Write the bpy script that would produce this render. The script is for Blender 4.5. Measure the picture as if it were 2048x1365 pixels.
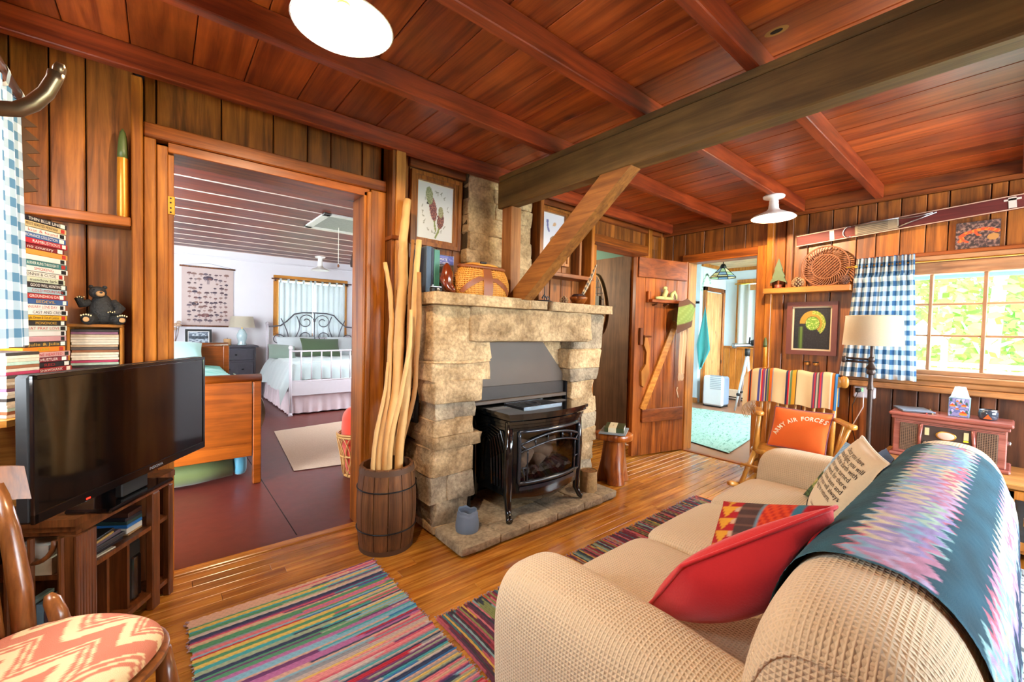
import bpy, bmesh, math, random
from mathutils import Vector, Matrix, noise
import numpy as np
random.seed(7)
for o in list(bpy.data.objects): bpy.data.objects.remove(o, do_unlink=True)
SC = bpy.context.scene
COL = SC.collection
# ------------------------------------------------------------------ camera
CAM_H = 1.25; F_PX = 844.27; YAW, PITCH, ROLL = .695566, -.028224, .022009
def cam_axes():
    cy, sy = math.cos(YAW), math.sin(YAW); cp, sp = math.cos(PITCH), math.sin(PITCH)
    f = Vector((sy*cp, cy*cp, sp)); r = Vector((cy, -sy, 0)); u = r.cross(f)
    return (math.cos(ROLL)*r + math.sin(ROLL)*u, -math.sin(ROLL)*r + math.cos(ROLL)*u, f)
AR, AU, AF = cam_axes()
cd = bpy.data.cameras.new('camera'); cam = bpy.data.objects.new('camera', cd); COL.objects.link(cam)
cd.sensor_width = 36; cd.lens = 36*F_PX/2048; cd.clip_start = .02; cd.clip_end = 200
cam.matrix_world = Matrix(((AR.x, AU.x, -AF.x, 0), (AR.y, AU.y, -AF.y, 0), (AR.z, AU.z, -AF.z, CAM_H), (0, 0, 0, 1)))
SC.camera = cam
CP = Vector((0, 0, CAM_H))
def ray(px, py): return (px-1024)*AR - (py-682.5)*AU + F_PX*AF
def _on(ax, v, px, py):
    d = ray(px, py); return CP + d*((v-CP[ax])/d[ax])
def PX(x, px, py): return _on(0, x, px, py)     # pixel -> point on the plane x = const
def PY(y, px, py): return _on(1, y, px, py)
def PZ(z, px, py): return _on(2, z, px, py)
# ------------------------------------------------------------------ world, exposure
SC.view_settings.view_transform = 'Standard'; SC.view_settings.look = 'None'
SC.view_settings.exposure = 1.3; SC.view_settings.gamma = 1.0; SC.view_settings.use_curve_mapping = False
w = bpy.data.worlds.new('world'); SC.world = w; w.use_nodes = True
bg = w.node_tree.nodes['Background']; bg.inputs[0].default_value = (.82, .92, 1, 1); bg.inputs[1].default_value = 15.0
def portal(name, loc, rot, sx, sy):
    l = bpy.data.lights.new(name, 'AREA'); l.shape = 'RECTANGLE'; l.size = sx; l.size_y = sy; l.cycles.is_portal = True
    o = bpy.data.objects.new(name, l); COL.objects.link(o); o.location = loc; o.rotation_euler = rot
LAMP_E = 30.0
def bulb_light(name, loc, e, r=.035, col=(1, .71, .44)):
    l = bpy.data.lights.new(name, 'POINT'); l.energy = e; l.color = col; l.shadow_soft_size = r
    o = bpy.data.objects.new(name, l); COL.objects.link(o); o.location = loc
# ------------------------------------------------------------------ mesh helpers
def lin(h):
    h = h.lstrip('#'); c = [int(h[i:i+2], 16)/255 for i in (0, 2, 4)]
    return tuple(x/12.92 if x <= .04045 else ((x+.055)/1.055)**2.4 for x in c)
def tag(o, label=None, cat=None, group=None, kind=None):
    if label: o['label'] = label
    if cat: o['category'] = cat
    if group: o['group'] = group
    if kind: o['kind'] = kind
    return o
def thing(name, label, cat, loc=(0, 0, 0), group=None):
    o = bpy.data.objects.new(name, None); COL.objects.link(o); o.location = loc; o.empty_display_size = .05
    return tag(o, label, cat, group)
def setparent(o, p):
    if p is not None:
        o.parent = p; o.matrix_parent_inverse = Matrix.Translation(p.location).inverted() if p.parent is None else Matrix.Identity(4)
class MB:
    def __init__(s): s.v = []; s.f = []; s.uv = []; s.col = None; s.M = Matrix.Identity(4); s.has_uv = False
    def add(s, vs, fs, uvs=None):
        b = len(s.v)
        s.v += [tuple(s.M @ Vector(p)) for p in vs]
        for i, f in enumerate(fs):
            s.f.append(tuple(k+b for k in f))
        if uvs is not None: s.has_uv = True
        s.uv += (uvs if uvs is not None else [(0, 0)]*len(vs))
        return s
    def box(s, x0, x1, y0, y1, z0, z1, b=0.0):
        if x1 < x0: x0, x1 = x1, x0
        if y1 < y0: y0, y1 = y1, y0
        if z1 < z0: z0, z1 = z1, z0
        if b <= 0:
            v = [(x, y, z) for x in (x0, x1) for y in (y0, y1) for z in (z0, z1)]
            return s.add(v, [(0, 1, 3, 2), (4, 6, 7, 5), (0, 4, 5, 1), (2, 3, 7, 6), (0, 2, 6, 4), (1, 5, 7, 3)])
        b = min(b, (x1-x0)*.49, (y1-y0)*.49, (z1-z0)*.49)
        v = []; idx = {}
        for i, (X, ix) in enumerate(((x0, b), (x1, -b))):
            for j, (Y, iy) in enumerate(((y0, b), (y1, -b))):
                for k, (Z, iz) in enumerate(((z0, b), (z1, -b))):
                    for a, p in enumerate(((X, Y+iy, Z+iz), (X+ix, Y, Z+iz), (X+ix, Y+iy, Z))):
                        idx[i, j, k, a] = len(v); v.append(p)
        g = lambda i, j, k, a: idx[i, j, k, a]
        f = []
        for i in (0, 1):
            q = [g(i, 0, 0, 0), g(i, 0, 1, 0), g(i, 1, 1, 0), g(i, 1, 0, 0)]; f.append(q if i == 0 else q[::-1])
            q = [g(0, i, 0, 1), g(1, i, 0, 1), g(1, i, 1, 1), g(0, i, 1, 1)]; f.append(q if i == 0 else q[::-1])
            q = [g(0, 0, i, 2), g(0, 1, i, 2), g(1, 1, i, 2), g(1, 0, i, 2)]; f.append(q if i == 0 else q[::-1])
        for i in (0, 1):
            for j in (0, 1):
                sg = (i+j) % 2
                q = [g(i, j, 0, 0), g(i, j, 1, 0), g(i, j, 1, 1), g(i, j, 0, 1)]; f.append(q[::-1] if sg else q)
                q = [g(i, 0, j, 0), g(i, 1, j, 0), g(i, 1, j, 2), g(i, 0, j, 2)]; f.append(q if sg else q[::-1])
                q = [g(0, i, j, 1), g(1, i, j, 1), g(1, i, j, 2), g(0, i, j, 2)]; f.append(q[::-1] if sg else q)
                for k in (0, 1):
                    q = [g(i, j, k, 0), g(i, j, k, 1), g(i, j, k, 2)]; f.append(q if (i+j+k) % 2 else q[::-1])
        return s.add(v, f)
    def tube(s, pts, radii, n=10, cap=True, closed=False):
        pts = [Vector(p) for p in pts]
        if not hasattr(radii, '__len__'): radii = [radii]*len(pts)
        N = len(pts); vs = []; fs = []; ref = None
        for i, p in enumerate(pts):
            if closed: t = (pts[(i+1) % N]-pts[i-1])
            else: t = pts[min(i+1, N-1)]-pts[max(i-1, 0)]
            if t.length < 1e-9: t = Vector((0, 0, 1))
            t.normalize()
            if ref is None:
                ref = Vector((0, 0, 1)) if abs(t.z) < .9 else Vector((1, 0, 0))
            a = ref - t*ref.dot(t)
            if a.length < 1e-6: a = t.orthogonal()
            a.normalize(); ref = a; b = t.cross(a)
            for k in range(n):
                th = 2*math.pi*k/n; vs.append(p+(a*math.cos(th)+b*math.sin(th))*radii[i])
        R = N if closed else N-1
        for i in range(R):
            for k in range(n):
                i2 = (i+1) % N
                fs.append((i*n+k, i*n+(k+1) % n, i2*n+(k+1) % n, i2*n+k))
        if cap and not closed:
            fs.append(tuple(range(n))[::-1]); fs.append(tuple((N-1)*n+k for k in range(n)))
        return s.add(vs, fs)
    def bar(s, p0, p1, w, h, up=(0, 0, 1), b=0.0):
        p0, p1 = Vector(p0), Vector(p1); t = p1-p0; L = t.length; t.normalize(); up = Vector(up)
        x = t.cross(up)
        if x.length < 1e-6: x = t.orthogonal()
        x.normalize(); z = x.cross(t)
        M = Matrix((( x.x, t.x, z.x, p0.x), (x.y, t.y, z.y, p0.y), (x.z, t.z, z.z, p0.z), (0, 0, 0, 1)))
        old = s.M; s.M = old @ M; s.box(-w/2, w/2, 0, L, -h/2, h/2, b); s.M = old; return s
    def lathe(s, prof, n=24, o=(0, 0, 0), capb=True, capt=True):
        vs = []; fs = []; o = Vector(o)
        for r, z in prof:
            for k in range(n):
                a = 2*math.pi*k/n; vs.append(o+Vector((r*math.cos(a), r*math.sin(a), z)))
        for i in range(len(prof)-1):
            for k in range(n):
                fs.append((i*n+k, i*n+(k+1) % n, (i+1)*n+(k+1) % n, (i+1)*n+k))
        if capb: fs.append(tuple(range(n))[::-1])
        if capt: fs.append(tuple((len(prof)-1)*n+k for k in range(n)))
        return s.add(vs, fs)
    def prism(s, poly, z0, z1):
        n = len(poly); vs = [(x, y, z0) for x, y in poly]+[(x, y, z1) for x, y in poly]
        fs = [tuple(range(n))[::-1], tuple(range(n, 2*n))]+[(i, (i+1) % n, n+(i+1) % n, n+i) for i in range(n)]
        return s.add(vs, fs)
    def grid(s, fn, nu, nv, cu=False, cv=False, uvs=(1, 1)):
        vs = []; uv = []; fs = []
        for j in range(nv+(0 if cv else 1)):
            for i in range(nu+(0 if cu else 1)):
                vs.append(Vector(fn(i/nu, j/nv))); uv.append((i/nu*uvs[0], j/nv*uvs[1]))
        W = nu+(0 if cu else 1); Hh = nv+(0 if cv else 1)
        for j in range(nv):
            for i in range(nu):
                a, b = i, (i+1) % W; c, d = j % Hh, (j+1) % Hh
                fs.append((c*W+a, c*W+b, d*W+b, d*W+a))
        return s.add(vs, fs, uv)
    def superq(s, c, h, e1=.5, e2=.5, nu=32, nv=20, fn=None):
        c = Vector(c)
        pw = lambda x, e: math.copysign(abs(x)**e, x)
        def P(u, v):
            a = 2*math.pi*u-math.pi; b = math.pi*(v*.998+.001)-math.pi/2
            p = Vector((h[0]*pw(math.cos(b), e1)*pw(math.cos(a), e2), h[1]*pw(math.cos(b), e1)*pw(math.sin(a), e2), h[2]*pw(math.sin(b), e1)))
            if fn: p = fn(p)
            return c+p
        b0 = len(s.v); s.grid(P, nu, nv, cu=True, uvs=(2*(h[0]+h[1])*1.6, h[2]*3)); s.f.append(tuple(b0+k for k in range(nu))[::-1]); s.f.append(tuple(b0+nv*nu+k for k in range(nu))); return s
    def build(s, name, mat, parent=None, smooth=False, angle=None, mats=None, fmat=None, colors=None):
        me = bpy.data.meshes.new(name); me.from_pydata(s.v, [], s.f)
        if s.has_uv:
            ul = me.uv_layers.new(name='UVMap'); li = np.zeros(len(me.loops), dtype=np.int32); me.loops.foreach_get('vertex_index', li)
            ul.data.foreach_set('uv', np.array(s.uv, dtype=np.float32)[li].ravel())
        if colors is not None:
            ca = me.color_attributes.new('paint', 'FLOAT_COLOR', 'POINT')
            c = np.ones((len(s.v), 4), dtype=np.float32); c[:, :3] = np.array(colors, dtype=np.float32); ca.data.foreach_set('color', c.ravel())
        for m in (mats or [mat]): me.materials.append(m)
        if fmat is not None: me.polygons.foreach_set('material_index', fmat)
        if smooth: me.polygons.foreach_set('use_smooth', [True]*len(me.polygons))
        me.update()
        if angle is not None:
            try: me.set_sharp_from_angle(angle=math.radians(angle))
            except Exception: pass
        o = bpy.data.objects.new(name, me); COL.objects.link(o); setparent(o, parent)
        return o
def frameM(o, x, z=None, y=None):
    """matrix with origin o, x axis, and z (or y) hint"""
    x = Vector(x).normalized()
    if z is not None:
        z = Vector(z); z = (z-x*z.dot(x)).normalized(); y = z.cross(x)
    else:
        y = Vector(y); y = (y-x*y.dot(x)).normalized(); z = x.cross(y)
    o = Vector(o)
    return Matrix(((x.x, y.x, z.x, o.x), (x.y, y.y, z.y, o.y), (x.z, y.z, z.z, o.z), (0, 0, 0, 1)))
def struct(name, mb, m, smooth=False):
    return tag(mb.build(name, m, None, smooth), kind='structure')
def boxo(name, m, parent, *a, b=0.0):
    return MB().box(*a, b=b).build(name, m, parent)
def text_verts(txt, size=1.0, font_bold=0.0, align='CENTER'):
    c = bpy.data.curves.new('txt', 'FONT'); c.body = txt; c.size = size; c.align_x = align; c.align_y = 'CENTER'; c.resolution_u = 2; c.offset = font_bold; c.fill_mode = 'FRONT'
    o = bpy.data.objects.new('txt', c); COL.objects.link(o)
    dg = bpy.context.evaluated_depsgraph_get(); me = bpy.data.meshes.new_from_object(o.evaluated_get(dg))
    vs = [tuple(v.co) for v in me.vertices]; fs = [tuple(p.vertices) for p in me.polygons]
    bpy.data.objects.remove(o, do_unlink=True); bpy.data.curves.remove(c); bpy.data.meshes.remove(me)
    return vs, fs
def text_obj(name, txt, size, M, m, parent, width=None, bold=0.0, mapf=None, align='CENTER'):
    vs, fs = text_verts(txt, size, bold, align)
    if not vs: return None
    if width:
        w0 = max(v[0] for v in vs)-min(v[0] for v in vs)
        if w0 > 0: k = width/w0; vs = [(v[0]*k, v[1], v[2]) for v in vs]
    mb = MB()
    if mapf: vs = [mapf(v[0], v[1]) for v in vs]
    else: mb.M = M
    mb.add(vs, fs)
    return mb.build(name, m, parent)
def _inside(bvh, p):
    c = 0
    for d in (Vector((.31, .17, .93)).normalized(), Vector((-.53, .71, .46)).normalized(), Vector((.2, -.9, .38)).normalized()):
        n = 0; q = p.copy()
        while n < 40:
            h = bvh.ray_cast(q, d)
            if h[0] is None: break
            n += 1; q = h[0]+d*1e-5
        c += n % 2
    return c >= 2
def press(soft, obstacles, margin=.001):
    """soft goods give way: their points are moved out to the surface of what they lean on"""
    from mathutils.bvhtree import BVHTree
    for ob in obstacles:
        vs = [v.co.copy() for v in ob.data.vertices]; t = BVHTree.FromPolygons(vs, [tuple(p.vertices) for p in ob.data.polygons])
        for s in soft:
            for v in s.data.vertices:
                n = t.find_nearest(v.co, .25)
                if n[0] is None: continue
                if _inside(t, v.co): v.co = n[0]+(n[0]-v.co).normalized()*margin
                elif n[3] < margin and n[3] > 1e-7: v.co = n[0]+(v.co-n[0]).normalized()*margin
            s.data.update()
# ------------------------------------------------------------------ materials
_mats = {}
def _new(name):
    m = bpy.data.materials.new(name); m.use_nodes = True; nt = m.node_tree
    return m, nt, nt.nodes['Principled BSDF']
def N(nt, t, **kw):
    n = nt.nodes.new(t)
    for k, v in kw.items(): setattr(n, k, v)
    return n
def plain(name, col, rough=.5, metal=0.0, var=.12, nscale=30, bump=0.0, coat=0.0, emit=None, spec=None, trans=0):
    if name in _mats: return _mats[name]
    m, nt, b = _new(name); c = lin(col) if isinstance(col, str) else col
    tc = N(nt, 'ShaderNodeTexCoord'); nz = N(nt, 'ShaderNodeTexNoise'); nz.inputs['Scale'].default_value = nscale; nz.inputs['Detail'].default_value = 4
    nt.links.new(tc.outputs['Object'], nz.inputs['Vector'])
    mx = N(nt, 'ShaderNodeMixRGB'); mx.inputs[1].default_value = tuple(max(0, x*(1-var)) for x in c)+(1,); mx.inputs[2].default_value = tuple(min(1, x*(1+var)) for x in c)+(1,)
    nt.links.new(nz.outputs['Fac'], mx.inputs[0]); nt.links.new(mx.outputs[0], b.inputs['Base Color'])
    b.inputs['Roughness'].default_value = rough; b.inputs['Metallic'].default_value = metal
    if coat: b.inputs['Coat Weight'].default_value = coat; b.inputs['Coat Roughness'].default_value = .1
    if spec is not None: b.inputs['Specular IOR Level'].default_value = spec
    if bump:
        bp = N(nt, 'ShaderNodeBump'); bp.inputs['Strength'].default_value = bump; bp.inputs['Distance'].default_value = .01
        nt.links.new(nz.outputs['Fac'], bp.inputs['Height']); nt.links.new(bp.outputs[0], b.inputs['Normal'])
    if emit:
        b.inputs['Emission Color'].default_value = tuple(lin(emit[0]))+(1,); b.inputs['Emission Strength'].default_value = emit[1]
    _mats[name] = m; return m
def wood(name, light, dark, axis='Z', scale=1.0, rough=.45, bump=.15, vary=.25, knots=True, coat=0.0):
    """stained board: long grain along axis, per-object tone"""
    if name in _mats: return _mats[name]
    m, nt, b = _new(name); L = nt.links.new
    tc = N(nt, 'ShaderNodeTexCoord'); oi = N(nt, 'ShaderNodeObjectInfo')
    off = N(nt, 'ShaderNodeVectorMath', operation='SCALE'); off.inputs[0].default_value = (13.1, 7.7, 5.3); L(oi.outputs['Random'], off.inputs['Scale'])
    ad = N(nt, 'ShaderNodeVectorMath', operation='ADD'); L(tc.outputs['Object'], ad.inputs[0]); L(off.outputs[0], ad.inputs[1])
    mp = N(nt, 'ShaderNodeMapping'); k = {'X': (.06, 1, 1), 'Y': (1, .06, 1), 'Z': (1, 1, .06)}[axis]
    mp.inputs['Scale'].default_value = tuple(x*scale for x in k); L(ad.outputs[0], mp.inputs['Vector'])
    n1 = N(nt, 'ShaderNodeTexNoise'); n1.inputs['Scale'].default_value = 22; n1.inputs['Detail'].default_value = 6; n1.inputs['Roughness'].default_value = .65; n1.inputs['Distortion'].default_value = .6; L(mp.outputs[0], n1.inputs['Vector'])
    n2 = N(nt, 'ShaderNodeTexNoise'); n2.inputs['Scale'].default_value = 120; n2.inputs['Detail'].default_value = 3; L(mp.outputs[0], n2.inputs['Vector'])
    n3 = N(nt, 'ShaderNodeTexNoise'); n3.inputs['Scale'].default_value = 3; n3.inputs['Detail'].default_value = 3; L(ad.outputs[0], n3.inputs['Vector'])
    rp = N(nt, 'ShaderNodeValToRGB'); rp.color_ramp.elements[0].position = .36; rp.color_ramp.elements[1].position = .64
    rp.color_ramp.elements[0].color = lin(dark)+(1,); rp.color_ramp.elements[1].color = lin(light)+(1,)
    L(n1.outputs['Fac'], rp.inputs[0])
    hs = N(nt, 'ShaderNodeHueSaturation'); mr = N(nt, 'ShaderNodeMapRange'); mr.inputs['To Min'].default_value = 1-vary; mr.inputs['To Max'].default_value = 1+vary
    L(oi.outputs['Random'], mr.inputs['Value']); L(mr.outputs[0], hs.inputs['Value']); L(rp.outputs[0], hs.inputs['Color'])
    mm = N(nt, 'ShaderNodeMixRGB', blend_type='MULTIPLY'); mm.inputs[0].default_value = .55
    r2 = N(nt, 'ShaderNodeValToRGB'); r2.color_ramp.elements[0].position = .3; r2.color_ramp.elements[0].color = (.45, .42, .4, 1); r2.color_ramp.elements[1].position = .6; r2.color_ramp.elements[1].color = (1.15, 1.1, 1.05, 1)
    L(n3.outputs['Fac'], r2.inputs[0]); L(hs.outputs[0], mm.inputs[1]); L(r2.outputs[0], mm.inputs[2])
    m2 = N(nt, 'ShaderNodeMixRGB', blend_type='MULTIPLY'); m2.inputs[0].default_value = .35; L(mm.outputs[0], m2.inputs[1]); L(n2.outputs['Fac'], m2.inputs[2])
    last = m2
    if knots:
        mpk = N(nt, 'ShaderNodeMapping'); kk = {'X': (.5, 1, 1), 'Y': (1, .5, 1), 'Z': (1, 1, .5)}[axis]; mpk.inputs['Scale'].default_value = tuple(x*scale for x in kk); L(ad.outputs[0], mpk.inputs['Vector'])
        vo = N(nt, 'ShaderNodeTexVoronoi'); vo.inputs['Scale'].default_value = 3.2; L(mpk.outputs[0], vo.inputs['Vector'])
        r3 = N(nt, 'ShaderNodeValToRGB'); r3.color_ramp.elements[0].position = .03; r3.color_ramp.elements[0].color = (1, 1, 1, 1); r3.color_ramp.elements[1].position = .085; r3.color_ramp.elements[1].color = (0, 0, 0, 1)
        L(vo.outputs['Distance'], r3.inputs[0])
        m3 = N(nt, 'ShaderNodeMixRGB'); m3.inputs[2].default_value = tuple(x*.35 for x in lin(dark))+(1,); L(r3.outputs[0], m3.inputs[0]); L(last.outputs[0], m3.inputs[1]); last = m3
    L(last.outputs[0], b.inputs['Base Color']); b.inputs['Roughness'].default_value = rough
    if coat: b.inputs['Coat Weight'].default_value = coat; b.inputs['Coat Roughness'].default_value = .18
    bp = N(nt, 'ShaderNodeBump'); bp.inputs['Strength'].default_value = bump; bp.inputs['Distance'].default_value = .004
    L(n1.outputs['Fac'], bp.inputs['Height']); L(bp.outputs[0], b.inputs['Normal'])
    _mats[name] = m; return m
def painted(name, rough=.7, bump=0.0, bscale=400, coat=0.0, metal=0.0):
    """colour comes from the mesh's own painted attribute (flat print, dyed yarn)"""
    if name in _mats: return _mats[name]
    m, nt, b = _new(name); a = N(nt, 'ShaderNodeAttribute', attribute_name='paint'); nt.links.new(a.outputs['Color'], b.inputs['Base Color'])
    b.inputs['Roughness'].default_value = rough; b.inputs['Metallic'].default_value = metal
    if coat: b.inputs['Coat Weight'].default_value = coat; b.inputs['Coat Roughness'].default_value = .08
    if bump:
        tc = N(nt, 'ShaderNodeTexCoord'); nz = N(nt, 'ShaderNodeTexNoise'); nz.inputs['Scale'].default_value = bscale; nt.links.new(tc.outputs['Object'], nz.inputs['Vector'])
        bp = N(nt, 'ShaderNodeBump'); bp.inputs['Strength'].default_value = bump; bp.inputs['Distance'].default_value = .003; nt.links.new(nz.outputs['Fac'], bp.inputs['Height']); nt.links.new(bp.outputs[0], b.inputs['Normal'])
    _mats[name] = m; return m
def glassy(name, tint=(1, 1, 1), gloss=.08, rough=.02):
    if name in _mats: return _mats[name]
    m = bpy.data.materials.new(name); m.use_nodes = True; nt = m.node_tree; nt.nodes.clear()
    o = N(nt, 'ShaderNodeOutputMaterial'); t = N(nt, 'ShaderNodeBsdfTransparent'); t.inputs[0].default_value = tuple(tint)+(1,); g = N(nt, 'ShaderNodeBsdfGlossy'); g.inputs['Roughness'].default_value = rough
    mx = N(nt, 'ShaderNodeMixShader'); mx.inputs[0].default_value = gloss; nt.links.new(t.outputs[0], mx.inputs[1]); nt.links.new(g.outputs[0], mx.inputs[2]); nt.links.new(mx.outputs[0], o.inputs[0])
    _mats[name] = m; return m
def uv_weave(name, cols, size, rough=.9, translucent=0.0, mode='gingham'):
    if name in _mats: return _mats[name]
    m, nt, b = _new(name); L = nt.links.new
    uv = N(nt, 'ShaderNodeUVMap'); sp = N(nt, 'ShaderNodeSeparateXYZ'); L(uv.outputs[0], sp.inputs[0])
    def sq(s):
        d = N(nt, 'ShaderNodeMath', operation='MULTIPLY'); d.inputs[1].default_value = 1/(2*size); L(s, d.inputs[0])
        f = N(nt, 'ShaderNodeMath', operation='FRACT'); L(d.outputs[0], f.inputs[0])
        g = N(nt, 'ShaderNodeMath', operation='GREATER_THAN'); g.inputs[1].default_value = .5; L(f.outputs[0], g.inputs[0]); return g
    a, c = sq(sp.outputs[0]), sq(sp.outputs[1])
    ad = N(nt, 'ShaderNodeMath', operation='ADD'); L(a.outputs[0], ad.inputs[0]); L(c.outputs[0], ad.inputs[1])
    hf = N(nt, 'ShaderNodeMath', operation='MULTIPLY'); hf.inputs[1].default_value = .5; L(ad.outputs[0], hf.inputs[0])
    rp = N(nt, 'ShaderNodeValToRGB'); rp.color_ramp.interpolation = 'CONSTANT'; e = rp.color_ramp.elements
    e[0].position = 0; e[0].color = lin(cols[0])+(1,); e[1].position = .75; e[1].color = lin(cols[2])+(1,); x = e.new(.25); x.color = lin(cols[1])+(1,)
    L(hf.outputs[0], rp.inputs[0]); L(rp.outputs[0], b.inputs['Base Color']); b.inputs['Roughness'].default_value = rough
    if translucent:
        o = nt.nodes['Material Output']; t = N(nt, 'ShaderNodeBsdfTranslucent'); L(rp.outputs[0], t.inputs[0]); mx = N(nt, 'ShaderNodeMixShader'); mx.inputs[0].default_value = translucent
        L(b.outputs[0], mx.inputs[1]); L(t.outputs[0], mx.inputs[2]); L(mx.outputs[0], o.inputs[0])
    _mats[name] = m; return m
def cloth(name, col, rough=.9, translucent=0.0, waffle=0.0, sheen=.3, var=.06, wscale=.008):
    if name in _mats: return _mats[name]
    m, nt, b = _new(name); L = nt.links.new; c = lin(col)
    tc = N(nt, 'ShaderNodeTexCoord'); nz = N(nt, 'ShaderNodeTexNoise'); nz.inputs['Scale'].default_value = 160; nz.inputs['Detail'].default_value = 2; L(tc.outputs['Object'], nz.inputs['Vector'])
    mx = N(nt, 'ShaderNodeMixRGB'); mx.inputs[1].default_value = tuple(x*(1-var) for x in c)+(1,); mx.inputs[2].default_value = tuple(min(1, x*(1+var)) for x in c)+(1,); L(nz.outputs['Fac'], mx.inputs[0])
    b.inputs['Roughness'].default_value = rough; b.inputs['Sheen Weight'].default_value = sheen
    last = mx.outputs[0]
    bp = N(nt, 'ShaderNodeBump'); bp.inputs['Strength'].default_value = .25; bp.inputs['Distance'].default_value = .003; L(nz.outputs['Fac'], bp.inputs['Height'])
    if waffle:
        sp = N(nt, 'ShaderNodeSeparateXYZ'); L(tc.outputs['Object'], sp.inputs[0]); sn = N(nt, 'ShaderNodeSeparateXYZ'); L(tc.outputs['Normal'], sn.inputs[0]); outs = []
        for i in (0, 1, 2):
            d = N(nt, 'ShaderNodeMath', operation='MULTIPLY'); d.inputs[1].default_value = 2*math.pi/wscale; L(sp.outputs[i], d.inputs[0])
            s_ = N(nt, 'ShaderNodeMath', operation='SINE'); L(d.outputs[0], s_.inputs[0])
            q = N(nt, 'ShaderNodeMath', operation='POWER'); a_ = N(nt, 'ShaderNodeMath', operation='ABSOLUTE'); L(sn.outputs[i], a_.inputs[0]); L(a_.outputs[0], q.inputs[0]); q.inputs[1].default_value = 3
            o_ = N(nt, 'ShaderNodeMath', operation='SUBTRACT'); o_.inputs[0].default_value = 1; L(q.outputs[0], o_.inputs[1])
            p_ = N(nt, 'ShaderNodeMath', operation='ADD'); p_.inputs[1].default_value = 1; L(s_.outputs[0], p_.inputs[0])
            m_ = N(nt, 'ShaderNodeMath', operation='MULTIPLY_ADD'); L(p_.outputs[0], m_.inputs[0]); L(o_.outputs[0], m_.inputs[1]); m_.inputs[2].default_value = -1; outs.append(m_)
        mx0 = N(nt, 'ShaderNodeMath', operation='MAXIMUM'); L(outs[0].outputs[0], mx0.inputs[0]); L(outs[1].outputs[0], mx0.inputs[1])
        mxm = N(nt, 'ShaderNodeMath', operation='MAXIMUM'); L(mx0.outputs[0], mxm.inputs[0]); L(outs[2].outputs[0], mxm.inputs[1])
        bp.inputs['Strength'].default_value = waffle; bp.inputs['Distance'].default_value = .003; L(mxm.outputs[0], bp.inputs['Height'])
        mr = N(nt, 'ShaderNodeMapRange'); mr.inputs['From Min'].default_value = -1; mr.inputs['To Min'].default_value = .86; mr.inputs['To Max'].default_value = 1.04; L(mxm.outputs[0], mr.inputs['Value'])
        mu = N(nt, 'ShaderNodeMixRGB', blend_type='MULTIPLY'); mu.inputs[0].default_value = 1; L(last, mu.inputs[1]); L(mr.outputs[0], mu.inputs[2]); last = mu.outputs[0]
    L(last, b.inputs['Base Color']); L(bp.outputs[0], b.inputs['Normal'])
    if translucent:
        o = nt.nodes['Material Output']; t = N(nt, 'ShaderNodeBsdfTranslucent'); L(last, t.inputs[0]); ms = N(nt, 'ShaderNodeMixShader'); ms.inputs[0].default_value = translucent
        L(b.outputs[0], ms.inputs[1]); L(t.outputs[0], ms.inputs[2]); L(ms.outputs[0], o.inputs[0])
    _mats[name] = m; return m
def stone(name, a, c, scale=9):
    if name in _mats: return _mats[name]
    m, nt, b = _new(name); L = nt.links.new
    tc = N(nt, 'ShaderNodeTexCoord'); oi = N(nt, 'ShaderNodeObjectInfo')
    n1 = N(nt, 'ShaderNodeTexNoise'); n1.inputs['Scale'].default_value = scale; n1.inputs['Detail'].default_value = 8; n1.inputs['Roughness'].default_value = .7; L(tc.outputs['Object'], n1.inputs['Vector'])
    n2 = N(nt, 'ShaderNodeTexNoise'); n2.inputs['Scale'].default_value = scale*9; n2.inputs['Detail'].default_value = 4; L(tc.outputs['Object'], n2.inputs['Vector'])
    rp = N(nt, 'ShaderNodeValToRGB'); rp.color_ramp.elements[0].position = .35; rp.color_ramp.elements[0].color = lin(a)+(1,); rp.color_ramp.elements[1].position = .62; rp.color_ramp.elements[1].color = lin(c)+(1,); L(n1.outputs['Fac'], rp.inputs[0])
    hs = N(nt, 'ShaderNodeHueSaturation'); mr = N(nt, 'ShaderNodeMapRange'); mr.inputs['To Min'].default_value = .82; mr.inputs['To Max'].default_value = 1.15; L(oi.outputs['Random'], mr.inputs['Value']); L(mr.outputs[0], hs.inputs['Value']); L(rp.outputs[0], hs.inputs['Color'])
    mu = N(nt, 'ShaderNodeMixRGB', blend_type='MULTIPLY'); mu.inputs[0].default_value = .5; L(hs.outputs[0], mu.inputs[1])
    r2 = N(nt, 'ShaderNodeValToRGB'); r2.color_ramp.elements[0].position = .35; r2.color_ramp.elements[0].color = (.4, .38, .36, 1); r2.color_ramp.elements[1].position = .6; L(n2.outputs['Fac'], r2.inputs[0]); L(r2.outputs[0], mu.inputs[2])
    L(mu.outputs[0], b.inputs['Base Color']); b.inputs['Roughness'].default_value = .85
    ad = N(nt, 'ShaderNodeMath', operation='ADD'); L(n1.outputs['Fac'], ad.inputs[0]); L(n2.outputs['Fac'], ad.inputs[1])
    bp = N(nt, 'ShaderNodeBump'); bp.inputs['Strength'].default_value = .7; bp.inputs['Distance'].default_value = .012; L(ad.outputs[0], bp.inputs['Height']); L(bp.outputs[0], b.inputs['Normal'])
    _mats[name] = m; return m
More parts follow.
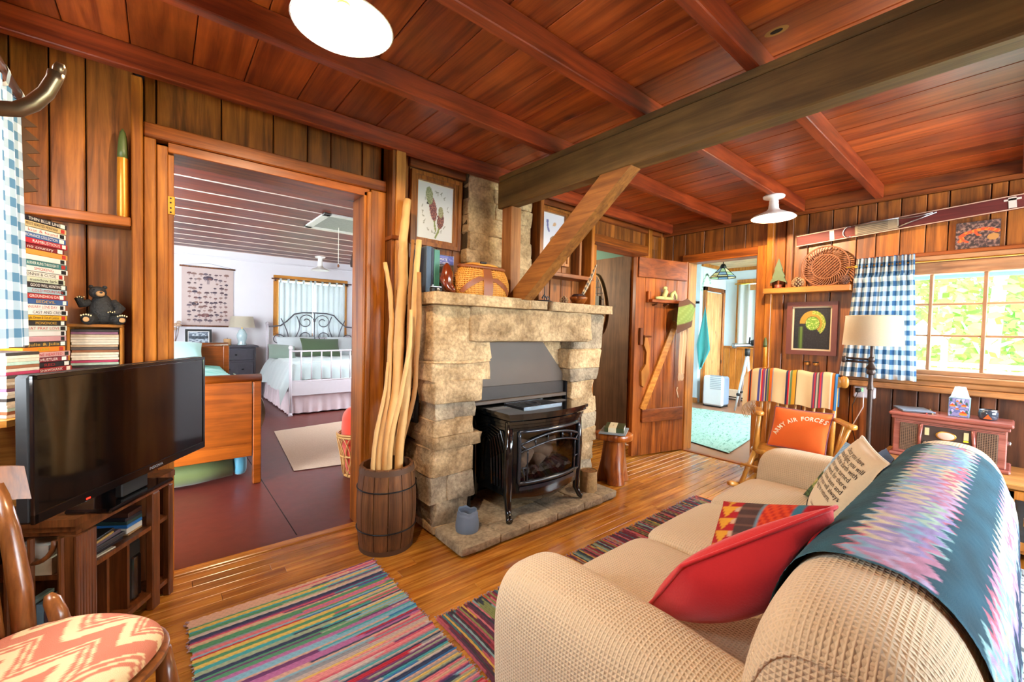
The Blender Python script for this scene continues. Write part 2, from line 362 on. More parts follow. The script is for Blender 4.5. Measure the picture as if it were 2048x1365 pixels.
# named materials
W_WALL = wood('stained_pine_wall', '#b46c28', '#653612', 'Z', 1, .42, .2, .22)
W_WALLX = wood('stained_pine_rail', '#a9591f', '#6a3312', 'X', 1, .42, .2, .15)
W_WALLY = wood('stained_pine_rail_side', '#a9591f', '#6a3312', 'Y', 1, .42, .2, .15)
W_CASE = wood('casing_pine', '#d08228', '#8c4c14', 'Z', 1, .38, .15, .1)
W_CASEX = wood('casing_pine_head', '#b9661f', '#703710', 'X', 1, .38, .15, .1)
W_CASEY = wood('casing_pine_side', '#b9661f', '#703710', 'Y', 1, .38, .15, .1)
W_CEIL = wood('ceiling_cedar', '#c06024', '#7c3012', 'Y', .8, .34, .15, .22)
W_JOIST = wood('joist_redwood', '#a8481f', '#6b2410', 'X', 1, .36, .12, .08)
W_BEAM = wood('hewn_beam', '#8f6f38', '#62491e', 'Y', .7, .6, .25, .06)
W_BRACE = wood('oak_brace', '#b97a35', '#7d4c1a', 'Y', 1, .6, .2, .1, knots=False)
W_POST = wood('yellow_pine_post', '#d99a4a', '#b0702a', 'Z', 1, .45, .12, .05)
W_FLOOR = wood('oak_floor', '#d8963c', '#a05c1a', 'X', 1.2, .22, .06, .16, knots=False, coat=.4)
W_DOOR = wood('plank_door_pine', '#bd6a24', '#78380f', 'Z', 1, .38, .12, .16)
W_DOORX = wood('plank_door_rail', '#a5581f', '#6e2f0c', 'X', 1, .4, .12, .12)
W_HONEY = wood('honey_pine', '#d9943f', '#b06a20', 'Z', 1.5, .35, .06, .08, knots=False)
W_HONEYX = wood('honey_pine_wide', '#d9943f', '#b06a20', 'X', 1.5, .35, .06, .08, knots=False)
W_WALNUT = wood('walnut_cabinet', '#8a4f26', '#4f2810', 'Z', 1.5, .35, .08, .08, knots=False)
W_OAKCHAIR = wood('oak_chair', '#9a5e2c', '#6b3b17', 'Z', 1.5, .3, .08, .08, knots=False, coat=.3)
W_SLEIGH = wood('sleigh_cherry', '#a85412', '#7c3806', 'X', .8, .3, .03, .05, knots=False, coat=.3)
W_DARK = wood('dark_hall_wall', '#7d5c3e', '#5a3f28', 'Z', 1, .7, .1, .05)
W_STUMP = wood('cedar_stump', '#c06a20', '#7a3408', 'Z', 1.2, .3, .2, .05, coat=.4)
M_DARK = plain('dark_gap', '#1a0d06', .9)
M_WHITEWALL = plain('white_plaster', '#d8d3d6', .8, var=.03, nscale=4)
M_BLUEWALL = plain('pale_blue_wall', '#cfe2ea', .8, var=.03, nscale=4)
M_MAROON = plain('maroon_painted_floor', '#5e241c', .36, var=.3, nscale=14, bump=.08)
M_BRASS = plain('brass', '#d8a548', .3, .9)
M_BLACK = plain('black_gloss', '#07080a', .12, coat=.5)
M_BLACKM = plain('black_matte', '#141312', .6)
M_IRON = plain('cast_iron', '#1b1d22', .35, .5)
M_STEEL = plain('brushed_steel', '#a9adb0', .3, 1.0)
M_WHITE = plain('white_enamel', '#eeeae2', .35, var=.03)
M_PAPER = plain('paper', '#e8e2d2', .8, var=.05)
M_GLASS = glassy('window_glass', (1, 1, 1), .05)
M_PAINT = painted('flat_print', .6)
M_YARN = painted('dyed_yarn', .95, .6, 500)
M_STONE = stone('sandstone', '#8a6e48', '#d4b68a', 6)
M_STONE2 = stone('grey_sandstone', '#82735e', '#c0ae90', 6)
# ================================================================== the setting
XL, XR, YB, YF, ZC = -.53, 4.30, 2.60, -2.20, 2.42
# ---- floor of narrow oak strips
fl = struct('floor', MB().box(XL-.1, XR+.12, YF-.1, YB+.03, -.1, -.022), M_DARK)
rw = .0655; y = YF; row = 0
while y < YB:
    x = XL - random.uniform(0, 1.4); y1 = min(y+rw, YB)
    while x < XR:
        L = random.uniform(1.3, 2.3); a, b_ = max(x, XL), min(x+L, XR)
        if b_-a > .02: boxo('floorboard', W_FLOOR, fl, a+.0007, b_-.0007, y+.0008, y1-.0008, -.022, 0, b=.0012)
        x += L
    y = y1; row += 1
struct('trim_1', MB().box(.03, .95, 2.6, 2.66, -.03, .006, .004), W_FLOOR)          # bedroom threshold strip
struct('trim_2', MB().box(4.27, 4.33, 1.58, 2.24, -.03, .008, .004), W_CASEY)       # far doorway threshold strip
# ---- ceiling
ce = struct('ceiling', MB().box(XL-.1, XR+.12, YF-.1, YB+.12, ZC+.022, ZC+.08), M_DARK)
x = XL; k = 0
while x < XR:
    wd = random.choice((.185, .21, .235, .2)); x1 = min(x+wd, XR)
    boxo('ceiling_board', W_CEIL, ce, x+.0015, x1-.0015, YF, YB, ZC, ZC+.022, b=.003); x = x1
for yj in (2.44, 1.825, 1.215, .70, -.03, -.64, -1.25, -1.86):
    boxo('joist', W_JOIST, ce, XL, XR-.03 if yj != 2.44 else XR, yj, yj+.05, 2.32, ZC, b=.004)
kh = MB(); c0 = PZ(2.4195, 1553, 62)
kh.grid(lambda u, v: (c0.x+(.012+.012*v)*math.cos(2*math.pi*u), c0.y+(.022+.02*v)*math.sin(2*math.pi*u), 2.4185), 20, 1, cu=True)
kh.build('knot_rim', plain('bare_knot', '#b98a4a', .8), ce)
kh = MB(); kh.add([(c0.x+.012*math.cos(a), c0.y+.022*math.sin(a), 2.418) for a in np.linspace(0, 2*math.pi, 17)[:-1]], [tuple(range(16))[::-1]]); kh.build('knot_hole', M_DARK, ce)
# ---- back wall (bedroom doorway, fireplace, hall doorway)
def holes_wall(name, mat, rects):
    mb = MB()
    for r in rects: mb.box(*r)
    return struct(name, mb, mat)
wb = holes_wall('wall_back', M_DARK, [(XL-.1, .0, 2.621, 2.72, -.05, 2.5), (.0, .98, 2.621, 2.72, 2.06, 2.5), (.98, 3.13, 2.621, 2.72, -.05, 2.5), (3.13, 4.01, 2.621, 2.72, 2.08, 2.5), (4.01, 4.42, 2.621, 2.72, -.05, 2.5)])
def vboards(parent, edges, z0, z1, plane, axis, mat=W_WALL, t=.022, gap=.0026, dirn=1):
    for a, c in zip(edges[:-1], edges[1:]):
        lo, hi = min(a, c)+gap, max(a, c)-gap
        if axis == 'x': boxo('wall_board', mat, parent, lo, hi, plane, plane+t*dirn, z0, z1, b=.004)
        else: boxo('wall_board', mat, parent, plane, plane+t*dirn, lo, hi, z0, z1, b=.004)
vboards(wb, [-.53, -.46, -.352, -.244, -.09], 0, 2.42, YB, 'x')
vboards(wb, [-.055, -.012, .239, .47, .64, .766, .95, 1.11], 2.13, 2.42, YB, 'x')
vboards(wb, [1.06, 1.26], 0, 2.42, YB, 'x')
vboards(wb, [1.26, 1.36, 1.47, 1.6, 1.78, 1.96, 2.14, 2.3, 2.45, 2.58, 2.72, 2.86, 2.98, 3.12], 0, 2.42, YB, 'x')
vboards(wb, [3.12, 3.22, 3.33, 3.47, 3.62, 3.78, 3.92, 4.06, 4.18, 4.30], 2.16, 2.42, YB, 'x')
vboards(wb, [4.06, 4.18, 4.30], 0, 2.16, YB, 'x')
boxo('wall_plate', W_WALLX, wb, 1.25, 4.3, 2.565, 2.60, 2.30, 2.36, b=.004)
# bedroom door casing
tr = struct('trim_3', MB().box(-.095, -.057, 2.50, 2.60, 0, 2.32, .004), W_CASE)      # tall stud left of the doorway
boxo('casing_left', W_CASE, tr, -.055, -.012, 2.535, 2.60, 0, 2.078, b=.004)
boxo('casing_head', W_CASEX, tr, -.055, 1.08, 2.535, 2.60, 2.08, 2.146, b=.005)
boxo('jamb_left', W_CASE, tr, -.010, .03, 2.55, 2.74, 0, 2.06, b=.003)
boxo('stop_left', W_CASE, tr, .03, .052, 2.58, 2.70, 0, 2.035, b=.002)
boxo('jamb_head', W_CASEX, tr, .03, .98, 2.55, 2.74, 2.035, 2.08, b=.003)
boxo('jamb_right', W_CASE, tr, .945, .98, 2.55, 2.74, 0, 2.06, b=.003)
boxo('casing_right', W_CASE, tr, .985, 1.08, 2.54, 2.60, 0, 2.078, b=.005)
boxo('casing_strip', W_CASE, tr, .96, .985, 2.53, 2.55, 0, 2.06, b=.003)
# hinge left by a missing door
hg = thing('door_hinge', 'brass butt hinge screwed to the bedroom door jamb', 'hinge', (.05, 2.60, 1.79))
boxo('leaf', M_BRASS, hg, .052, .056, 2.582, 2.63, 1.755, 1.84, b=.001)
boxo('leaf', M_BRASS, hg, .026, .0545, 2.577, 2.5815, 1.755, 1.84, b=.001)
for z in (1.765, 1.785, 1.81, 1.83):
    MB().tube([(.04, 2.5765, z), (.04, 2.5755, z)], .004, 8).build('screw', M_IRON, hg)
# yellow pine post by the fireplace
struct('trim_4', MB().box(1.105, 1.166, 2.45, 2.60, 0, ZC, .004), W_POST)
boxo('post_block', W_CASEX, bpy.data.objects['trim_4'], 1.075, 1.168, 2.44, 2.60, 1.78, 1.805, b=.003)
struct('trim_5', MB().box(1.083, 1.104, 2.46, 2.60, 0, ZC, .003), W_WALL)
# hall door casing (door 2)
t2 = struct('trim_6', MB().box(3.105, 3.165, 2.572, 2.60, 0, 2.062, .004), W_CASE)
boxo('casing_head', W_CASEX, t2, 3.10, 4.02, 2.565, 2.60, 2.065, 2.165, b=.004)
boxo('jamb_head', W_WALLX, t2, 3.13, 4.01, 2.56, 2.74, 2.062, 2.09, b=.003)
boxo('jamb_left', W_CASE, t2, 3.13, 3.17, 2.58, 2.74, 0, 2.062, b=.003)
boxo('jamb_right', W_CASE, t2, 3.97, 4.01, 2.56, 2.74, 0, 2.062, b=.003)
boxo('casing_right', W_CASE, t2, 4.0, 4.06, 2.55, 2.60, 0, 2.42, b=.004)
boxo('corner_stud', W_CASE, t2, 4.255, 4.30, 2.555, 2.60, 0, 2.42, b=.003)
# box shelves right of the chimney
sh = struct('trim_7', MB().box(2.36, 2.99, 2.455, 2.60, 1.695, 1.73, .004), W_WALLX)
boxo('side_board', W_CASE, sh, 2.955, 2.995, 2.46, 2.60, 1.47, 2.36, b=.004)
boxo('side_board', W_WALL, sh, 2.33, 2.37, 2.47, 2.60, 1.47, 2.42, b=.004)
boxo('divider', W_WALL, sh, 2.84, 2.87, 2.50, 2.60, 1.735, 2.36, b=.003)
# ---- right wall (window, far doorway)
wr = holes_wall('wall_right', M_DARK, [(4.321, 4.42, 2.27, 2.721, -.05, 2.5), (4.321, 4.42, 1.55, 2.27, 2.03, 2.5), (4.321, 4.42, .72, 1.55, -.05, 2.5), (4.321, 4.42, -1.75, .72, -.05, .95), (4.321, 4.42, -1.75, .72, 1.76, 2.5), (4.321, 4.42, YF-.1, -1.75, -.05, 2.5)])
vboards(wr, [2.60, 2.44, 2.30], 0, 2.30, XR, 'y'); vboards(wr, [2.30, 2.1, 1.9, 1.7, 1.5], 2.07, 2.30, XR, 'y')
e1 = [1.46, 1.36, 1.19, 1.02, .86, .74]
vboards(wr, e1, 0, 2.30, XR, 'y')
e2 = [.74, .60, .46, .345, .15, .075, -.12, -.33, -.55, -.8, -1.0, -1.25, -1.5, -1.75]
vboards(wr, e2, 1.86, 2.30, XR, 'y'); vboards(wr, e2, 0, .87, XR, 'y', wood('stained_pine_low', '#7c4a2a', '#4f2c18', 'Z', 1, .5, .2, .18))
vboards(wr, [-1.75, -1.95, -2.2], 0, 2.30, XR, 'y')
boxo('top_plate', W_WALLY, wr, 4.262, 4.30, YF, YB, 2.30, 2.33, b=.003)
boxo('frieze_board', W_WALLY, wr, 4.275, 4.30, YF, YB, 2.33, 2.42, b=.002)
boxo('window_head_trim', W_WALLY, wr, 4.265, 4.30, YF, .82, 1.845, 1.872, b=.004)
boxo('wall_stud', W_WALL, wr, 4.245, 4.30, 1.288, 1.336, 1.665, 2.30, b=.004)
# door 3 casing
t3 = struct('trim_8', MB().box(4.26, 4.30, 1.50, 1.575, 0, 2.07, .004), W_CASE)
boxo('casing_head', W_CASEY, t3, 4.265, 4.30, 1.50, 2.31, 2.0, 2.07, b=.004)
boxo('casing_left', W_CASE, t3, 4.265, 4.30, 2.25, 2.31, 0, 2.0, b=.004)
boxo('jamb_right', W_CASE, t3, 4.27, 4.43, 1.55, 1.585, 0, 2.0, b=.003)
boxo('jamb_left', W_CASE, t3, 4.27, 4.43, 2.235, 2.27, 0, 2.0, b=.003)
boxo('jamb_head', W_CASEY, t3, 4.27, 4.43, 1.55, 2.27, 1.985, 2.03, b=.003)
boxo('stud', W_CASE, t3, 4.25, 4.30, 1.445, 1.498, 0, 2.30, b=.004)
# wall shelf boards on the right wall and on the back wall left
s1 = struct('trim_9', MB().box(4.165, 4.30, .858, 1.486, 1.615, 1.663, .004), wood('shelf_pine', '#d08a3a', '#9c5a1c', 'Y', 1, .4, .12, .05))
s2 = struct('trim_10', MB().box(-.53, -.097, 2.49, 2.60, 1.66, 1.70, .004), W_CASEX)
# ---- window 1
win = bpy.data.objects.new('window_1', None); COL.objects.link(win); tag(win, kind='structure')
W_SASH = wood('sash_oak', '#c9986a', '#a2704a', 'Y', 1.2, .45, .08, .04, knots=False)
W_SASHZ = wood('sash_oak_upright', '#c9986a', '#a2704a', 'Z', 1.2, .45, .08, .04, knots=False)
W_SILL = wood('sill_oak', '#c58a52', '#8c5a2e', 'Y', 1.2, .4, .1, .04)
YW0, YW1 = -1.72, .70
boxo('frame_head', W_SASH, win, 4.29, 4.40, YW0, YW1, 1.715, 1.80, b=.005); boxo('frame_head', W_SASH, win, 4.275, 4.33, YW0, YW1+.06, 1.80, 1.846, b=.004)
boxo('frame_bottom', W_SASH, win, 4.30, 4.40, YW0, YW1, .985, 1.02, b=.004)
boxo('frame_side', W_SASHZ, win, 4.28, 4.40, YW1-.03, YW1+.04, .96, 1.80, b=.004); boxo('frame_side', W_SASHZ, win, 4.28, 4.40, YW0-.04, YW0+.03, .96, 1.80, b=.004)
ys = []; yy = .42
while yy > YW0+.1: ys.append(yy); yy -= .266
for yy in ys: boxo('muntin', W_SASHZ, win, 4.33, 4.375, yy-.011, yy+.011, 1.02, 1.715, b=.004)
for zz in (1.271, 1.498): boxo('muntin', W_SASH, win, 4.335, 4.37, YW0, YW1, zz-.008, zz+.008, b=.003)
ed = [YW1-.03]+ys+[YW0+.03]; zs = [1.02, 1.271, 1.498, 1.715]
for a, c in zip(ed[:-1], ed[1:]):
    for z0, z1 in zip(zs[:-1], zs[1:]): boxo('pane', M_GLASS, win, 4.351, 4.354, c, a, z0, z1)
boxo('sill', W_SILL, win, 4.24, 4.34, YW0-.1, .82, .945, .985, b=.006)
boxo('apron', W_SILL, win, 4.25, 4.30, YW0-.1, .90, .905, .944, b=.006)
boxo('apron', W_SILL, win, 4.225, 4.30, YW0-.1, .93, .862, .904, b=.006)
portal('daylight_portal_right', (4.46, -.52, 1.36), (0, math.radians(90), 0), .8, 2.4)
# ---- left wall with a window behind the gingham curtain
wl = holes_wall('wall_left', M_DARK, [(-.65, -.551, YF-.1, 1.1, -.05, 2.5), (-.65, -.551, 1.1, 2.05, -.05, 1.0), (-.65, -.551, 1.1, 2.05, 2.0, 2.5), (-.65, -.551, 2.05, 2.72, -.05, 2.5)])
vboards(wl, [-2.2, -1.9, -1.6, -1.3, -1.0, -.75, -.5, -.2, .1, .4, .7, .9, 1.1], 0, 2.42, XL, 'y', dirn=-1); vboards(wl, [2.05, 2.2, 2.4, 2.6], 0, 2.42, XL, 'y', dirn=-1)
vboards(wl, [1.1, 1.3, 1.6, 1.85, 2.05], 0, 1.0, XL, 'y', dirn=-1); vboards(wl, [1.1, 1.3, 1.6, 1.85, 2.05], 2.0, 2.42, XL, 'y', dirn=-1)
w2 = bpy.data.objects.new('window_2', None); COL.objects.link(w2); tag(w2, kind='structure')
boxo('frame_head', W_SASH, w2, -.63, -.53, 1.1, 2.05, 1.95, 2.0, b=.004); boxo('frame_bottom', W_SASH, w2, -.63, -.51, 1.1, 2.05, 1.0, 1.04, b=.004)
for yy in (1.1, 1.56, 2.01): boxo('muntin', W_SASHZ, w2, -.61, -.57, yy, yy+.04, 1.04, 1.95, b=.004)
for a, c in ((1.14, 1.56), (1.60, 2.01)): boxo('pane', M_GLASS, w2, -.593, -.59, a, c, 1.04, 1.95)
portal('daylight_portal_left', (-.69, 1.57, 1.5), (0, math.radians(-90), 0), .9, .9)
# ---- front wall behind the camera
wf = holes_wall('wall_front', M_DARK, [(XL-.12, 1.8, -2.32, -2.221, -.05, 2.5), (1.8, 4.2, -2.32, -2.221, -.05, .6), (1.8, 4.2, -2.32, -2.221, 2.1, 2.5), (4.2, 4.42, -2.32, -2.221, -.05, 2.5)])
xs = [-.53, -.2, .05, .3, .6, .9, 1.2, 1.5, 1.8]; vboards(wf, xs, 0, 2.42, YF, 'x', dirn=-1); vboards(wf, [4.2, 4.3], 0, 2.42, YF, 'x', dirn=-1)
xs = [1.8, 2.1, 2.4, 2.7, 3.0, 3.3, 3.6, 3.9, 4.2]; vboards(wf, xs, 0, .6, YF, 'x', dirn=-1); vboards(wf, xs, 2.1, 2.42, YF, 'x', dirn=-1)
w3 = bpy.data.objects.new('unseen_window_3', None); COL.objects.link(w3); tag(w3, kind='structure')  # unseen window, put in and sized to give the room fill daylight
boxo('frame_head', W_SASH, w3, 1.8, 4.2, -2.30, -2.2, 2.05, 2.1, b=.004); boxo('frame_bottom', W_SASH, w3, 1.8, 4.2, -2.30, -2.18, .6, .64, b=.004)
for xx in (1.8, 2.98, 4.16): boxo('muntin', W_SASHZ, w3, xx, xx+.04, -2.28, -2.24, .64, 2.05, b=.004)
for a, c in ((1.84, 2.98), (3.02, 4.16)): boxo('pane', M_GLASS, w3, a, c, -2.262, -2.259, .64, 2.05)
portal('daylight_portal_front', (3.0, -2.36, 1.35), (math.radians(90), 0, 0), 2.4, 1.5)
# ---- the heavy beam, its post and diagonal brace
bm_ = thing('timber_frame', 'dark hewn beam with post and diagonal brace above the stone mantel', 'beam', (1.875, 2.3, 1.455))
boxo('beam', W_BEAM, bm_, 1.83, 1.92, YF, 2.385, 2.095, 2.282, b=.006)
boxo('beam_cap', W_BEAM, bm_, 1.832, 1.918, YF, 2.38, 2.284, 2.32, b=.004)
boxo('post', wood('beam_post', '#b98048', '#8a5624', 'Z', 1, .6, .2, .05), bm_, 1.85, 1.94, 2.25, 2.355, 1.44, 2.095, b=.004)
br = MB(); br.M = Matrix(((0, 0, 1, 0), (1, 0, 0, 0), (0, 1, 0, 0), (0, 0, 0, 1)))
br.prism([(2.285, 1.445), (2.085, 1.445), (1.285, 2.095), (1.48, 2.095)], 1.832, 1.918); br.build('brace', W_BRACE, bm_)
# ================================================================== bedroom
BX0, BX1, BY1, BZ = -2.2, 3.02, 8.40, 2.44
struct('floor_bedroom', MB().box(BX0, BX1, 2.63, BY1, -.1, -.002), M_MAROON)
boxo('floor_seam', M_DARK, bpy.data.objects['floor_bedroom'], .62, .626, 2.7, 6.0, -.003, -.0012)
bc = struct('ceiling_bedroom', MB().box(BX0-.1, BX1+.1, 2.72, BY1+.1, BZ+.012, BZ+.1), plain('ceiling_gap', '#2a120a', .8))
W_BCEIL = wood('bedroom_ceiling_board', '#8a3a1c', '#5a2010', 'X', .8, .4, .08, .12)
M_BATTEN = plain('pale_batten', '#c9b3a6', .6, var=.05); y = 2.74
while y < BY1:
    y1 = min(y+.412, BY1); boxo('ceiling_board', W_BCEIL, bc, BX0, BX1, y+.002, y1-.002, BZ, BZ+.016, b=.002); boxo('batten', M_BATTEN, bc, BX0, BX1, y1-.009, y1+.009, BZ-.008, BZ, b=.002); y = y1
holes_wall('wall_bedroom_far', M_WHITEWALL, [(BX0-.1, 1.60, BY1, BY1+.1, -.05, 2.6), (2.72, BX1+.1, BY1, BY1+.1, -.05, 2.6), (1.60, 2.72, BY1, BY1+.1, -.05, 1.1), (1.60, 2.72, BY1, BY1+.1, 2.03, 2.6)])
holes_wall('wall_bedroom_left', M_WHITEWALL, [(BX0-.1, BX0, 2.72, 5.0, -.05, 2.6), (BX0-.1, BX0, 5.0, 6.2, -.05, .8), (BX0-.1, BX0, 5.0, 6.2, 2.1, 2.6), (BX0-.1, BX0, 6.2, BY1, -.05, 2.6)])
holes_wall('wall_bedroom_right', M_WHITEWALL, [(BX1, BX1+.05, 2.72, 5.2, -.05, 2.6), (BX1, BX1+.05, 5.2, 6.4, -.05, .8), (BX1, BX1+.05, 5.2, 6.4, 2.1, 2.6), (BX1, BX1+.05, 6.4, BY1, -.05, 2.6)])
struct('trim_11', MB().box(BX0, BX1, BY1-.02, BY1, 2.30, 2.325, .004), M_WHITEWALL)
portal('daylight_portal_bedroom_left', (BX0-.15, 5.6, 1.45), (0, math.radians(-90), 0), 1.3, 1.2)
portal('daylight_portal_bedroom_right', (BX1+.1, 5.8, 1.45), (0, math.radians(90), 0), 1.3, 1.2)
portal('daylight_portal_bedroom_far', (2.16, BY1+.16, 1.56), (math.radians(-90), 0, 0), 1.12, .93)
for nm, xx, y0, y1 in (('unseen_window_4', BX0-.06, 5.0, 6.2), ('unseen_window_5', BX1+.01, 5.2, 6.4)):  # unseen side windows, put in to bring daylight into the bedroom
    wn = bpy.data.objects.new(nm, None); COL.objects.link(wn); tag(wn, kind='structure')
    boxo('frame', W_SASH, wn, xx-.01, xx+.04, y0, y1, .8, .85); boxo('frame', W_SASH, wn, xx-.01, xx+.04, y0, y1, 2.05, 2.1); boxo('frame', W_SASHZ, wn, xx-.01, xx+.04, (y0+y1)/2-.03, (y0+y1)/2+.03, .85, 2.05)
    boxo('pane', M_GLASS, wn, xx+.01, xx+.013, y0, (y0+y1)/2-.03, .85, 2.05); boxo('pane', M_GLASS, wn, xx+.01, xx+.013, (y0+y1)/2+.03, y1, .85, 2.05)
w6 = bpy.data.objects.new('window_6', None); COL.objects.link(w6); tag(w6, kind='structure')
boxo('frame_head', W_HONEYX, w6, 1.53, 2.80, BY1-.03, BY1+.02, 2.02, 2.11, b=.005); boxo('frame_side', W_HONEY, w6, 1.53, 1.61, BY1-.03, BY1+.02, 1.08, 2.02, b=.005); boxo('frame_side', W_HONEY, w6, 2.71, 2.79, BY1-.03, BY1+.02, 1.08, 2.02, b=.005); boxo('frame_bottom', W_HONEYX, w6, 1.53, 2.79, BY1-.04, BY1+.02, 1.04, 1.10, b=.005)
for xx in (1.89, 2.17, 2.45): boxo('muntin', M_WHITE, w6, xx-.012, xx+.012, BY1+.03, BY1+.06, 1.1, 2.03)
for zz in (1.4, 1.7): boxo('muntin', M_WHITE, w6, 1.6, 2.72, BY1+.03, BY1+.06, zz-.012, zz+.012)
for i, (a, c) in enumerate(((1.6, 1.878), (1.902, 2.158), (2.182, 2.438), (2.462, 2.72))):
    for z0, z1 in ((1.1, 1.388), (1.412, 1.688), (1.712, 2.03)): boxo('pane', M_GLASS, w6, a, c, BY1+.045, BY1+.048, z0, z1)
# ================================================================== hall behind door 2
M_GREEN = plain('green_ceiling', '#6fa090', .7, var=.04, nscale=5)
struct('ceiling_hall', MB().box(3.06, 4.4, 2.72, 4.4, 2.085, 2.12), M_GREEN)
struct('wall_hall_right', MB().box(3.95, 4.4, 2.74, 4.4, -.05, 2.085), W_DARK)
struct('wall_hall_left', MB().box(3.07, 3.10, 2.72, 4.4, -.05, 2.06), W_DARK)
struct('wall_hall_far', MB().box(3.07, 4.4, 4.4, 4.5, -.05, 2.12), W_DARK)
struct('floor_hall', MB().box(3.07, 3.95, 2.62, 4.4, -.1, -.002), W_FLOOR)
# ================================================================== bright room behind door 3
RZ = 2.50
struct('floor_far_room', MB().box(4.33, 8.4, 1.2, 4.6, -.1, -.002), plain('brown_lino', '#8a6248', .35, var=.15, nscale=6))
rc = struct('ceiling_far_room', MB().box(4.42, 8.5, 1.2, 4.7, RZ+.02, RZ+.1), M_DARK)
W_PALE = wood('whitewashed_board', '#e9d3b0', '#d6b383', 'Y', 1, .5, .05, .05)
x = 4.42
while x < 8.4: boxo('ceiling_board', W_PALE, rc, x+.004, x+.146, 1.2, 4.6, RZ, RZ+.02, b=.003); x += .15
struct('wall_far_room_alcove', MB().box(7.4, 7.5, 3.66, 4.7, -.05, 2.6), M_BLUEWALL)
wfb = holes_wall('wall_far_room_door_side', M_BLUEWALL, [(7.5, 8.5, 3.65, 3.75, -.05, 2.6)])
holes_wall('wall_far_room_window_side', M_BLUEWALL, [(8.4, 8.5, 3.38, 3.75, -.05, 2.6), (8.4, 8.5, 1.1, 2.0, -.05, 2.6), (8.4, 8.5, 2.0, 3.38, -.05, 1.05), (8.4, 8.5, 2.0, 3.38, 2.2, 2.6)])
struct('wall_far_room_left', MB().box(4.42, 7.5, 4.6, 4.7, -.05, 2.6), M_BLUEWALL)
holes_wall('wall_far_room_right', M_BLUEWALL, [(4.42, 5.0, 1.1, 1.2, -.05, 2.6), (5.0, 8.0, 1.1, 1.2, -.05, .8), (5.0, 8.0, 1.1, 1.2, 2.2, 2.6), (8.0, 8.5, 1.1, 1.2, -.05, 2.6)])
holes_wall('wall_far_room_near', M_BLUEWALL, [(4.421, 4.44, 2.28, 4.7, -.05, 2.6), (4.421, 4.44, 1.1, 1.55, -.05, 2.6), (4.421, 4.44, 1.55, 2.28, 2.04, 2.6)])
struct('trim_12', MB().box(8.36, 8.4, 1.2, 3.65, 2.44, 2.5, .004).box(7.4, 8.4, 3.61, 3.65, 2.44, 2.5, .004), W_HONEY)
portal('daylight_portal_far_room', (8.6, 2.69, 1.62), (0, math.radians(90), 0), 1.15, 1.4)
portal('daylight_portal_far_side', (6.5, 1.0, 1.5), (math.radians(90), 0, 0), 3.0, 1.4)
w7 = bpy.data.objects.new('window_7', None); COL.objects.link(w7); tag(w7, kind='structure')
boxo('frame_head', W_HONEY, w7, 8.36, 8.46, 1.95, 3.43, 2.2, 2.27, b=.004); boxo('frame_side', W_HONEY, w7, 8.36, 8.46, 3.36, 3.43, 1.0, 2.2, b=.004); boxo('frame_bottom', W_HONEY, w7, 8.34, 8.46, 1.95, 3.43, 1.0, 1.06, b=.004)
boxo('muntin', M_WHITE, w7, 8.42, 8.45, 2.0, 3.38, 1.6, 1.63); boxo('pane', M_GLASS, w7, 8.433, 8.436, 2.0, 3.38, 1.05, 1.6); boxo('pane', M_GLASS, w7, 8.433, 8.436, 2.0, 3.38, 1.63, 2.2)
w8 = bpy.data.objects.new('unseen_window_8', None); COL.objects.link(w8); tag(w8, kind='structure')  # unseen side window, added to let more daylight into the far room
boxo('frame', W_HONEY, w8, 5.0, 8.0, 1.12, 1.2, .8, .86); boxo('frame', W_HONEY, w8, 5.0, 8.0, 1.12, 1.2, 2.14, 2.2); boxo('pane', M_GLASS, w8, 5.0, 8.0, 1.14, 1.143, .86, 2.14)
# wainscot boards under the far window
wc = struct('trim_13', MB().box(8.34, 8.4, 1.25, 3.64, .98, 1.02, .004), W_HONEY)
y = 1.25
while y < 3.6: boxo('wainscot_board', W_HONEY, wc, 8.375, 8.4, y+.002, min(y+.12, 3.64)-.002, .08, .98, b=.003); y += .12
struct('baseboard_far', MB().box(7.37, 7.4, 3.64, 4.6, 0, .09, .004), W_HONEY)
W_PINEP = wood('pale_pine_door', '#e3b67c', '#cd985c', 'Z', 1.2, .4, .06, .06)
# closed plank door in the far room
d4 = bpy.data.objects.new('door_2', None); COL.objects.link(d4); tag(d4, kind='structure')
for a, c in ((7.58, 7.70), (7.702, 7.82), (7.822, 7.95), (7.952, 8.07), (8.072, 8.19)): boxo('plank', W_PINEP, d4, a, c, 3.62, 3.65, .01, 2.0, b=.003)
boxo('casing', W_CASE, d4, 7.49, 7.56, 3.60, 3.65, 0, 2.09, b=.004); boxo('casing', W_CASE, d4, 8.21, 8.28, 3.60, 3.65, 0, 2.09, b=.004); boxo('casing', W_CASEX, d4, 7.49, 8.28, 3.60, 3.65, 2.02, 2.09, b=.004)
boxo('gap', M_DARK, d4, 7.56, 7.58, 3.635, 3.65, 0, 2.02)
MB().superq((7.62, 3.60, .98), (.025, .025, .025), 1, 1, 12, 8).build('knob', M_BRASS, d4, True)
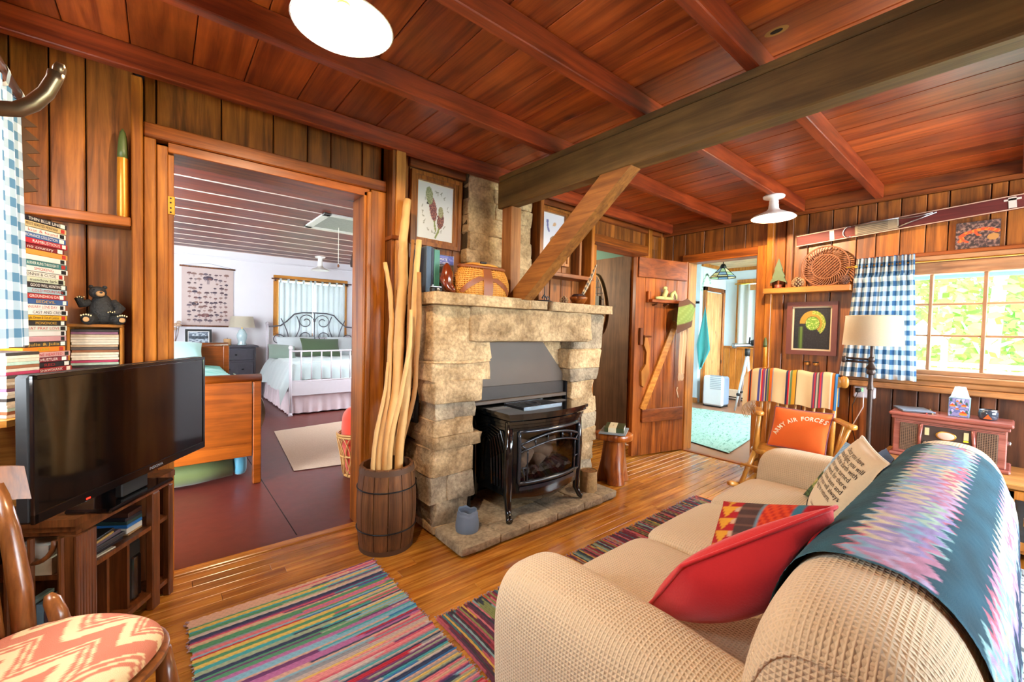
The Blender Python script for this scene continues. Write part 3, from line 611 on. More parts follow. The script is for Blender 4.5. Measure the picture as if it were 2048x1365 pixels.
# ================================================================== fireplace
def rock(mb, x0, x1, y0, y1, z0, z1, amp=.015, e=.12, nu=32, nv=12):
    c = ((x0+x1)/2, (y0+y1)/2, (z0+z1)/2); h = ((x1-x0)/2, (y1-y0)/2, (z1-z0)/2); sd = Vector((random.random()*50, 0, 0))
    def fn(p):
        q = noise.noise_vector(p*9+sd)*amp + noise.noise_vector(p*28+sd)*amp*.4
        st = .015*amp/.015*(noise.noise(Vector((p.z*55, p.x*4, sd.x)))+.6*noise.noise(Vector((p.z*130, p.x*9, sd.x+7)))); d = Vector((p.x/max(h[0], .01), p.y/max(h[1], .01), 0)); d = d.normalized() if d.length > .01 else d
        return p+Vector((q.x, q.y, q.z*.6))+d*st
    mb.superq(c, h, e, e, nu, nv, fn); return mb
def stone_o(name, m, parent, *a, **k):
    if name == 'stone': a = (*a[:4], a[4]+.001, a[5]-.001)
    return rock(MB(), *a, **k).build(name, m, parent, True, 50)
fp = thing('stone_fireplace', 'rough sandstone fireplace with thick slab mantel and stone chimney', 'fireplace', (2.0, 2.4, 0))
M_MORTAR = plain('mortar', '#4a3a24', .95, var=.3, bump=.4)
boxo('core', M_MORTAR, fp, 1.27, 1.47, 2.26, 2.60, .02, 1.39); boxo('core', M_MORTAR, fp, 2.50, 2.70, 2.28, 2.60, .02, 1.39); boxo('core', M_MORTAR, fp, 1.30, 2.70, 2.30, 2.60, 1.20, 1.39); boxo('core', M_MORTAR, fp, 1.68, 2.24, 2.54, 2.60, 1.40, 2.40)
left = [(.05, .20, 1.495), (.19, .36, 1.535), (.35, .52, 1.525), (.51, .60, 1.585), (.59, .70, 1.525), (.69, .80, 1.545), (.79, .935, 1.575)]
for i, (z0, z1, xi) in enumerate(left):
    ms = M_STONE2 if i in (0, 1, 5) else M_STONE
    xo = 1.235 + random.uniform(-.012, .012)
    if i in (0, 2, 3, 4, 6): stone_o('stone', ms, fp, xo, xi, 2.185+random.uniform(-.02, .025), 2.44, z0, z1)
    else:
        xm = xo+(xi-xo)*random.uniform(.35, .6)
        stone_o('stone', ms, fp, xo, xm+.008, 2.19, 2.40, z0, z1); stone_o('stone', ms, fp, xm-.008, xi, 2.185+random.uniform(-.022, .022), 2.44, z0, z1)
    zz = random.uniform(-.03, .03); stone_o('stone', M_STONE, fp, xo+random.uniform(0, .02), 1.5, 2.37, 2.598, z0+zz, z1+zz+.01)
right = [(.05, .22, 2.50, 2.74), (.21, .36, 2.49, 2.72), (.35, .47, 2.47, 2.755), (.46, .60, 2.47, 2.76), (.59, .72, 2.46, 2.745), (.71, .86, 2.44, 2.72), (.85, .96, 2.42, 2.77), (.95, 1.11, 2.40, 2.785)]
for i, (z0, z1, xi, xo) in enumerate(right):
    stone_o('stone', M_STONE if i % 3 else M_STONE2, fp, xi, xo, 2.20+random.uniform(-.022, .022), 2.44, z0, z1); stone_o('stone', M_STONE, fp, xi+.02, xo+random.uniform(-.02, .01), 2.38, 2.598, z0+.02, z1+.02)
for (a, c, z0, z1) in ((2.34, 2.50, .86, 1.0), (2.26, 2.46, .98, 1.10), (2.2, 2.44, 1.08, 1.19)): stone_o('stone', M_STONE, fp, a, c, 2.30, 2.56, z0, z1)
stone_o('corner_block', M_STONE, fp, 1.215, 1.645, 2.165, 2.46, 1.03, 1.385, amp=.018, e=.12, nu=36, nv=18)
stone_o('corner_block', M_STONE, fp, 1.215, 1.65, 2.172, 2.46, .925, 1.045, amp=.02, e=.12, nu=36, nv=10)
for zz_ in (.93, 1.1, 1.25): stone_o('stone', M_STONE, fp, 1.235, 1.5, 2.40, 2.598, zz_, zz_+.155)
stone_o('lintel', M_STONE, fp, 1.45, 2.625, 2.135, 2.46, 1.165, 1.39, amp=.016, e=.14, nu=44, nv=12)
stone_o('stone', M_STONE2, fp, 2.44, 2.815, 2.185, 2.56, 1.10, 1.39, e=.12)
for a, c, z0, z1 in ((1.17, 1.935, 1.385, 1.455), (1.94, 2.11, 1.39, 1.452), (2.115, 2.835, 1.383, 1.452)):
    stone_o('mantel_slab', M_STONE, fp, a, c, 2.10 if a != 1.94 else 2.13, 2.598, z0, z1, amp=.008, e=.1, nu=36, nv=6)
z = 1.44
while z < 2.40:
    h = random.uniform(.085, .15); z1 = min(z+h, 2.42); xm = random.uniform(1.85, 2.05); xl = 1.676+random.uniform(-.006, .012); xr = 2.29+random.uniform(-.03, .02)
    stone_o('stone', M_STONE, fp, xl, xm+.005, 2.515+random.uniform(-.012, .012), 2.598, z-.004, z1+.004); stone_o('stone', M_STONE, fp, xm-.005, xr, 2.515+random.uniform(-.012, .012), 2.598, z-.004, z1+.004); z = z1
# iron clean-out doors on the side
for z0, z1 in ((.655, .865), (.10, .315)):
    d = boxo('cleanout_door', M_IRON, fp, 1.212, 1.232, 2.36, 2.545, z0, z1, b=.004); boxo('door_panel', M_BLACKM, d, 1.207, 1.213, 2.385, 2.52, z0+.025, z1-.025, b=.003)
    MB().tube([(1.205, 2.37, z0+.1), (1.198, 2.37, z0+.1)], .008, 8).build('latch', M_IRON, d)
# metal hood behind the stove
M_SHEET = plain('smoky_sheet_metal', '#54483e', .5, .25, var=.15, nscale=5)
hd = MB(); hd.M = Matrix(((1, 0, 0, 0), (0, 0, -1, 0), (0, 1, 0, 0), (0, 0, 0, 1)))
hd.prism([(1.50, .745), (2.455, .745), (2.455, .885), (2.18, 1.18), (1.50, 1.18)], -2.285, -2.275); hd.build('hood_panel', M_SHEET, fp)
boxo('hood_lip', M_SHEET, fp, 1.53, 2.43, 2.235, 2.275, .745, .77, b=.004); boxo('hood_band', plain('dark_sheet', '#3b3531', .5, .5), fp, 1.53, 2.43, 2.268, 2.276, .76, .86, b=.002)
boxo('hood_flange', M_IRON, fp, 2.425, 2.445, 2.24, 2.28, .50, .885, b=.003); boxo('hood_flange', M_IRON, fp, 1.525, 1.55, 2.24, 2.275, .07, .75, b=.003)
boxo('firebox_back', plain('firebox_black', '#0d0b0a', .95), fp, 1.45, 2.55, 2.56, 2.597, .04, 1.2)  # near-black panel closing the back of the firebox
# hearth of flagstones
he = tag(boxo('hearth', M_MORTAR, None, 1.262, 2.60, 1.895, 2.55, 0, .045), 'low sandstone flag hearth in front of the fireplace', 'hearth')
hx = [1.245, 1.52, 1.74, 1.99, 2.26, 2.45, 2.625]
for i, (a, c) in enumerate(zip(hx[:-1], hx[1:])):
    ym = random.uniform(2.02, 2.2)
    rock(MB(), a, c, 1.875+random.uniform(-.01, .01), ym, .012, .06, amp=.006, e=.12).build('flagstone', M_STONE2, he, True, 50)
    rock(MB(), a, c, ym, 2.50, .012, .06, amp=.006, e=.12).build('flagstone', M_STONE2 if i % 2 else M_STONE, he, True, 50)
# ================================================================== gas stove
st = thing('heating_stove', 'black enamelled cast-iron stove with arched glass door on the hearth', 'stove', (1.965, 2.1, .06))
XC, HW = 1.965, .315
yf = lambda x: 1.975-.055*(1-((x-XC)/HW)**2)
M_ENAM = plain('black_enamel', '#0a0c0e', .1, .0, coat=.8)
M_ENAM2 = plain('pewter_enamel', '#3d434b', .25, .6, coat=.4)
def plan(off, yb, n=16):
    return [(XC-HW-off+2*(HW+off)*i/n, yf(max(XC-HW, min(XC+HW, XC-HW+2*HW*i/n)))-off) for i in range(n+1)]+[(XC+HW+off, yb), (XC-HW-off, yb)]
MB().prism(plan(.035, 2.42), .695, .715).prism(plan(.045, 2.42), .715, .735).build('top_plate', M_ENAM, st)
for k in range(3): MB().prism(plan(.022-.006*k, 2.40), .665-.022*k, .683-.022*k).build('louvre', M_ENAM, st)
gr = MB()
for k in range(13): gr.box(1.80+.0275*k, 1.808+.0275*k, 2.02, 2.215, .735, .745)
gr.box(1.795, 2.145, 2.015, 2.025, .735, .747).box(1.795, 2.145, 2.21, 2.22, .735, .747); gr.build('top_grille', M_ENAM2, st)
MB().lathe([(.055, 0), (.055, .012), (.03, .014), (.03, 0)], 20, (1.97, 2.12, .735)).build('flue_ring', M_IRON, st)
sd = MB(); sd.box(XC-HW, XC-HW+.02, 1.985, 2.40, .20, .70, .004).box(XC+HW-.02, XC+HW, 1.985, 2.40, .20, .70, .004).box(XC-HW, XC+HW, 2.38, 2.41, .20, .70).box(XC-HW+.005, XC+HW-.005, 2.0, 2.40, .20, .235).box(XC-HW+.005, XC+HW-.005, 2.0, 2.40, .60, .70)
sd.build('body', M_ENAM, st)
for sx in (-1, 1):
    for k in range(6):
        a = .05+.03*k; xx = XC+sx*(HW+.003)
        MB().tube([(xx, 2.195-a, .25), (xx+sx*.008, 2.195-a, .42+.015*k), (xx+sx*.008, 2.195-a*.7, .50+a*.55), (xx+sx*.008, 2.195, .52+a*.6), (xx+sx*.008, 2.195+a*.7, .50+a*.55), (xx+sx*.008, 2.195+a, .42+.015*k), (xx, 2.195+a, .25)], .007, 6).build('side_rib', M_ENAM, st)
def S(x, z, off=.0): return Vector((x, yf(x)-off-.012*math.sin(math.pi*(z-.2)/.5), z))
def strip(x0, z0, x1, z1, r=.007, n=10, off=.008):
    return [S(x0+(x1-x0)*i/n, z0+(z1-z0)*i/n, off) for i in range(n+1)], r
band = lambda a, b_, z0, z1, off=.0: MB().grid(lambda u, v: S(a+(b_-a)*u, z0+(z1-z0)*v, off), 16, 3)
band(XC-HW, XC+HW, .20, .30).build('lower_front', M_ENAM, st, True); band(XC-HW, XC+HW, .60, .67, -.02).build('upper_front', plain('louvre_gap', '#040405', .8), st, True)
band(XC-HW, XC-HW+.055, .29, .62).build('front_stile', M_ENAM, st, True); band(XC+HW-.045, XC+HW, .29, .62).build('front_stile', M_ENAM, st, True)
door = MB(); XD0, XD1, ZD0, ZD1 = XC-HW+.05, XC+HW-.03, .295, .615
for seg in ((XD0, ZD0, XD1, ZD0), (XD0, ZD1, XD1, ZD1), (XD0, ZD0, XD0, ZD1), (XD1, ZD0, XD1, ZD1)): p, r = strip(*seg, r=.011); door.tube(p, r, 8)
arc = lambda zb, rise, i, n: (XD0+.01+(XD1-XD0-.02)*i/n, zb+rise*math.sin(math.pi*(.14+.72*i/n)))
for zb, rise, r in ((.50, .09, .008), (.455, .085, .006)): door.tube([S(*arc(zb, rise, i, 16), .01) for i in range(17)], r, 6)
for t in (3, 6, 10, 13): door.tube([S(*arc(.455, .085, t, 16), .01), S(*arc(.50, .09, t, 16), .01)], .005, 6)
for xx in (XD0+.055, XD1-.055): door.tube(strip(xx, ZD0, xx, .50)[0], .005, 6)
for xx, x2 in ((XD0, XD0+.055), (XD1, XD1-.055)): door.tube([S(xx, .54, .01), S(x2, .50, .01)], .005, 6); door.tube([S(xx, .39, .01), S(x2, .39, .01)], .005, 6)
do = door.build('door_frame', M_ENAM2, st, True)
MB().grid(lambda u, v: S(XD0+(XD1-XD0)*u, ZD0+(ZD1-ZD0)*v, .002), 12, 4).build('door_glass', glassy('smoked_glass', (.86, .83, .8), .09, .03), do, True)
MB().tube([S(XD0+.015, .40, .02), S(XD0+.02, .35, .03), S(XD0+.03, .315, .02)], .004, 6).build('door_latch', M_ENAM2, do)
band(XC-HW+.06, XC+HW-.06, .245, .27, .006).build('ash_lip', M_ENAM2, st, True)
MB().grid(lambda u, v: (XC-.25+.5*u, yf(XC-.25+.5*u)+.01+.13*v*v, .20-.085*math.sin(v*1.57)*math.sin(math.pi*(.1+.8*u))), 16, 8).build('ash_pan', M_ENAM, st, True)
for sx in (-1, 1):
    for yy, sy in ((1.985, -1), (2.34, 1)):
        lx = XC+sx*(HW-.0)
        MB().tube([(lx, yy, .68), (lx+sx*.004, yy-.006, .45), (lx+sx*.002, yy, .22), (lx-sx*.004, yy+sy*.0, .14), (lx+sx*.01, yy+sy*.025, .085), (lx+sx*.02, yy+sy*.045, .08)], [.026, .03, .028, .022, .018, .022], 10).build('leg', M_ENAM, st, True)
M_LOG = plain('ceramic_log', '#7a6555', .95, var=.45, nscale=25, bump=.6)
for p0, p1, r in (((1.80, 2.06, .36), (1.98, 2.16, .40), .045), ((1.86, 2.22, .47), (2.12, 2.10, .39), .04), ((1.98, 2.10, .35), (2.20, 2.2, .38), .042), ((2.0, 2.26, .42), (2.2, 2.12, .46), .03)):
    p0, p1 = Vector(p0), Vector(p1); MB().tube([p0.lerp(p1, t/6) for t in range(7)], [r*random.uniform(.85, 1.1) for _ in range(7)], 10).build('log', M_LOG, st, True)
eb = MB().grid(lambda u, v: (1.70+.53*u, 1.99+.3*v, .305+.03*noise.noise(Vector((u*14, v*9, 0)))+.01), 24, 14); tag(eb.build('ember_bed', plain('embers', '#4a4440', .95, var=.6, nscale=90, bump=.8), st), kind='stuff')
# ================================================================== on and around the hearth
M_POT = plain('blue_grey_stoneware', '#6d7d92', .5, var=.12, nscale=12, bump=.1)
pc = PZ(.06, 938, 1062); pt = thing('stoneware_pot', 'blue-grey stoneware pot with torn uneven rim on the hearth', 'pot', (pc.x, pc.y, .06))
def potf(u, v):
    a = 2*math.pi*u; hh = .128-.012*math.exp(-((a-.6)/.5)**2)-.007*math.exp(-((a-4.4)/.5)**2)+.003*math.sin(7*a)
    if v < .6: t = v/.6; r = .066+.004*math.sin(t*6); z = t*hh*.98
    else: t = (v-.6)/.4; r = .066-.012*min(1, t*3); z = hh*(1-max(0, t-.15))
    if v > .5 and v < .68: r -= .008
    return (pc.x+r*math.cos(a), pc.y+.02+r*math.sin(a), .055+z)
MB().grid(potf, 36, 24, cu=True).build('wall', M_POT, pt, True); MB().lathe([(.064, 0), (.064, .01)], 28, (pc.x, pc.y+.02, .056)).build('foot', M_POT, pt, True)
lg = thing('log_slice', 'short bark-covered birch log standing at the hearth end', 'log', (2.46, 2.02, .06))
lb = MB(); lb.grid(lambda u, v: (2.46+(.062+.005*noise.noise(Vector((math.cos(6.283*u)*2, math.sin(6.283*u)*2, v*2))))*math.cos(6.283*u), 2.02+(.062+.005*noise.noise(Vector((math.cos(6.283*u)*2, math.sin(6.283*u)*2, v*2))))*math.sin(6.283*u), .055+.155*v), 28, 8, cu=True)
lb.build('bark', plain('pale_bark', '#a98a5f', .95, var=.5, nscale=35, bump=.8), lg, True)
MB().lathe([(.0585, .185), (.045, .1885), (.01, .187)], 24, (2.46, 2.02, .02)).build('cut_face', wood('log_end', '#a8763c', '#6e451d', 'Z', 3, .7, .2, .02, knots=False), lg)
# cedar stump stool
sc = PZ(0, 1236, 968); sx_, sy_ = sc.x+.03, sc.y+.07
so = thing('stump_stool', 'glossy cedar stump stool with slab top beside the fireplace', 'stool', (sx_, sy_, 0))
def stump(u, v):
    a = 2*math.pi*u; leg = .5+.5*math.cos(3*a+.6); t = v
    r = .105-.02*t+.045*(1-t)**2*leg; r *= 1+.05*noise.noise(Vector((math.cos(a)*2, math.sin(a)*2, t*2)))
    z = .005+.355*t
    if leg < .35 and t < .35: r -= .05*(.35-leg)*(1-t/.35)*2
    return (sx_+r*math.cos(a), sy_+r*math.sin(a), z)
MB().grid(stump, 48, 14, cu=True).build('trunk', W_STUMP, so, True)
def slab(p):
    a = math.atan2(p.y, p.x); k = 1+.12*math.sin(3*a+.5)+.07*math.sin(5*a+1)+.05*noise.noise(p*14)
    return Vector((p.x*k, p.y*k, p.z))
MB().superq((sx_, sy_, .385), (.155, .145, .035), .35, 1, 40, 10, slab).build('slab_top', W_STUMP, so, True)
def flat_book(name, label, c, sz, rz, cover, pages, group=None, band=None, titles=None):
    t = thing(name, label, 'book', c, group); M = Matrix.Translation(c) @ Matrix.Rotation(rz, 4, 'Z'); w_, d_, h_ = sz
    def bx(nm, m, *a, b=0.0):
        mb = MB(); mb.M = M; mb.box(*a, b=b); return mb.build(nm, m, t)
    bx('pages', pages, -w_/2+.004, w_/2-.003, -d_/2+.003, d_/2-.003, .002, h_-.002); bx('cover', cover, -w_/2, w_/2, -d_/2, d_/2, h_-.002, h_, b=.0005); bx('cover', cover, -w_/2, w_/2, -d_/2, d_/2, 0, .002, b=.0005); bx('spine', cover, -w_/2-.001, -w_/2+.004, -d_/2, d_/2, 0, h_, b=.001)
    if band: bx('band', band, -w_/2-.002, w_/2+.001, -d_*.1, d_*.3, -.0005, h_+.0008)
    if titles: text_obj('title', titles, .014, M @ Matrix.Translation((0, d_*.1, h_+.0012)) @ Matrix.Rotation(math.pi, 4, 'Z'), M_BLACKM, t)
    return t
flat_book('magazine', 'thin grey-blue magazine under the book on the stump stool', (sx_-.02, sy_-.01, .4195), (.27, .21, .01), .5, plain('grey_blue_cover', '#7d8a92', .4), M_PAPER)
flat_book('hardback_book', 'dark green book with cream paper band on the stump stool', (sx_-.0, sy_-.005, .4300), (.22, .155, .035), .55, plain('dark_green_cover', '#3a4426', .4, var=.5, nscale=20), M_PAPER, band=plain('cream_band', '#d8cfae', .7), titles='Walden')
# ================================================================== barrel with sticks
bcx, bcy = .998, 2.285
bar = thing('nail_keg', 'old wooden keg full of peeled sticks beside the doorway', 'barrel', (bcx, bcy, 0))
prof = lambda t: .139+.026*math.sin(math.pi*(.08+.84*t))
W_KEG = wood('weathered_keg', '#8a5a30', '#573318', 'Z', 1.5, .6, .25, .16, knots=False)
ns = 13
for k in range(ns):
    a0, a1 = 2*math.pi*k/ns+.012, 2*math.pi*(k+1)/ns-.012; mb = MB()
    ro = lambda t: prof(t); vs = []
    for t in np.linspace(0, 1, 9):
        for (aa, rr) in ((a0, prof(t)), ((a0+a1)/2, prof(t)+.001), (a1, prof(t)), (a1, prof(t)-.012), (a0, prof(t)-.012)):
            vs.append((bcx+rr*math.cos(aa), bcy+rr*math.sin(aa), .47*t))
    fs = [(i*5+j, i*5+(j+1) % 5, (i+1)*5+(j+1) % 5, (i+1)*5+j) for i in range(8) for j in range(5)]+[tuple(range(5))[::-1], tuple(40+j for j in range(5))]
    mb.add(vs, fs); mb.build('stave', W_KEG, bar)
for t in (.27, .75):
    MB().tube([(bcx+(prof(t)+.003)*math.cos(a), bcy+(prof(t)+.003)*math.sin(a), .47*t) for a in np.linspace(0, 2*math.pi, 41)[:-1]], .004, 6, closed=True).build('wire_hoop', M_IRON, bar, True)
for t0, t1 in ((.0, .06), (.93, .99)):
    MB().grid(lambda u, v: (bcx+(prof(t0+(t1-t0)*v)+.003)*math.cos(6.2832*u), bcy+(prof(t0+(t1-t0)*v)+.003)*math.sin(6.2832*u), .47*(t0+(t1-t0)*v)), 40, 2, cu=True).build('rim_hoop', plain('rusty_hoop', '#5d4433', .6, .3), bar, True)
MB().lathe([(.125, .02), (.125, .03)], 24, (bcx, bcy, 0)).build('keg_bottom', W_KEG, bar)
text_obj('stencil', '7', .06, frameM((bcx+.152*math.cos(-.75), bcy+.152*math.sin(-.75)-.004, .405), (math.sin(.75), math.cos(.75), 0), z=(math.cos(.75), -math.sin(.75), 0)), plain('stencil_paint', '#3a2313', .8), bar)
W_PEEL = plain('peeled_stick', '#dcb070', .6, var=.2, nscale=18, bump=.2); W_BARKS = plain('brown_stick', '#a0703c', .7, var=.3, nscale=18, bump=.3)
# stick paths given by pixels; depth from the keg's mouth to the wall it leans on
sticks = [('thick pale driftwood stick, the tallest in the keg', W_PEEL, [(787, 1040, 2.33), (790, 900, 2.34), (795, 760, 2.34), (800, 640, 2.34), (806, 560, 2.35), (806, 480, 2.37), (815, 400, 2.40)], [.034, .033, .031, .03, .03, .027, .023]),
 ('thin pale crooked stick leaning towards the doorway', W_PEEL, [(765, 1030, 2.31), (772, 880, 2.34), (778, 740, 2.36), (784, 640, 2.38), (780, 580, 2.39), (770, 525, 2.40)], [.017, .017, .016, .016, .015, .012]),
 ('straight pale stick at the doorway side of the keg', W_PEEL, [(757, 1020, 2.29), (764, 860, 2.31), (776, 725, 2.33)], [.014, .012, .008]),
 ('forked pale branch with a bent top in the keg', W_PEEL, [(806, 1030, 2.30), (808, 900, 2.29), (816, 760, 2.27), (826, 680, 2.25), (830, 600, 2.24), (833, 540, 2.23), (838, 480, 2.22)], [.026, .025, .022, .02, .02, .018, .016]),
 ('slim brown stick against the stone side', W_BARKS, [(822, 1000, 2.30), (828, 850, 2.26), (833, 720, 2.22), (838, 640, 2.19), (838, 545, 2.18)], [.014, .014, .014, .016, .012]),
 ('short brown stick behind the pale ones in the keg', W_BARKS, [(795, 1010, 2.38), (798, 820, 2.40), (800, 680, 2.42), (797, 580, 2.43)], [.016, .015, .014, .012]),
 ('pale curved stick crossing in front of the keg bundle', W_PEEL, [(780, 1035, 2.25), (793, 870, 2.23), (806, 770, 2.21), (820, 690, 2.19), (822, 620, 2.19)], [.016, .015, .013, .012, .009]),
 ('grey-brown twig rising behind the tallest stick', W_BARKS, [(812, 990, 2.36), (814, 760, 2.32), (819, 600, 2.29), (826, 480, 2.28)], [.012, .012, .011, .01])]
slots = ((0, .02), (-.054, 0), (-.092, -.02), (.064, -.015), (.095, .03), (-.03, .077), (-.01, -.052), (.042, .068))
for (lab, m, path, rr), slot in zip(sticks, slots):
    pts = [PY(y, px, py) for px, py, y in path]; P2 = []; R2 = []
    pts[0].z = max(pts[0].z, .05)
    for i in range(len(pts)-1):
        for t in (0, .2, .4, .6, .8):
            q = pts[i].lerp(pts[i+1], t)+Vector((random.uniform(-1, 1), random.uniform(-1, 1), 0))*.001; w_ = max(0, min(1, (q.z-.47)/.45)); w_ = w_*w_*(3-2*w_); q.x = (bcx+slot[0])*(1-w_)+q.x*w_; q.y = (bcy+slot[1])*(1-w_)+q.y*w_
            P2.append(q); R2.append((rr[i]*(1-t)+rr[i+1]*t)*random.uniform(.93, 1.07))
    P2.append(pts[-1]); R2.append(rr[-1])
    so_ = MB().tube(P2, R2, 10).build('walking_stick', m, None, True); tag(so_, lab, 'stick', 'sticks in the keg')
# ================================================================== painting helpers
def ell(u, v, cx, cy, rx, ry, a=0.0):
    x, y_ = u-cx, v-cy; c, s = math.cos(a), math.sin(a); X, Y = x*c+y_*s, -x*s+y_*c
    return (X/rx)**2+(Y/ry)**2 < 1
def dseg(u, v, a, b):
    ax, ay = a; bx_, by = b; dx, dy = bx_-ax, by-ay; t = max(0, min(1, ((u-ax)*dx+(v-ay)*dy)/(dx*dx+dy*dy+1e-12)))
    return math.hypot(u-ax-dx*t, v-ay-dy*t)
def dpoly(u, v, pts): return min(dseg(u, v, a, b) for a, b in zip(pts[:-1], pts[1:]))
def sheet(name, M, w_, h_, nx, ny, fn, parent, mat=None):
    mb = MB(); mb.M = M
    mb.grid(lambda u, v: ((u-.5)*w_, (v-.5)*h_, 0), nx, ny)
    cols = [fn(i/nx, j/ny) for j in range(ny+1) for i in range(nx+1)]
    return mb.build(name, mat or M_PAINT, parent, colors=cols)
def framed(name, label, M, w_, h_, fw, fd, fmat, fn, nx, ny, matw=0.0, matc='#d9cfae', cat='picture', steps=2, group=None):
    t = thing(name, label, cat, M.translation, group)
    for k in range(steps):
        mb = MB(); mb.M = M; o = fw*k/steps; i_ = fw*(k+1)/steps; d0 = fd*(1-.28*k)
        W0, H0, W1, H1 = w_/2-o, h_/2-o, w_/2-i_, h_/2-i_
        P = [(-W0, -H0), (W0, -H0), (W0, H0), (-W0, H0)]; Q = [(-W1, -H1), (W1, -H1), (W1, H1), (-W1, H1)]
        for s in range(4):
            a, b_, c, d = P[s], P[(s+1) % 4], Q[(s+1) % 4], Q[s]
            mb.add([(*a, 0), (*b_, 0), (*c, 0), (*d, 0), (*a, d0), (*b_, d0), (*c, d0), (*d, d0)], [(0, 3, 2, 1), (4, 5, 6, 7), (0, 1, 5, 4), (1, 2, 6, 5), (2, 3, 7, 6), (3, 0, 4, 7)])
        mb.build('frame', fmat, t)
    iw, ih = w_-2*fw, h_-2*fw
    mb = MB(); mb.M = M; mb.box(-iw/2, iw/2, -ih/2, ih/2, .001, .004); mb.build('mount', plain('mount_'+matc[1:], matc, .8), t)
    sheet('print', M @ Matrix.Translation((0, 0, .0052)), iw-2*matw, ih-2*matw, nx, ny, fn, t)
    return t
def MW_back(x, z, y=2.598): return frameM((x, y, z), (1, 0, 0), z=(0, -1, 0))        # picture on the back wall, facing the room
def MW_right(y, z, x=4.297): return frameM((x, y, z), (0, -1, 0), z=(-1, 0, 0))
W_FRAME = wood('oak_frame', '#b8742f', '#7d4516', 'Z', 2, .35, .08, .05, knots=False)
def botanical(seed):
    r = random.Random(seed); paper = lin('#d3d6d6'); spots = []
    twigs = []
    for _ in range(26):
        a = r.uniform(0, 6.28); c = (.5+.36*math.cos(a), .5+.38*math.sin(a)); twigs.append((c, (c[0]+r.uniform(-.05, .05), c[1]+r.uniform(-.05, .05))))
    def f(u, v):
        n = noise.noise(Vector((u*40, v*50, seed)))
        for (cx, cy, rx, ry, a, c1, c2) in ((.33, .78, .1, .16, .2, '#7f8a62', '#a8a886'), (.44, .55, .1, .22, .25, '#6a3f45', '#a36a5e'), (.66, .52, .075, .10, .1, '#8b8a63', '#a8a886'), (.66, .36, .095, .15, -.2, '#5c3a3d', '#9a6455')):
            if ell(u, v, cx, cy, rx, ry, a): return lin(c1) if n < 0.05 else lin(c2)
        if ell(u, v, .36, .66, .11, .04, .25) or ell(u, v, .64, .43, .09, .03, 0): return lin('#2d2226')
        if dpoly(u, v, [(.47, .4), (.5, .25), (.53, .16)]) < .02 or dpoly(u, v, [(.63, .28), (.6, .15), (.52, .04)]) < .022: return lin('#7c8a4e')
        for a, b_ in twigs:
            if abs(u-a[0]) < .09 and abs(v-a[1]) < .09 and dseg(u, v, a, b_) < .009+.008*max(0, n): return lin('#8f9188')
        return paper
    return f
framed('framed_print', 'framed purple pitcher-plant print hung above the mantel books', MW_back(1.452, 2.04, 2.598) @ Matrix.Rotation(-.015, 4, 'Z'), .385, .485, .05, .035, W_FRAME, botanical(1), 60, 80, .006)
def botanical2(u, v):
    p = lin('#cfd0d8')
    if dpoly(u, v, [(.22, .80), (.24, .68), (.3, .62)]) < .035 or ell(u, v, .22, .82, .06, .045): return lin('#6a6796')
    if ell(u, v, .55, .78, .08, .04, .3): return lin('#c9a07a')
    if ell(u, v, .5, .45, .16, .07, .2) or dpoly(u, v, [(.5, .42), (.55, .25)]) < .03: return lin('#8a6a4a')
    if dpoly(u, v, [(.2, .14), (.5, .12), (.8, .13)]) < .008: return lin('#8d8d92')
    return p
framed('framed_print', 'framed mushroom print half hidden behind the diagonal brace', MW_back(2.60, 2.05, 2.598), .35, .48, .042, .035, W_FRAME, botanical2, 50, 60, .004)
# ================================================================== on the mantel
MT = 1.452
def book_up(label, x0, x1, yc, h, d, cover, group=None, title=None, rot=0.0):
    t = thing('hardback_book', label, 'book', ((x0+x1)/2, yc, MT), group)
    boxo('cover', cover, t, x0, x1, yc-d/2, yc+d/2, MT+.001, MT+h, b=.003); boxo('pages', M_PAPER, t, x0+.003, x1-.003, yc-d/2+.004, yc+d/2+.001, MT+.004, MT+h+.0006)
    return t
for lab, a, c, hh, col in (('tall slate-blue hardback standing on the mantel', 1.238, 1.272, .275, '#3d5570'), ('tall navy hardback standing between blue and teal books', 1.274, 1.288, .27, '#26364f'), ('tall teal hardback standing on the mantel', 1.290, 1.328, .262, '#3f8074')):
    book_up(lab, a-.038, c-.038, 2.33, hh, .19, plain('cover_'+col[1:], col, .5, var=.08))
bk = thing('picture_book', 'large picture book facing out with a river on its cover', 'book', (1.40, 2.36, MT)); cv = boxo('cover', plain('cover_slate', '#4a4f66', .5), bk, 1.33, 1.50, 2.37, 2.40, MT+.001, MT+.262, b=.003); boxo('pages', M_PAPER, bk, 1.334, 1.503, 2.374, 2.397, MT+.004, MT+.2625)
def river(u, v):
    n = noise.noise(Vector((u*7, v*16, 0)))
    if v > .78: return lin('#4a55a0') if n > -.1 else lin('#6d74b8')
    if v > .55: return lin('#4b4438') if n > 0 else lin('#5c5648')
    return lin('#b89aa4') if n > .05 else (lin('#8e7f9a') if n > -.25 else lin('#6f5c66'))
sheet('cover_print', frameM((1.415, 2.3690, MT+.131), (1, 0, 0), z=(0, -1, 0)), .166, .255, 30, 44, river, cv)
for i, l in enumerate(('ULTIMATE', 'BIGGEST RIVER', 'ADVENTURE')): text_obj('cover_title', l, .022, frameM((1.40, 2.3675, MT+.232-.022*i), (1, 0, 0), z=(0, -1, 0)), M_WHITE, cv, width=.10+.02*(i == 1))
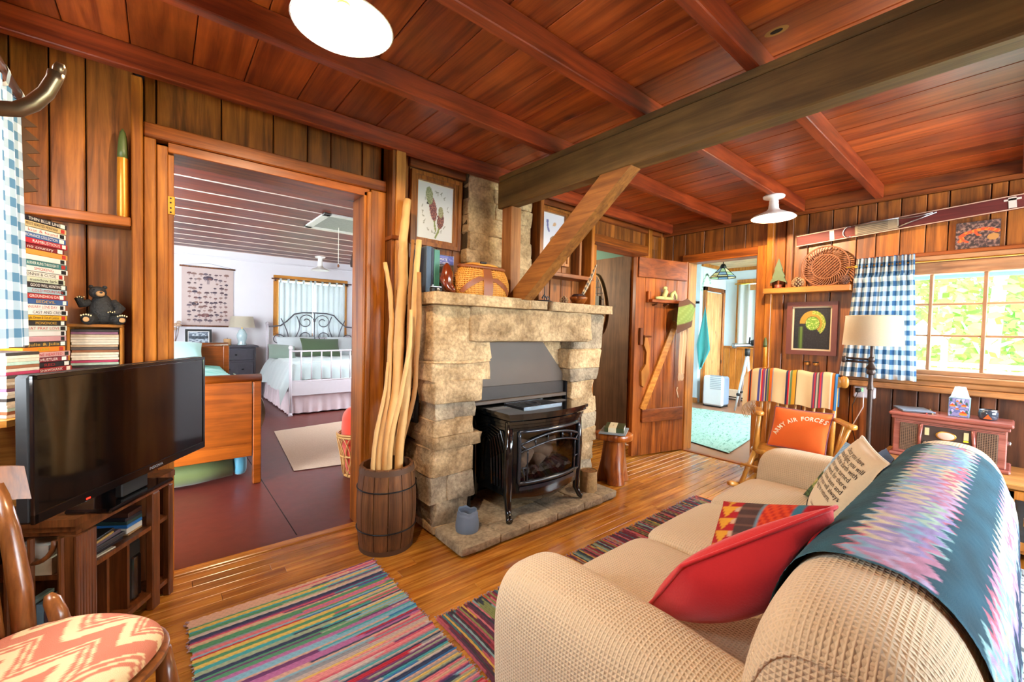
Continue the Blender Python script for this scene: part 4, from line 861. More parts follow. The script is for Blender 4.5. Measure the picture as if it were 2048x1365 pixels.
# wicker creel
cr = thing('fishing_creel', 'wicker fishing creel with leather trim lying on the mantel', 'basket', (1.675, 2.28, MT))
W_WICK = plain('golden_wicker', '#d8963a', .5, var=.3, nscale=60, bump=.5); M_LEATH = plain('brown_leather', '#8a4a22', .45, var=.2, nscale=20, bump=.15)
def creel(t, a, bulge=0.0):
    hw = .185+.025*math.sin(math.pi*t)-.03*t; dp = .062+.012*math.sin(math.pi*t)-.02*t
    c, s = math.cos(a), math.sin(a); pw = lambda q, e: math.copysign(abs(q)**e, q)
    return Vector((1.675+(hw+bulge)*pw(c, .7), 2.28+(dp+bulge)*pw(s, .7), MT+.003+.175*t))
cb = MB().grid(lambda u, v: creel(v, 6.2832*u), 40, 8, cu=True); cb.add([tuple(creel(0, 6.2832*k/40)) for k in range(40)], [tuple(range(40))[::-1]]); cb.build('body', W_WICK, cr, True)
for k in range(14): MB().tube([creel((k+.5)/14, a, .002) for a in np.linspace(0, 6.2832, 49)[:-1]], .0052, 5, closed=True).build('wicker_strand', W_WICK, cr, True)
for k in range(22): MB().tube([creel(t, math.pi+math.pi*(k+.5)/22, .006) for t in (0, .25, .5, .75, 1)], .003, 5).build('wicker_stake', W_WICK, cr, True)
ld = MB().grid(lambda u, v: creel(1, 6.2832*u)*0+Vector((1.675+(creel(1, 6.2832*u).x-1.675)*(1.06*v), 2.28+(creel(1, 6.2832*u).y-2.28)*(1.1*v), MT+.205-.028*v**4)), 40, 6, cu=True); lo = ld.build('lid', W_WICK, cr, True)
MB().tube([Vector((1.675+(creel(1, a).x-1.675)*1.07, 2.28+(creel(1, a).y-2.28)*1.12, MT+.178)) for a in np.linspace(0, 6.2832, 49)[:-1]], .012, 6, closed=True).build('lid_trim', M_LEATH, lo, True)
for k in range(7): MB().tube([Vector((1.675+(creel(1, a).x-1.675)*(.13*k+.12), 2.28+(creel(1, a).y-2.28)*(.13*k+.12), MT+.206-.028*(.13*k+.12)**4)) for a in np.linspace(0, 6.2832, 33)[:-1]], .004, 5, closed=True).build('wicker_strand', W_WICK, lo, True)
st_ = MB(); st_.grid(lambda u, v: creel(.95-.95*v, -math.pi/2+(.16*(u-.5)), .012), 4, 8); st_.build('strap', M_LEATH, cr, True)
for s in (-1, 1): MB().grid(lambda u, v: creel(.62-.55*v+.06*(u-.5), -math.pi/2+s*(.1+.95*v)+.25*(u-.5)*s, .010), 4, 10).build('strap', M_LEATH, cr, True)
boxo('buckle', M_BLACKM, lo, 1.60, 1.645, 2.185, 2.2, MT+.192, MT+.205, b=.003)
# brown carved duck and camera
dk = thing('carved_figurine', 'glossy brown carved bird figurine between books and creel', 'figurine', (1.455, 2.2, MT))
M_CARV = plain('polished_brown', '#6e2a0e', .2, var=.25, nscale=12, coat=.6)
dm = MB(); dm.tube([(1.462, 2.19, MT+.002), (1.455, 2.19, MT+.04), (1.445, 2.19, MT+.085), (1.452, 2.19, MT+.125), (1.447, 2.19, MT+.16), (1.45, 2.19, MT+.178)], [.012, .03, .04, .034, .022, .008], 14); dm.build('body', M_CARV, dk, True)
MB().tube([(1.425, 2.175, MT+.11), (1.42, 2.165, MT+.06), (1.44, 2.16, MT+.03), (1.48, 2.155, MT+.005)], [.01, .018, .014, .006], 10).build('wing', M_CARV, dk, True)
MB().tube([(1.468, 2.175, MT+.06), (1.478, 2.165, MT+.03), (1.487, 2.16, MT+.004)], [.012, .012, .008], 8).build('tail', M_CARV, dk, True)
cm = thing('film_camera', 'small black and silver film camera at the mantel edge', 'camera', (1.375, 2.16, MT))
boxo('body', M_BLACKM, cm, 1.335, 1.415, 2.15, 2.185, MT, MT+.03, b=.004); boxo('top_plate', M_STEEL, cm, 1.337, 1.413, 2.152, 2.183, MT+.03, MT+.042, b=.004); MB().tube([(1.378, 2.15, MT+.018), (1.378, 2.125, MT+.018)], [.014, .012], 14).build('lens', M_STEEL, cm, True); MB().tube([(1.35, 2.167, MT+.042), (1.35, 2.167, MT+.048)], .007, 10).build('dial', M_STEEL, cm)
for o_, dx_, dy_ in ((cr, -.105, -.085), (dk, -.150, -.02), (cm, -.160, -.02), (bk, -.03, 0)): o_.location.x += dx_; o_.location.y += dy_
cm.scale = (.85, .85, .85)
# hanging tackle ornament, pinecone, bowl and feather
orn = thing('ship_ornament', 'dark iron ship ornament with tall mast on the mantel', 'ornament', (2.37, 2.25, MT))
MB().superq((2.37, 2.25, MT+.008), (.075, .03, .009), .6, .9, 20, 6).build('base', M_IRON, orn, True); MB().tube([(2.365, 2.25, MT+.01), (2.365, 2.25, MT+.16)], .0035, 6).build('mast', M_IRON, orn); MB().tube([(2.34, 2.25, MT+.03), (2.36, 2.25, MT+.055), (2.39, 2.25, MT+.03)], .006, 6).build('hull', M_IRON, orn); MB().tube([(2.40+.014*math.cos(a), 2.25, MT+.03+.014*math.sin(a)) for a in np.linspace(0, 6.28, 13)[:-1]], .004, 6, closed=True).build('ring', M_IRON, orn)
def pinecone(label, c, r, h, col):
    t = thing('pinecone', label, 'pinecone', c); m = plain('cone_'+col[1:], col, .8, var=.35); m2 = plain('cone_tip_'+col[1:], '#c7a57a', .8)
    MB().lathe([(r*.3, 0), (r*.6, h*.2), (r*.55, h*.6), (r*.1, h*.97)], 14, c).build('core', m, t, True)
    rows = 8; mb = MB()
    for i in range(rows):
        tt = i/(rows-1); rr = r*(math.sin(math.pi*(.22+.68*tt)))**.8; z = c[2]+h*(.08+.86*tt); n = max(5, int(11*rr/r))
        for k in range(n):
            a = 6.283*(k+.5*(i % 2))/n; d = Vector((math.cos(a), math.sin(a), 0)); s = Vector((-d.y, d.x, 0)); p = Vector((c[0], c[1], z)); q = p+d*rr; wd = rr*2.6/n
            mb.add([p+d*rr*.4, q-s*wd*.5, q+Vector((0, 0, h*.05))+d*r*.05, q+s*wd*.5, q-Vector((0, 0, h*.045))], [(0, 1, 2), (0, 2, 3), (0, 4, 1), (0, 3, 4), (1, 4, 3, 2)])
    mb.build('scales', m2, t); return t
pinecone('squat brown pinecone standing beside the wooden bowl', (PY(2.24, 1128, 598).x, 2.24, MT), .035, .062, '#5a3a20')
bwl = thing('wooden_bowl', 'small turned wooden bowl holding brown wool on the mantel', 'bowl', (2.60, 2.22, MT))
MB().lathe([(.025, .001), (.05, .015), (.068, .045), (.07, .06), (.065, .06), (.06, .045), (.03, .02)], 28, (2.60, 2.22, MT), True, True).build('bowl', W_STUMP, bwl, True)
MB().superq((2.60, 2.22, MT+.06), (.058, .055, .026), .8, 1, 20, 10, lambda p: p*(1+.1*noise.noise(p*60))).build('wool', plain('dark_wool', '#3d2016', .95, var=.4, bump=.5), bwl, True)
ft = thing('barred_feather', 'long barred brown feather stuck in the bowl', 'feather', (2.63, 2.22, MT+.05))
f0, f1 = Vector((2.62, 2.22, MT+.05)), PY(2.25, 1192, 530)-Vector((PY(2.22, 1157, 600).x-2.60, 0, 0)); fd_ = f1-f0; fn_ = Vector((.5, 0, -.35)).normalized()
def fth(u, v):
    wd = .020*math.sin(math.pi*min(1, .12+.86*v))**.7*(1 if v > .15 else v/.15); bend = .012*math.sin(v*3.1)
    return f0+fd_*v+fn_*((u-.5)*2*wd+bend)+Vector((0, -.004*(1-abs(2*u-1)), 0))
fm = MB().grid(fth, 6, 60); fm.build('vane', M_PAINT, ft, colors=[(lin('#3b2818') if (j % 8) < 4 else lin('#9a7448')) for j in range(61) for i in range(7)])
MB().tube([fth(.5, t/10)+Vector((0, -.004, 0)) for t in range(11)], [.0022]*8+[.0015]*3, 6).build('shaft', M_PAPER, ft)
orn.location.x += PY(2.25, 1090, 598).x-2.37; bwl.location.x += PY(2.22, 1157, 600).x-2.60; ft.location.x += PY(2.22, 1157, 600).x-2.60
# ================================================================== left corner: shelf, shell, saw, curtain, coat hook
M_SHELLB = plain('ochre_brass', '#c98424', .3, .35, var=.08); M_SHELLG = plain('olive_tip', '#4d5a2c', .45, var=.1)
def shell(name, label, c, s=1.0, q=1.0):
    t = thing(name, label, 'shell casing', c)
    MB().lathe([(.021*s, 0), (.021*s, .004*s), (.017*s, .006*s), (.017*s, .01*s), (.019*s, .014*s), (.0175*s, .19*s*q)], 20, c).build('casing', M_SHELLB, t, True, 40)
    MB().lathe([(.0168*s, .188*s*q), (.0165*s, .215*s*q), (.0135*s, .25*s*q), (.009*s, .272*s*q), (.002*s, .283*s*q)], 20, c).build('tip', M_SHELLG, t, True)
    return t
shell('artillery_shell', 'brass shell casing with olive tip on the shelf by the bedroom door', (PY(2.545, 246, 430).x, 2.545, 1.70), 1.1, 1.25)
sw = thing('saw_blade', 'rusty saw blade with large teeth behind the gingham curtain', 'saw', (-.44, 2.59, 1.75))
sm = MB(); sm.M = Matrix(((1, 0, 0, 0), (0, 0, -1, 0), (0, 1, 0, 0), (0, 0, 0, 1)))
pts = [(-.455, 1.72)]; zt = 1.76
while zt < 2.06: pts += [(-.425+.012*math.sin((zt-1.72)*9), zt), (-.388+.012*math.sin((zt-1.72)*9), zt+.012)]; zt += .052
pts += [(-.43, 2.07), (-.455, 2.07)]; sm.prism(pts, -2.597, -2.592); sm.build('blade', plain('rusty_steel', '#6b5038', .6, .5, var=.3), sw)
M_GING = uv_weave('blue_gingham', ('#e9e6de', '#9aaebb', '#4a7592'), .029, .9, .06)
ROD = wood('rod_wood', '#6a3a22', '#3f2010', 'Y', 2, .4, .05, .03, knots=False)
cl = thing('gingham_curtain', 'blue and white gingham curtain on the window beside the film stack', 'curtain', (-.36, 1.8, 1.16))
def curtL(u, v):
    y_ = 1.36+.80*u; x_ = -.358+.012*math.sin(u*6.283*7.5)*(0.5+.5*(1-v))+.012*(1-v)*math.sin(u*9)
    return (x_, y_, 1.16+.80*v)
MB().grid(curtL, 110, 16, uvs=(1.05, .80)).build('cloth', M_GING, cl, True)
MB().tube([(-.358, 1.2, 1.99), (-.358, 2.20, 1.99)], .012, 12).build('rod', ROD, cl, True)
for k in range(5): MB().grid(lambda u, v: (-.358+.017*math.cos(math.pi*2*u), 1.42+.17*k+.03*v, 1.98+.02*math.sin(math.pi*2*u)+(-.02 if .6 < u < .9 else 0)), 16, 1, uvs=(.1, .03)).build('tab', M_GING, cl, True)
for yy in (1.25, 2.16): MB().tube([(-.53, yy, 1.985), (-.358, yy, 1.985)], .007, 8).build('bracket', M_IRON, cl)
hk = thing('coat_stand', 'coat stand with worn bronze hook in front of the gingham curtain', 'coat stand', (0, 0, 0))
HY = .72; hp = [PY(HY, *p) for p in ((-70, 200), (-30, 212), (0, 217), (35, 219), (65, 208), (92, 186), (108, 160), (113, 146))]
M_BRONZE = plain('worn_bronze', '#86745a', .35, .8, var=.15)
ho = MB().tube(hp, [.0095, .0085, .008, .008, .0078, .0074, .007, .0075], 14).build('hook', M_BRONZE, hk, True)
e0, e1_ = PY(HY, 106, 136), PY(HY, 131, 146); MB().tube([e0, e0.lerp(e1_, .2), e0.lerp(e1_, .8), e1_], [.0045, .0085, .0085, .0045], 12).build('hook_end', M_BRONZE, ho, True)
px0 = PY(HY, -85, 200).x; MB().tube([(px0, HY, .02), (px0, HY, 1.85)], .022, 16).build('pole', W_OAKCHAIR, hk, True)
for a in range(4): MB().tube([(px0, HY, .25), (px0+.10*math.cos(a*1.57+.78), HY+.10*math.sin(a*1.57+.78), .12), (px0+.17*math.cos(a*1.57+.78), HY+.17*math.sin(a*1.57+.78), .012)], .013, 8).build('leg', W_OAKCHAIR, hk, True)
hk.location = (px0, HY, 0)
for ch in hk.children: ch.matrix_parent_inverse = Matrix.Translation(hk.location).inverted()
# ================================================================== corner cabinet, TV, films
A_, B_ = Vector((-.223, 2.03)), Vector((.053, 2.46))
tv_d = (B_-A_).normalized(); tv_n = Vector((tv_d.y, -tv_d.x))
cab = thing('corner_cabinet', 'walnut corner cabinet with fluted pilaster under the television', 'cabinet', (-.2, 2.35, 0))
plan_c = [(-.223, 2.03), (.053, 2.46), (.035, 2.494), (-.10, 2.494), (-.10, 2.575), (-.45, 2.575), (-.45, 2.17)]
def off(poly, d):
    c = Vector((sum(p[0] for p in poly)/len(poly), sum(p[1] for p in poly)/len(poly)))
    return [tuple(Vector(p)+(Vector(p)-c).normalized()*d) for p in poly]
for z0, z1, d in ((.545, .57, .0), (.525, .545, -.008), (.51, .525, -.016)):
    MB().prism([(max(x, -.458), min(y_, 2.585)) for x, y_ in off(plan_c, d)], z0, z1).build('top_moulding', W_WALNUT, cab)
for z0, z1 in ((.355, .372), (.06, .08)): MB().prism([(max(x, -.455), min(y_, 2.58)) for x, y_ in off(plan_c, -.02)], z0, z1).build('shelf', W_WALNUT, cab)
MB().prism([(-.105, 2.57), (-.105, 2.485), (.02, 2.485), (.02, 2.49), (-.10, 2.49), (-.10, 2.575), (-.45, 2.575), (-.45, 2.2), (-.445, 2.2), (-.445, 2.57)], .0, .51).build('back_panel', W_WALNUT, cab)
def cpt(p, s, d): return p+tv_d*s+tv_n*d     # along the front, outwards
pa = MB()
P0 = A_+tv_d*.0; 
for s in np.linspace(.006, .076, 7): q = cpt(A_, s, .0); pa.tube([(q.x, q.y, 0), (q.x, q.y, .51)], .0068, 8)
q = cpt(A_, .041, -.03); pa.bar((q.x, q.y, 0), (q.x, q.y, .51), .08, .05, up=(tv_n.x, tv_n.y, 0)); pa.build('fluted_pilaster', W_WALNUT, cab, False)
for s, wd in ((.40, .045), (.495, .03)):
    q = cpt(A_, s, -.02); mb = MB(); mb.bar((q.x, q.y, 0), (q.x, q.y, .51), wd, .03, up=(tv_n.x, tv_n.y, 0), b=.004); mb.build('post', W_WALNUT, cab)
for s in (.17, .27): 
    q = cpt(A_, s, -.03); r_ = cpt(A_, s, -.25); mb = MB(); mb.add([(q.x, q.y, .08), (r_.x, r_.y, .08), (r_.x, r_.y, .355), (q.x, q.y, .355)], [(0, 1, 2, 3)]); q2 = q+tv_d*.012; r2 = r_+tv_d*.012; mb.add([(q2.x, q2.y, .08), (r2.x, r2.y, .08), (r2.x, r2.y, .355), (q2.x, q2.y, .355)], [(3, 2, 1, 0)]); mb.add([(q.x, q.y, .08), (q2.x, q2.y, .08), (q2.x, q2.y, .355), (q.x, q.y, .355)], [(0, 1, 2, 3)]); mb.build('divider', W_WALNUT, cab)
D_ = Vector((-.45, 2.17)); dl = (D_-A_).normalized(); ln_ = Vector((-dl.y, dl.x)) if (-dl.y) < 0 and dl.x < 0 else Vector((-dl.y, dl.x))
for s in (.04, .13, .20):
    q = A_+dl*s; MB().tube([(q.x, q.y, .08), (q.x, q.y, .51)], .009, 8).build('fret_bar', W_WALNUT, cab)
u0, u1 = A_+dl*.06, A_+dl*.2; MB().tube([Vector((u0.x, u0.y, 0)).lerp(Vector((u1.x, u1.y, 0)), .5-.5*math.cos(a))+Vector((0, 0, .50-.075*math.sin(a))) for a in np.linspace(0, math.pi, 13)], .008, 8).build('fret_arch', W_WALNUT, cab, True)
# things in the cabinet
def slab_at(name, label, cat, s0, s1, d0, d1, z0, z1, m, group=None, ang=0.0):
    t = MB(); c = cpt(A_, (s0+s1)/2, (d0+d1)/2); t.M = Matrix.Translation((c.x, c.y, 0)) @ Matrix(((tv_d.x, tv_n.x, 0, 0), (tv_d.y, tv_n.y, 0, 0), (0, 0, 1, 0), (0, 0, 0, 1))) @ Matrix.Rotation(ang, 4, 'Z')
    t.box(-(s1-s0)/2, (s1-s0)/2, -(d1-d0)/2, (d1-d0)/2, z0, z1, b=.002); return tag(t.build(name, m, None), label, cat, group)
z = .3725
for i, (lab, col, h, s0, s1, d0) in enumerate((('cream flyer at the bottom of the cabinet shelf pile', '#c9bfa5', .006, .09, .20, -.02), ('black film case in the cabinet shelf pile', '#1b191c', .014, .09, .25, -.03), ('dark grey film case with white lines in the shelf pile', '#3a3838', .014, .1, .26, -.03), ('mauve film case in the cabinet shelf pile', '#5e5058', .014, .09, .25, -.035), ('ochre striped magazine in the cabinet shelf pile', '#b08a3a', .008, .09, .21, -.03), ('black magazine with orange title on the shelf pile', '#20201d', .008, .09, .22, -.035))):
    slab_at('film_case' if 'case' in lab else 'magazine', lab, 'film case' if 'case' in lab else 'magazine', s0, s1, d0-.10, d0, z, z+h, plain('c_'+col[1:], col, .4), ang=random.uniform(-.1, .1)); z += h+.0004
z = .3725
for lab, col, h in (('tan paper at the bottom of the right-hand shelf pile', '#b58c5c', .008), ('white paper bundle tied with rings in the shelf pile', '#cfc8b8', .022), ('bright blue booklet in the cabinet shelf pile', '#2f6fae', .014), ('dark green film case in the right-hand shelf pile', '#2c423c', .014), ('charcoal film case near the top of the right-hand pile', '#26242a', .014), ('brown album topping the right-hand shelf pile', '#3d2117', .018)):
    slab_at('booklet', lab, 'booklet', .285, .368, -.17, -.04, z, z+h, plain('c_'+col[1:], col, .45), ang=random.uniform(-.08, .08)); z += h+.0004
cs = thing('carrying_case', 'black moulded carrying case standing in the cabinet', 'case', (*cpt(A_, .34, -.11), .08))
def cs_bar(nm, m, s, d, w_, t_, z0, z1, b): q = cpt(A_, s, d); mb = MB(); mb.bar((q.x, q.y, z0), (q.x, q.y, z1), w_, t_, up=(tv_n.x, tv_n.y, 0), b=b); mb.build(nm, m, cs)
cs_bar('body', M_BLACKM, .333, -.125, .085, .16, .0805, .335, .015); cs_bar('lid', M_BLACK, .335, -.043, .05, .012, .09, .27, .006); cs_bar('top_ridge', M_BLACKM, .333, -.125, .06, .12, .333, .345, .005)
M_CREAMB = plain('cream_spines', '#cdbf9a', .6, var=.15, nscale=60)
def slab_l(name, label, cat, s0, s1, dep, z0, z1, m, group=None, ins=.02):
    a, b_ = A_+dl*s0, A_+dl*s1; n2 = Vector((-tv_d.x, -tv_d.y)); n2 = Vector((dl.y, -dl.x)); n2 = n2 if n2.y > 0 else -n2
    a, b_ = a+n2*ins, b_+n2*ins; c, d = b_+n2*dep, a+n2*dep
    return tag(MB().prism([tuple(a), tuple(b_), tuple(c), tuple(d)], z0, z1).build(name, m, None), label, cat, group)
slab_l('box_set', 'cream boxed set lying on the cabinet side shelf', 'box set', .085, .20, .07, .3725, .43, M_CREAMB)
slab_l('box_set', 'pale boxed set lying atop the cream one in the cabinet', 'box set', .095, .195, .065, .4305, .475, plain('pale_box', '#d9d3c0', .6))
for i, (col, lab) in enumerate((('#5d4a55', 'plum upright book'), ('#7ba3b4', 'light blue upright book'), ('#2a2a30', 'black upright book'), ('#9cc0c4', 'pale aqua upright book'))):
    slab_l('upright_book', lab+' in the cabinet side compartment', 'book', .088+.024*i, .109+.024*i, .1, .0805, .26+.01*(i % 2), plain('c_'+col[1:], col, .45))
# riser behind the TV carrying films and discs
ris = tag(MB().prism([(-.455, 1.97), (-.36, 1.97), (-.235, 2.16), (-.085, 2.40), (-.098, 2.495), (-.098, 2.58), (-.455, 2.58)], .915, .935).prism([(-.455, 2.30), (-.20, 2.30), (-.20, 2.57), (-.455, 2.57)], .57, .915).build('shelf_riser', W_HONEYX, None), 'honey pine riser shelf behind the television', 'shelf')
# television
TL = Vector((-.284, 1.815)); TR_ = Vector((.164, 2.50)); td = (TR_-TL).normalized(); tn = Vector((td.y, -td.x)); tw = (TR_-TL).length; tz0, tz1 = .648, 1.085
tv = thing('flat_television', 'black flat-screen television on the walnut corner cabinet', 'television', ((TL.x+TR_.x)/2, (TL.y+TR_.y)/2, .57))
MT_ = Matrix(((td.x, 0, tn.x, TL.x), (td.y, 0, tn.y, TL.y), (0, 1, 0, 0), (0, 0, 0, 1)))
def tvb(nm, m, *a, b=0.0, par=tv): mb = MB(); mb.M = MT_; mb.box(*a, b=b); return mb.build(nm, m, par)
tvb('back_shell', M_BLACKM, 0, tw, tz0, tz1, -.05, -.006, b=.008); 
bz = .014
for nm, a in (('bezel', (0, tw, tz0, tz0+.03)), ('bezel', (0, tw, tz1-bz, tz1)), ('bezel', (0, bz, tz0, tz1)), ('bezel', (tw-bz, tw, tz0, tz1))): tvb(nm, M_BLACK, *a, -.008, .004, b=.002)
tvb('screen', plain('screen_glass', '#030405', .06, coat=.6, spec=.6), bz, tw-bz, tz0+.03, tz1-bz, -.006, .0005)
tvb('status_light', plain('red_light', '#c02018', .4, emit=('#ff2010', 2.0)), .17, .185, tz0+.006, tz0+.011, .004, .0052)
text_obj('maker_name', 'INSIGNIA', .016, MT_ @ Matrix.Translation((tw*.60, tz0+.014, .0046)), plain('silver_print', '#8d9094', .4), tv, width=.075)
tvb('stand_neck', M_BLACKM, tw*.42, tw*.58, .59, tz0+.05, -.04, -.015, b=.004)
mb = MB(); mb.M = MT_; mb.box(tw*.30, tw*.70, .571, .588, -.13, .02, .006); mb.build('stand_foot', M_BLACK, tv)
# tall stack of film cases
films = [('#1c1d22', 'THIN BLUE LINE', 'w'), ('#cdb27c', 'MOST WANTED MONTANA', 'k'), ('#e8e4da', 'lost & found', 'r'), ('#2c5a96', 'ROMANCE COLLECTION', 'w'), ('#b32a34', 'RAMBUSTIOUS', 'w'), ('#7c1f22', 'no country', 'w'), ('#d9963c', '', 'k'), ('#e2dfd6', '', 'k'), ('#2f7272', 'A RIVER RUNS THROUGH IT', 'w'), ('#e6e2d8', 'SMOKING', 'r'), ('#ddd9cb', 'BONNIE & CLYDE', 'k'), ('#c7cdb2', 'meadow lark', 'k'), ('#2b2523', 'GOOD WILL HUNTING', 'w'), ('#9fbcc2', 'COLD MOUNTAIN', 'r'), ('#b02a22', 'GROUNDHOG DAY', 'w'), ('#2f5488', 'BEDEVIL', 'o'), ('#e6e2d8', 'JANUARY LOVE DAY', 'r'), ('#dedad0', 'CAST AND CREW', 'k'), ('#d9a520', 'Fight, Drown & Out of Control', 'k'), ('#211e1b', 'MONONOKE', 'o'), ('#c5cbbd', 'EAT PRAY LOVE', 'r'), ('#cfcbc4', '', 'k'), ('#b98a8c', '', 'w'), ('#38332b', 'Julie & Julia', 'o'), ('#dd7d1e', 'ABEL', 'g')]
films2 = [('#c99a94', 'STONE HEARTED', 'r'), ('#7e2630', 'THE HUSTLER', 'w'), ('#1d1a1b', 'RED', 'r'), ('#96252a', 'SHAWSHANK', 'w'), ('#29364f', 'riverdance', 'w'), ('#1f1e22', 'WHITE MISCHIEF', 'w'), ('#312b25', 'MARCOS', 'o'), ('#dcd6c8', 'valentine', 'r'), ('#1d1b1c', 'NIGHT', 'r'), ('#d4701e', '', 'w')]
TXT = {'w': plain('print_white', '#f0ece0', .6), 'k': plain('print_black', '#1b1917', .6), 'r': plain('print_red', '#b3302a', .6), 'o': plain('print_gold', '#d8a840', .6), 'g': plain('print_green', '#9aa01e', .6)}
_t = 'first second third fourth fifth sixth seventh eighth ninth tenth eleventh twelfth thirteenth fourteenth fifteenth sixteenth seventeenth eighteenth nineteenth twentieth'.split()
ORD = _t+['twenty-'+w_ for w_ in _t[:9]]+['thirtieth']+['thirty-'+w_ for w_ in _t[:9]]
def colname(h):
    r, g, b_ = [int(h[i:i+2], 16) for i in (1, 3, 5)]; mx, mn = max(r, g, b_), min(r, g, b_)
    if mx < 70: return 'black'
    if mx-mn < 30: return 'white' if mx > 200 else 'grey'
    if r == mx: return 'yellow' if g > 150 and b_ < 80 else ('cream' if g > 165 else ('orange' if g > 100 and b_ < 90 else ('pink' if g > 120 else 'red')))
    if g == mx: return 'pale green'
    return 'pale blue' if r > 140 else ('teal' if g > 100 and b_ - g < 20 else 'blue')
def film(L, d, nrm, z0, h, dep, col, txt, tc, label, group):
    M = Matrix(((d.x, 0, nrm.x, L.x), (d.y, 0, nrm.y, L.y), (0, 1, 0, z0), (0, 0, 0, 1)))     # x along spine, y up, z out
    t = thing('film_case', label, 'film case', (L.x, L.y, z0), group); mb = MB(); mb.M = M; mb.box(0, .178, 0, h, -dep, 0, .0015); mb.build('case', plain('film_'+col[1:], col, .35, var=.06), t)
    if txt: text_obj('title', txt, h*.78, M @ Matrix.Translation((.082+random.uniform(-.01, .01), h*.48, .0008)), TXT[tc], t, width=min(.13, .0085*len(txt)+.02))
    mb = MB(); mb.M = M; mb.box(.150+random.uniform(-.004, .004), .168, h*.12, h*.88, 0, .0007); mb.build('badge', TXT['w' if colname(col) in ('black', 'red', 'blue', 'teal') else random.choice('kr')], t)
fd2 = Vector((.47, .88)).normalized(); fnn = Vector((fd2.y, -fd2.x)); hh = .0193; z = .9355; nfilm = 0
inkn = {'w': 'white', 'k': 'black', 'r': 'red', 'o': 'gold', 'g': 'green'}
for lst, L0 in ((films2[::-1], Vector((-.353, 2.222))), (films[::-1], Vector((-.360, 2.200)))):
    for col, txt, tc in lst:
        L = L0+fd2*random.uniform(-.006, .006)+fnn*random.uniform(-.004, .003)
        nfilm += 1; kind = '%s film case with %s lettering' % (colname(col), inkn[tc]) if txt else '%s film case without lettering' % colname(col)
        film(L, fd2, fnn, z, hh-.0006, .085, col, txt, tc, kind+', %s from the top of the tall stack' % ORD[35-nfilm], 'film cases in the tall stack'); z += hh
# disc rack with discs, bear on top
RX0, RX1, RY = -.288, -.122, 2.44
rk = thing('disc_rack', 'honey pine disc rack under the bear figurine', 'rack', (-.205, 2.5, .935))
boxo('side', W_HONEY, rk, RX0, RX0+.009, RY, 2.58, .9355, 1.22, b=.002); boxo('side', W_HONEY, rk, RX1-.009, RX1, RY, 2.58, .9355, 1.22, b=.002); boxo('top', W_HONEYX, rk, RX0, RX1, RY-.002, 2.58, 1.22, 1.232, b=.002); boxo('back', W_HONEY, rk, RX0, RX1, 2.574, 2.58, .9355, 1.22)
dcol = ['#c9bba6', '#3a332f', '#d9cdb6', '#8d5a3e', '#cfc4ae', '#b7a489', '#a9c2b0', '#ddd2bd', '#57504a', '#cdbfa8', '#7d5468', '#b23f5c', '#d8cab0', '#a88d70']
def disc(x0, x1, y0, y1, z0, i, label, group):
    c = dcol[i % len(dcol)]; return tag(MB().box(x0, x1, y0, y1, z0, z0+.0098, .0008).build('disc_case', plain('disc_'+c[1:], c, .3, var=.25, nscale=90), None), label, 'disc case', group)
z = .9355
for i in range(26):
    j = random.uniform(-.003, .003); cn = colname(dcol[(i*5+2) % len(dcol)]); disc(RX0+.011+max(0, j), RX1-.0115+min(0, j), RY+.004+random.uniform(0, .006), 2.572, z, i*5+2, '%s disc case, %s from the top in the pine rack' % (cn, ORD[25-i]), 'discs in the rack'); z += .0106
MC = Matrix.Translation((0, 0, 0)); z = .9355
for i in range(20):
    mb = MB(); mb.M = Matrix.Translation((-.385, 2.085, z)) @ Matrix.Rotation(-.62+random.uniform(-.02, .02), 4, 'Z'); mb.box(-.058, .058, -.05, .05, 0, .0098, .0008); c = dcol[(i*3) % len(dcol)]
    tag(mb.build('disc_case', plain('disc_'+c[1:], c, .3, var=.25, nscale=90), None), '%s disc case, %s from the top of the pile by the curtain' % (colname(c), ORD[19-i]), 'disc case', 'discs piled by the curtain'); z += .0103
# bear figurine
bx0 = PY(2.47, 205, 650); bX, bY, bZ = bx0.x, 2.49, 1.2325; S_ = 1.0
be = thing('bear_figurine', 'seated black bear figurine waving on the disc rack', 'figurine', (bX, bY, bZ))
M_FUR = plain('black_fur', '#23211f', .75, var=.5, nscale=120, bump=.6); M_TAN = plain('tan_muzzle', '#b98a58', .7, var=.15)
bb = MB()
bb.tube([(bX, bY, bZ+.003), (bX, bY-.002, bZ+.02), (bX, bY-.004, bZ+.05), (bX-.003, bY-.004, bZ+.085), (bX-.006, bY-.006, bZ+.11), (bX-.012, bY-.012, bZ+.125)], [.03, .046, .047, .038, .027, .018], 18)
bb.superq((bX-.014, bY-.02, bZ+.132), (.028, .026, .026), .95, 1, 18, 12)
bb.tube([(bX-.038, bY-.01, bZ+.09), (bX-.062, bY-.022, bZ+.082), (bX-.068, bY-.03, bZ+.103), (bX-.062, bY-.033, bZ+.112)], [.016, .017, .014, .008], 12)
bb.tube([(bX+.03, bY-.01, bZ+.095), (bX+.055, bY-.025, bZ+.065), (bX+.045, bY-.045, bZ+.048), (bX+.03, bY-.05, bZ+.05)], [.016, .018, .014, .008], 12)
bb.tube([(bX-.02, bY-.02, bZ+.022), (bX-.04, bY-.05, bZ+.02), (bX-.042, bY-.068, bZ+.022)], [.024, .024, .02], 12)
bb.tube([(bX+.03, bY-.02, bZ+.02), (bX+.052, bY-.048, bZ+.019), (bX+.06, bY-.062, bZ+.02)], [.023, .022, .018], 12)
for s in (-1, 1): bb.superq((bX-.014+s*.021, bY-.012, bZ+.155), (.008, .005, .008), .9, 1, 10, 8)
bb.build('body', M_FUR, be, True)
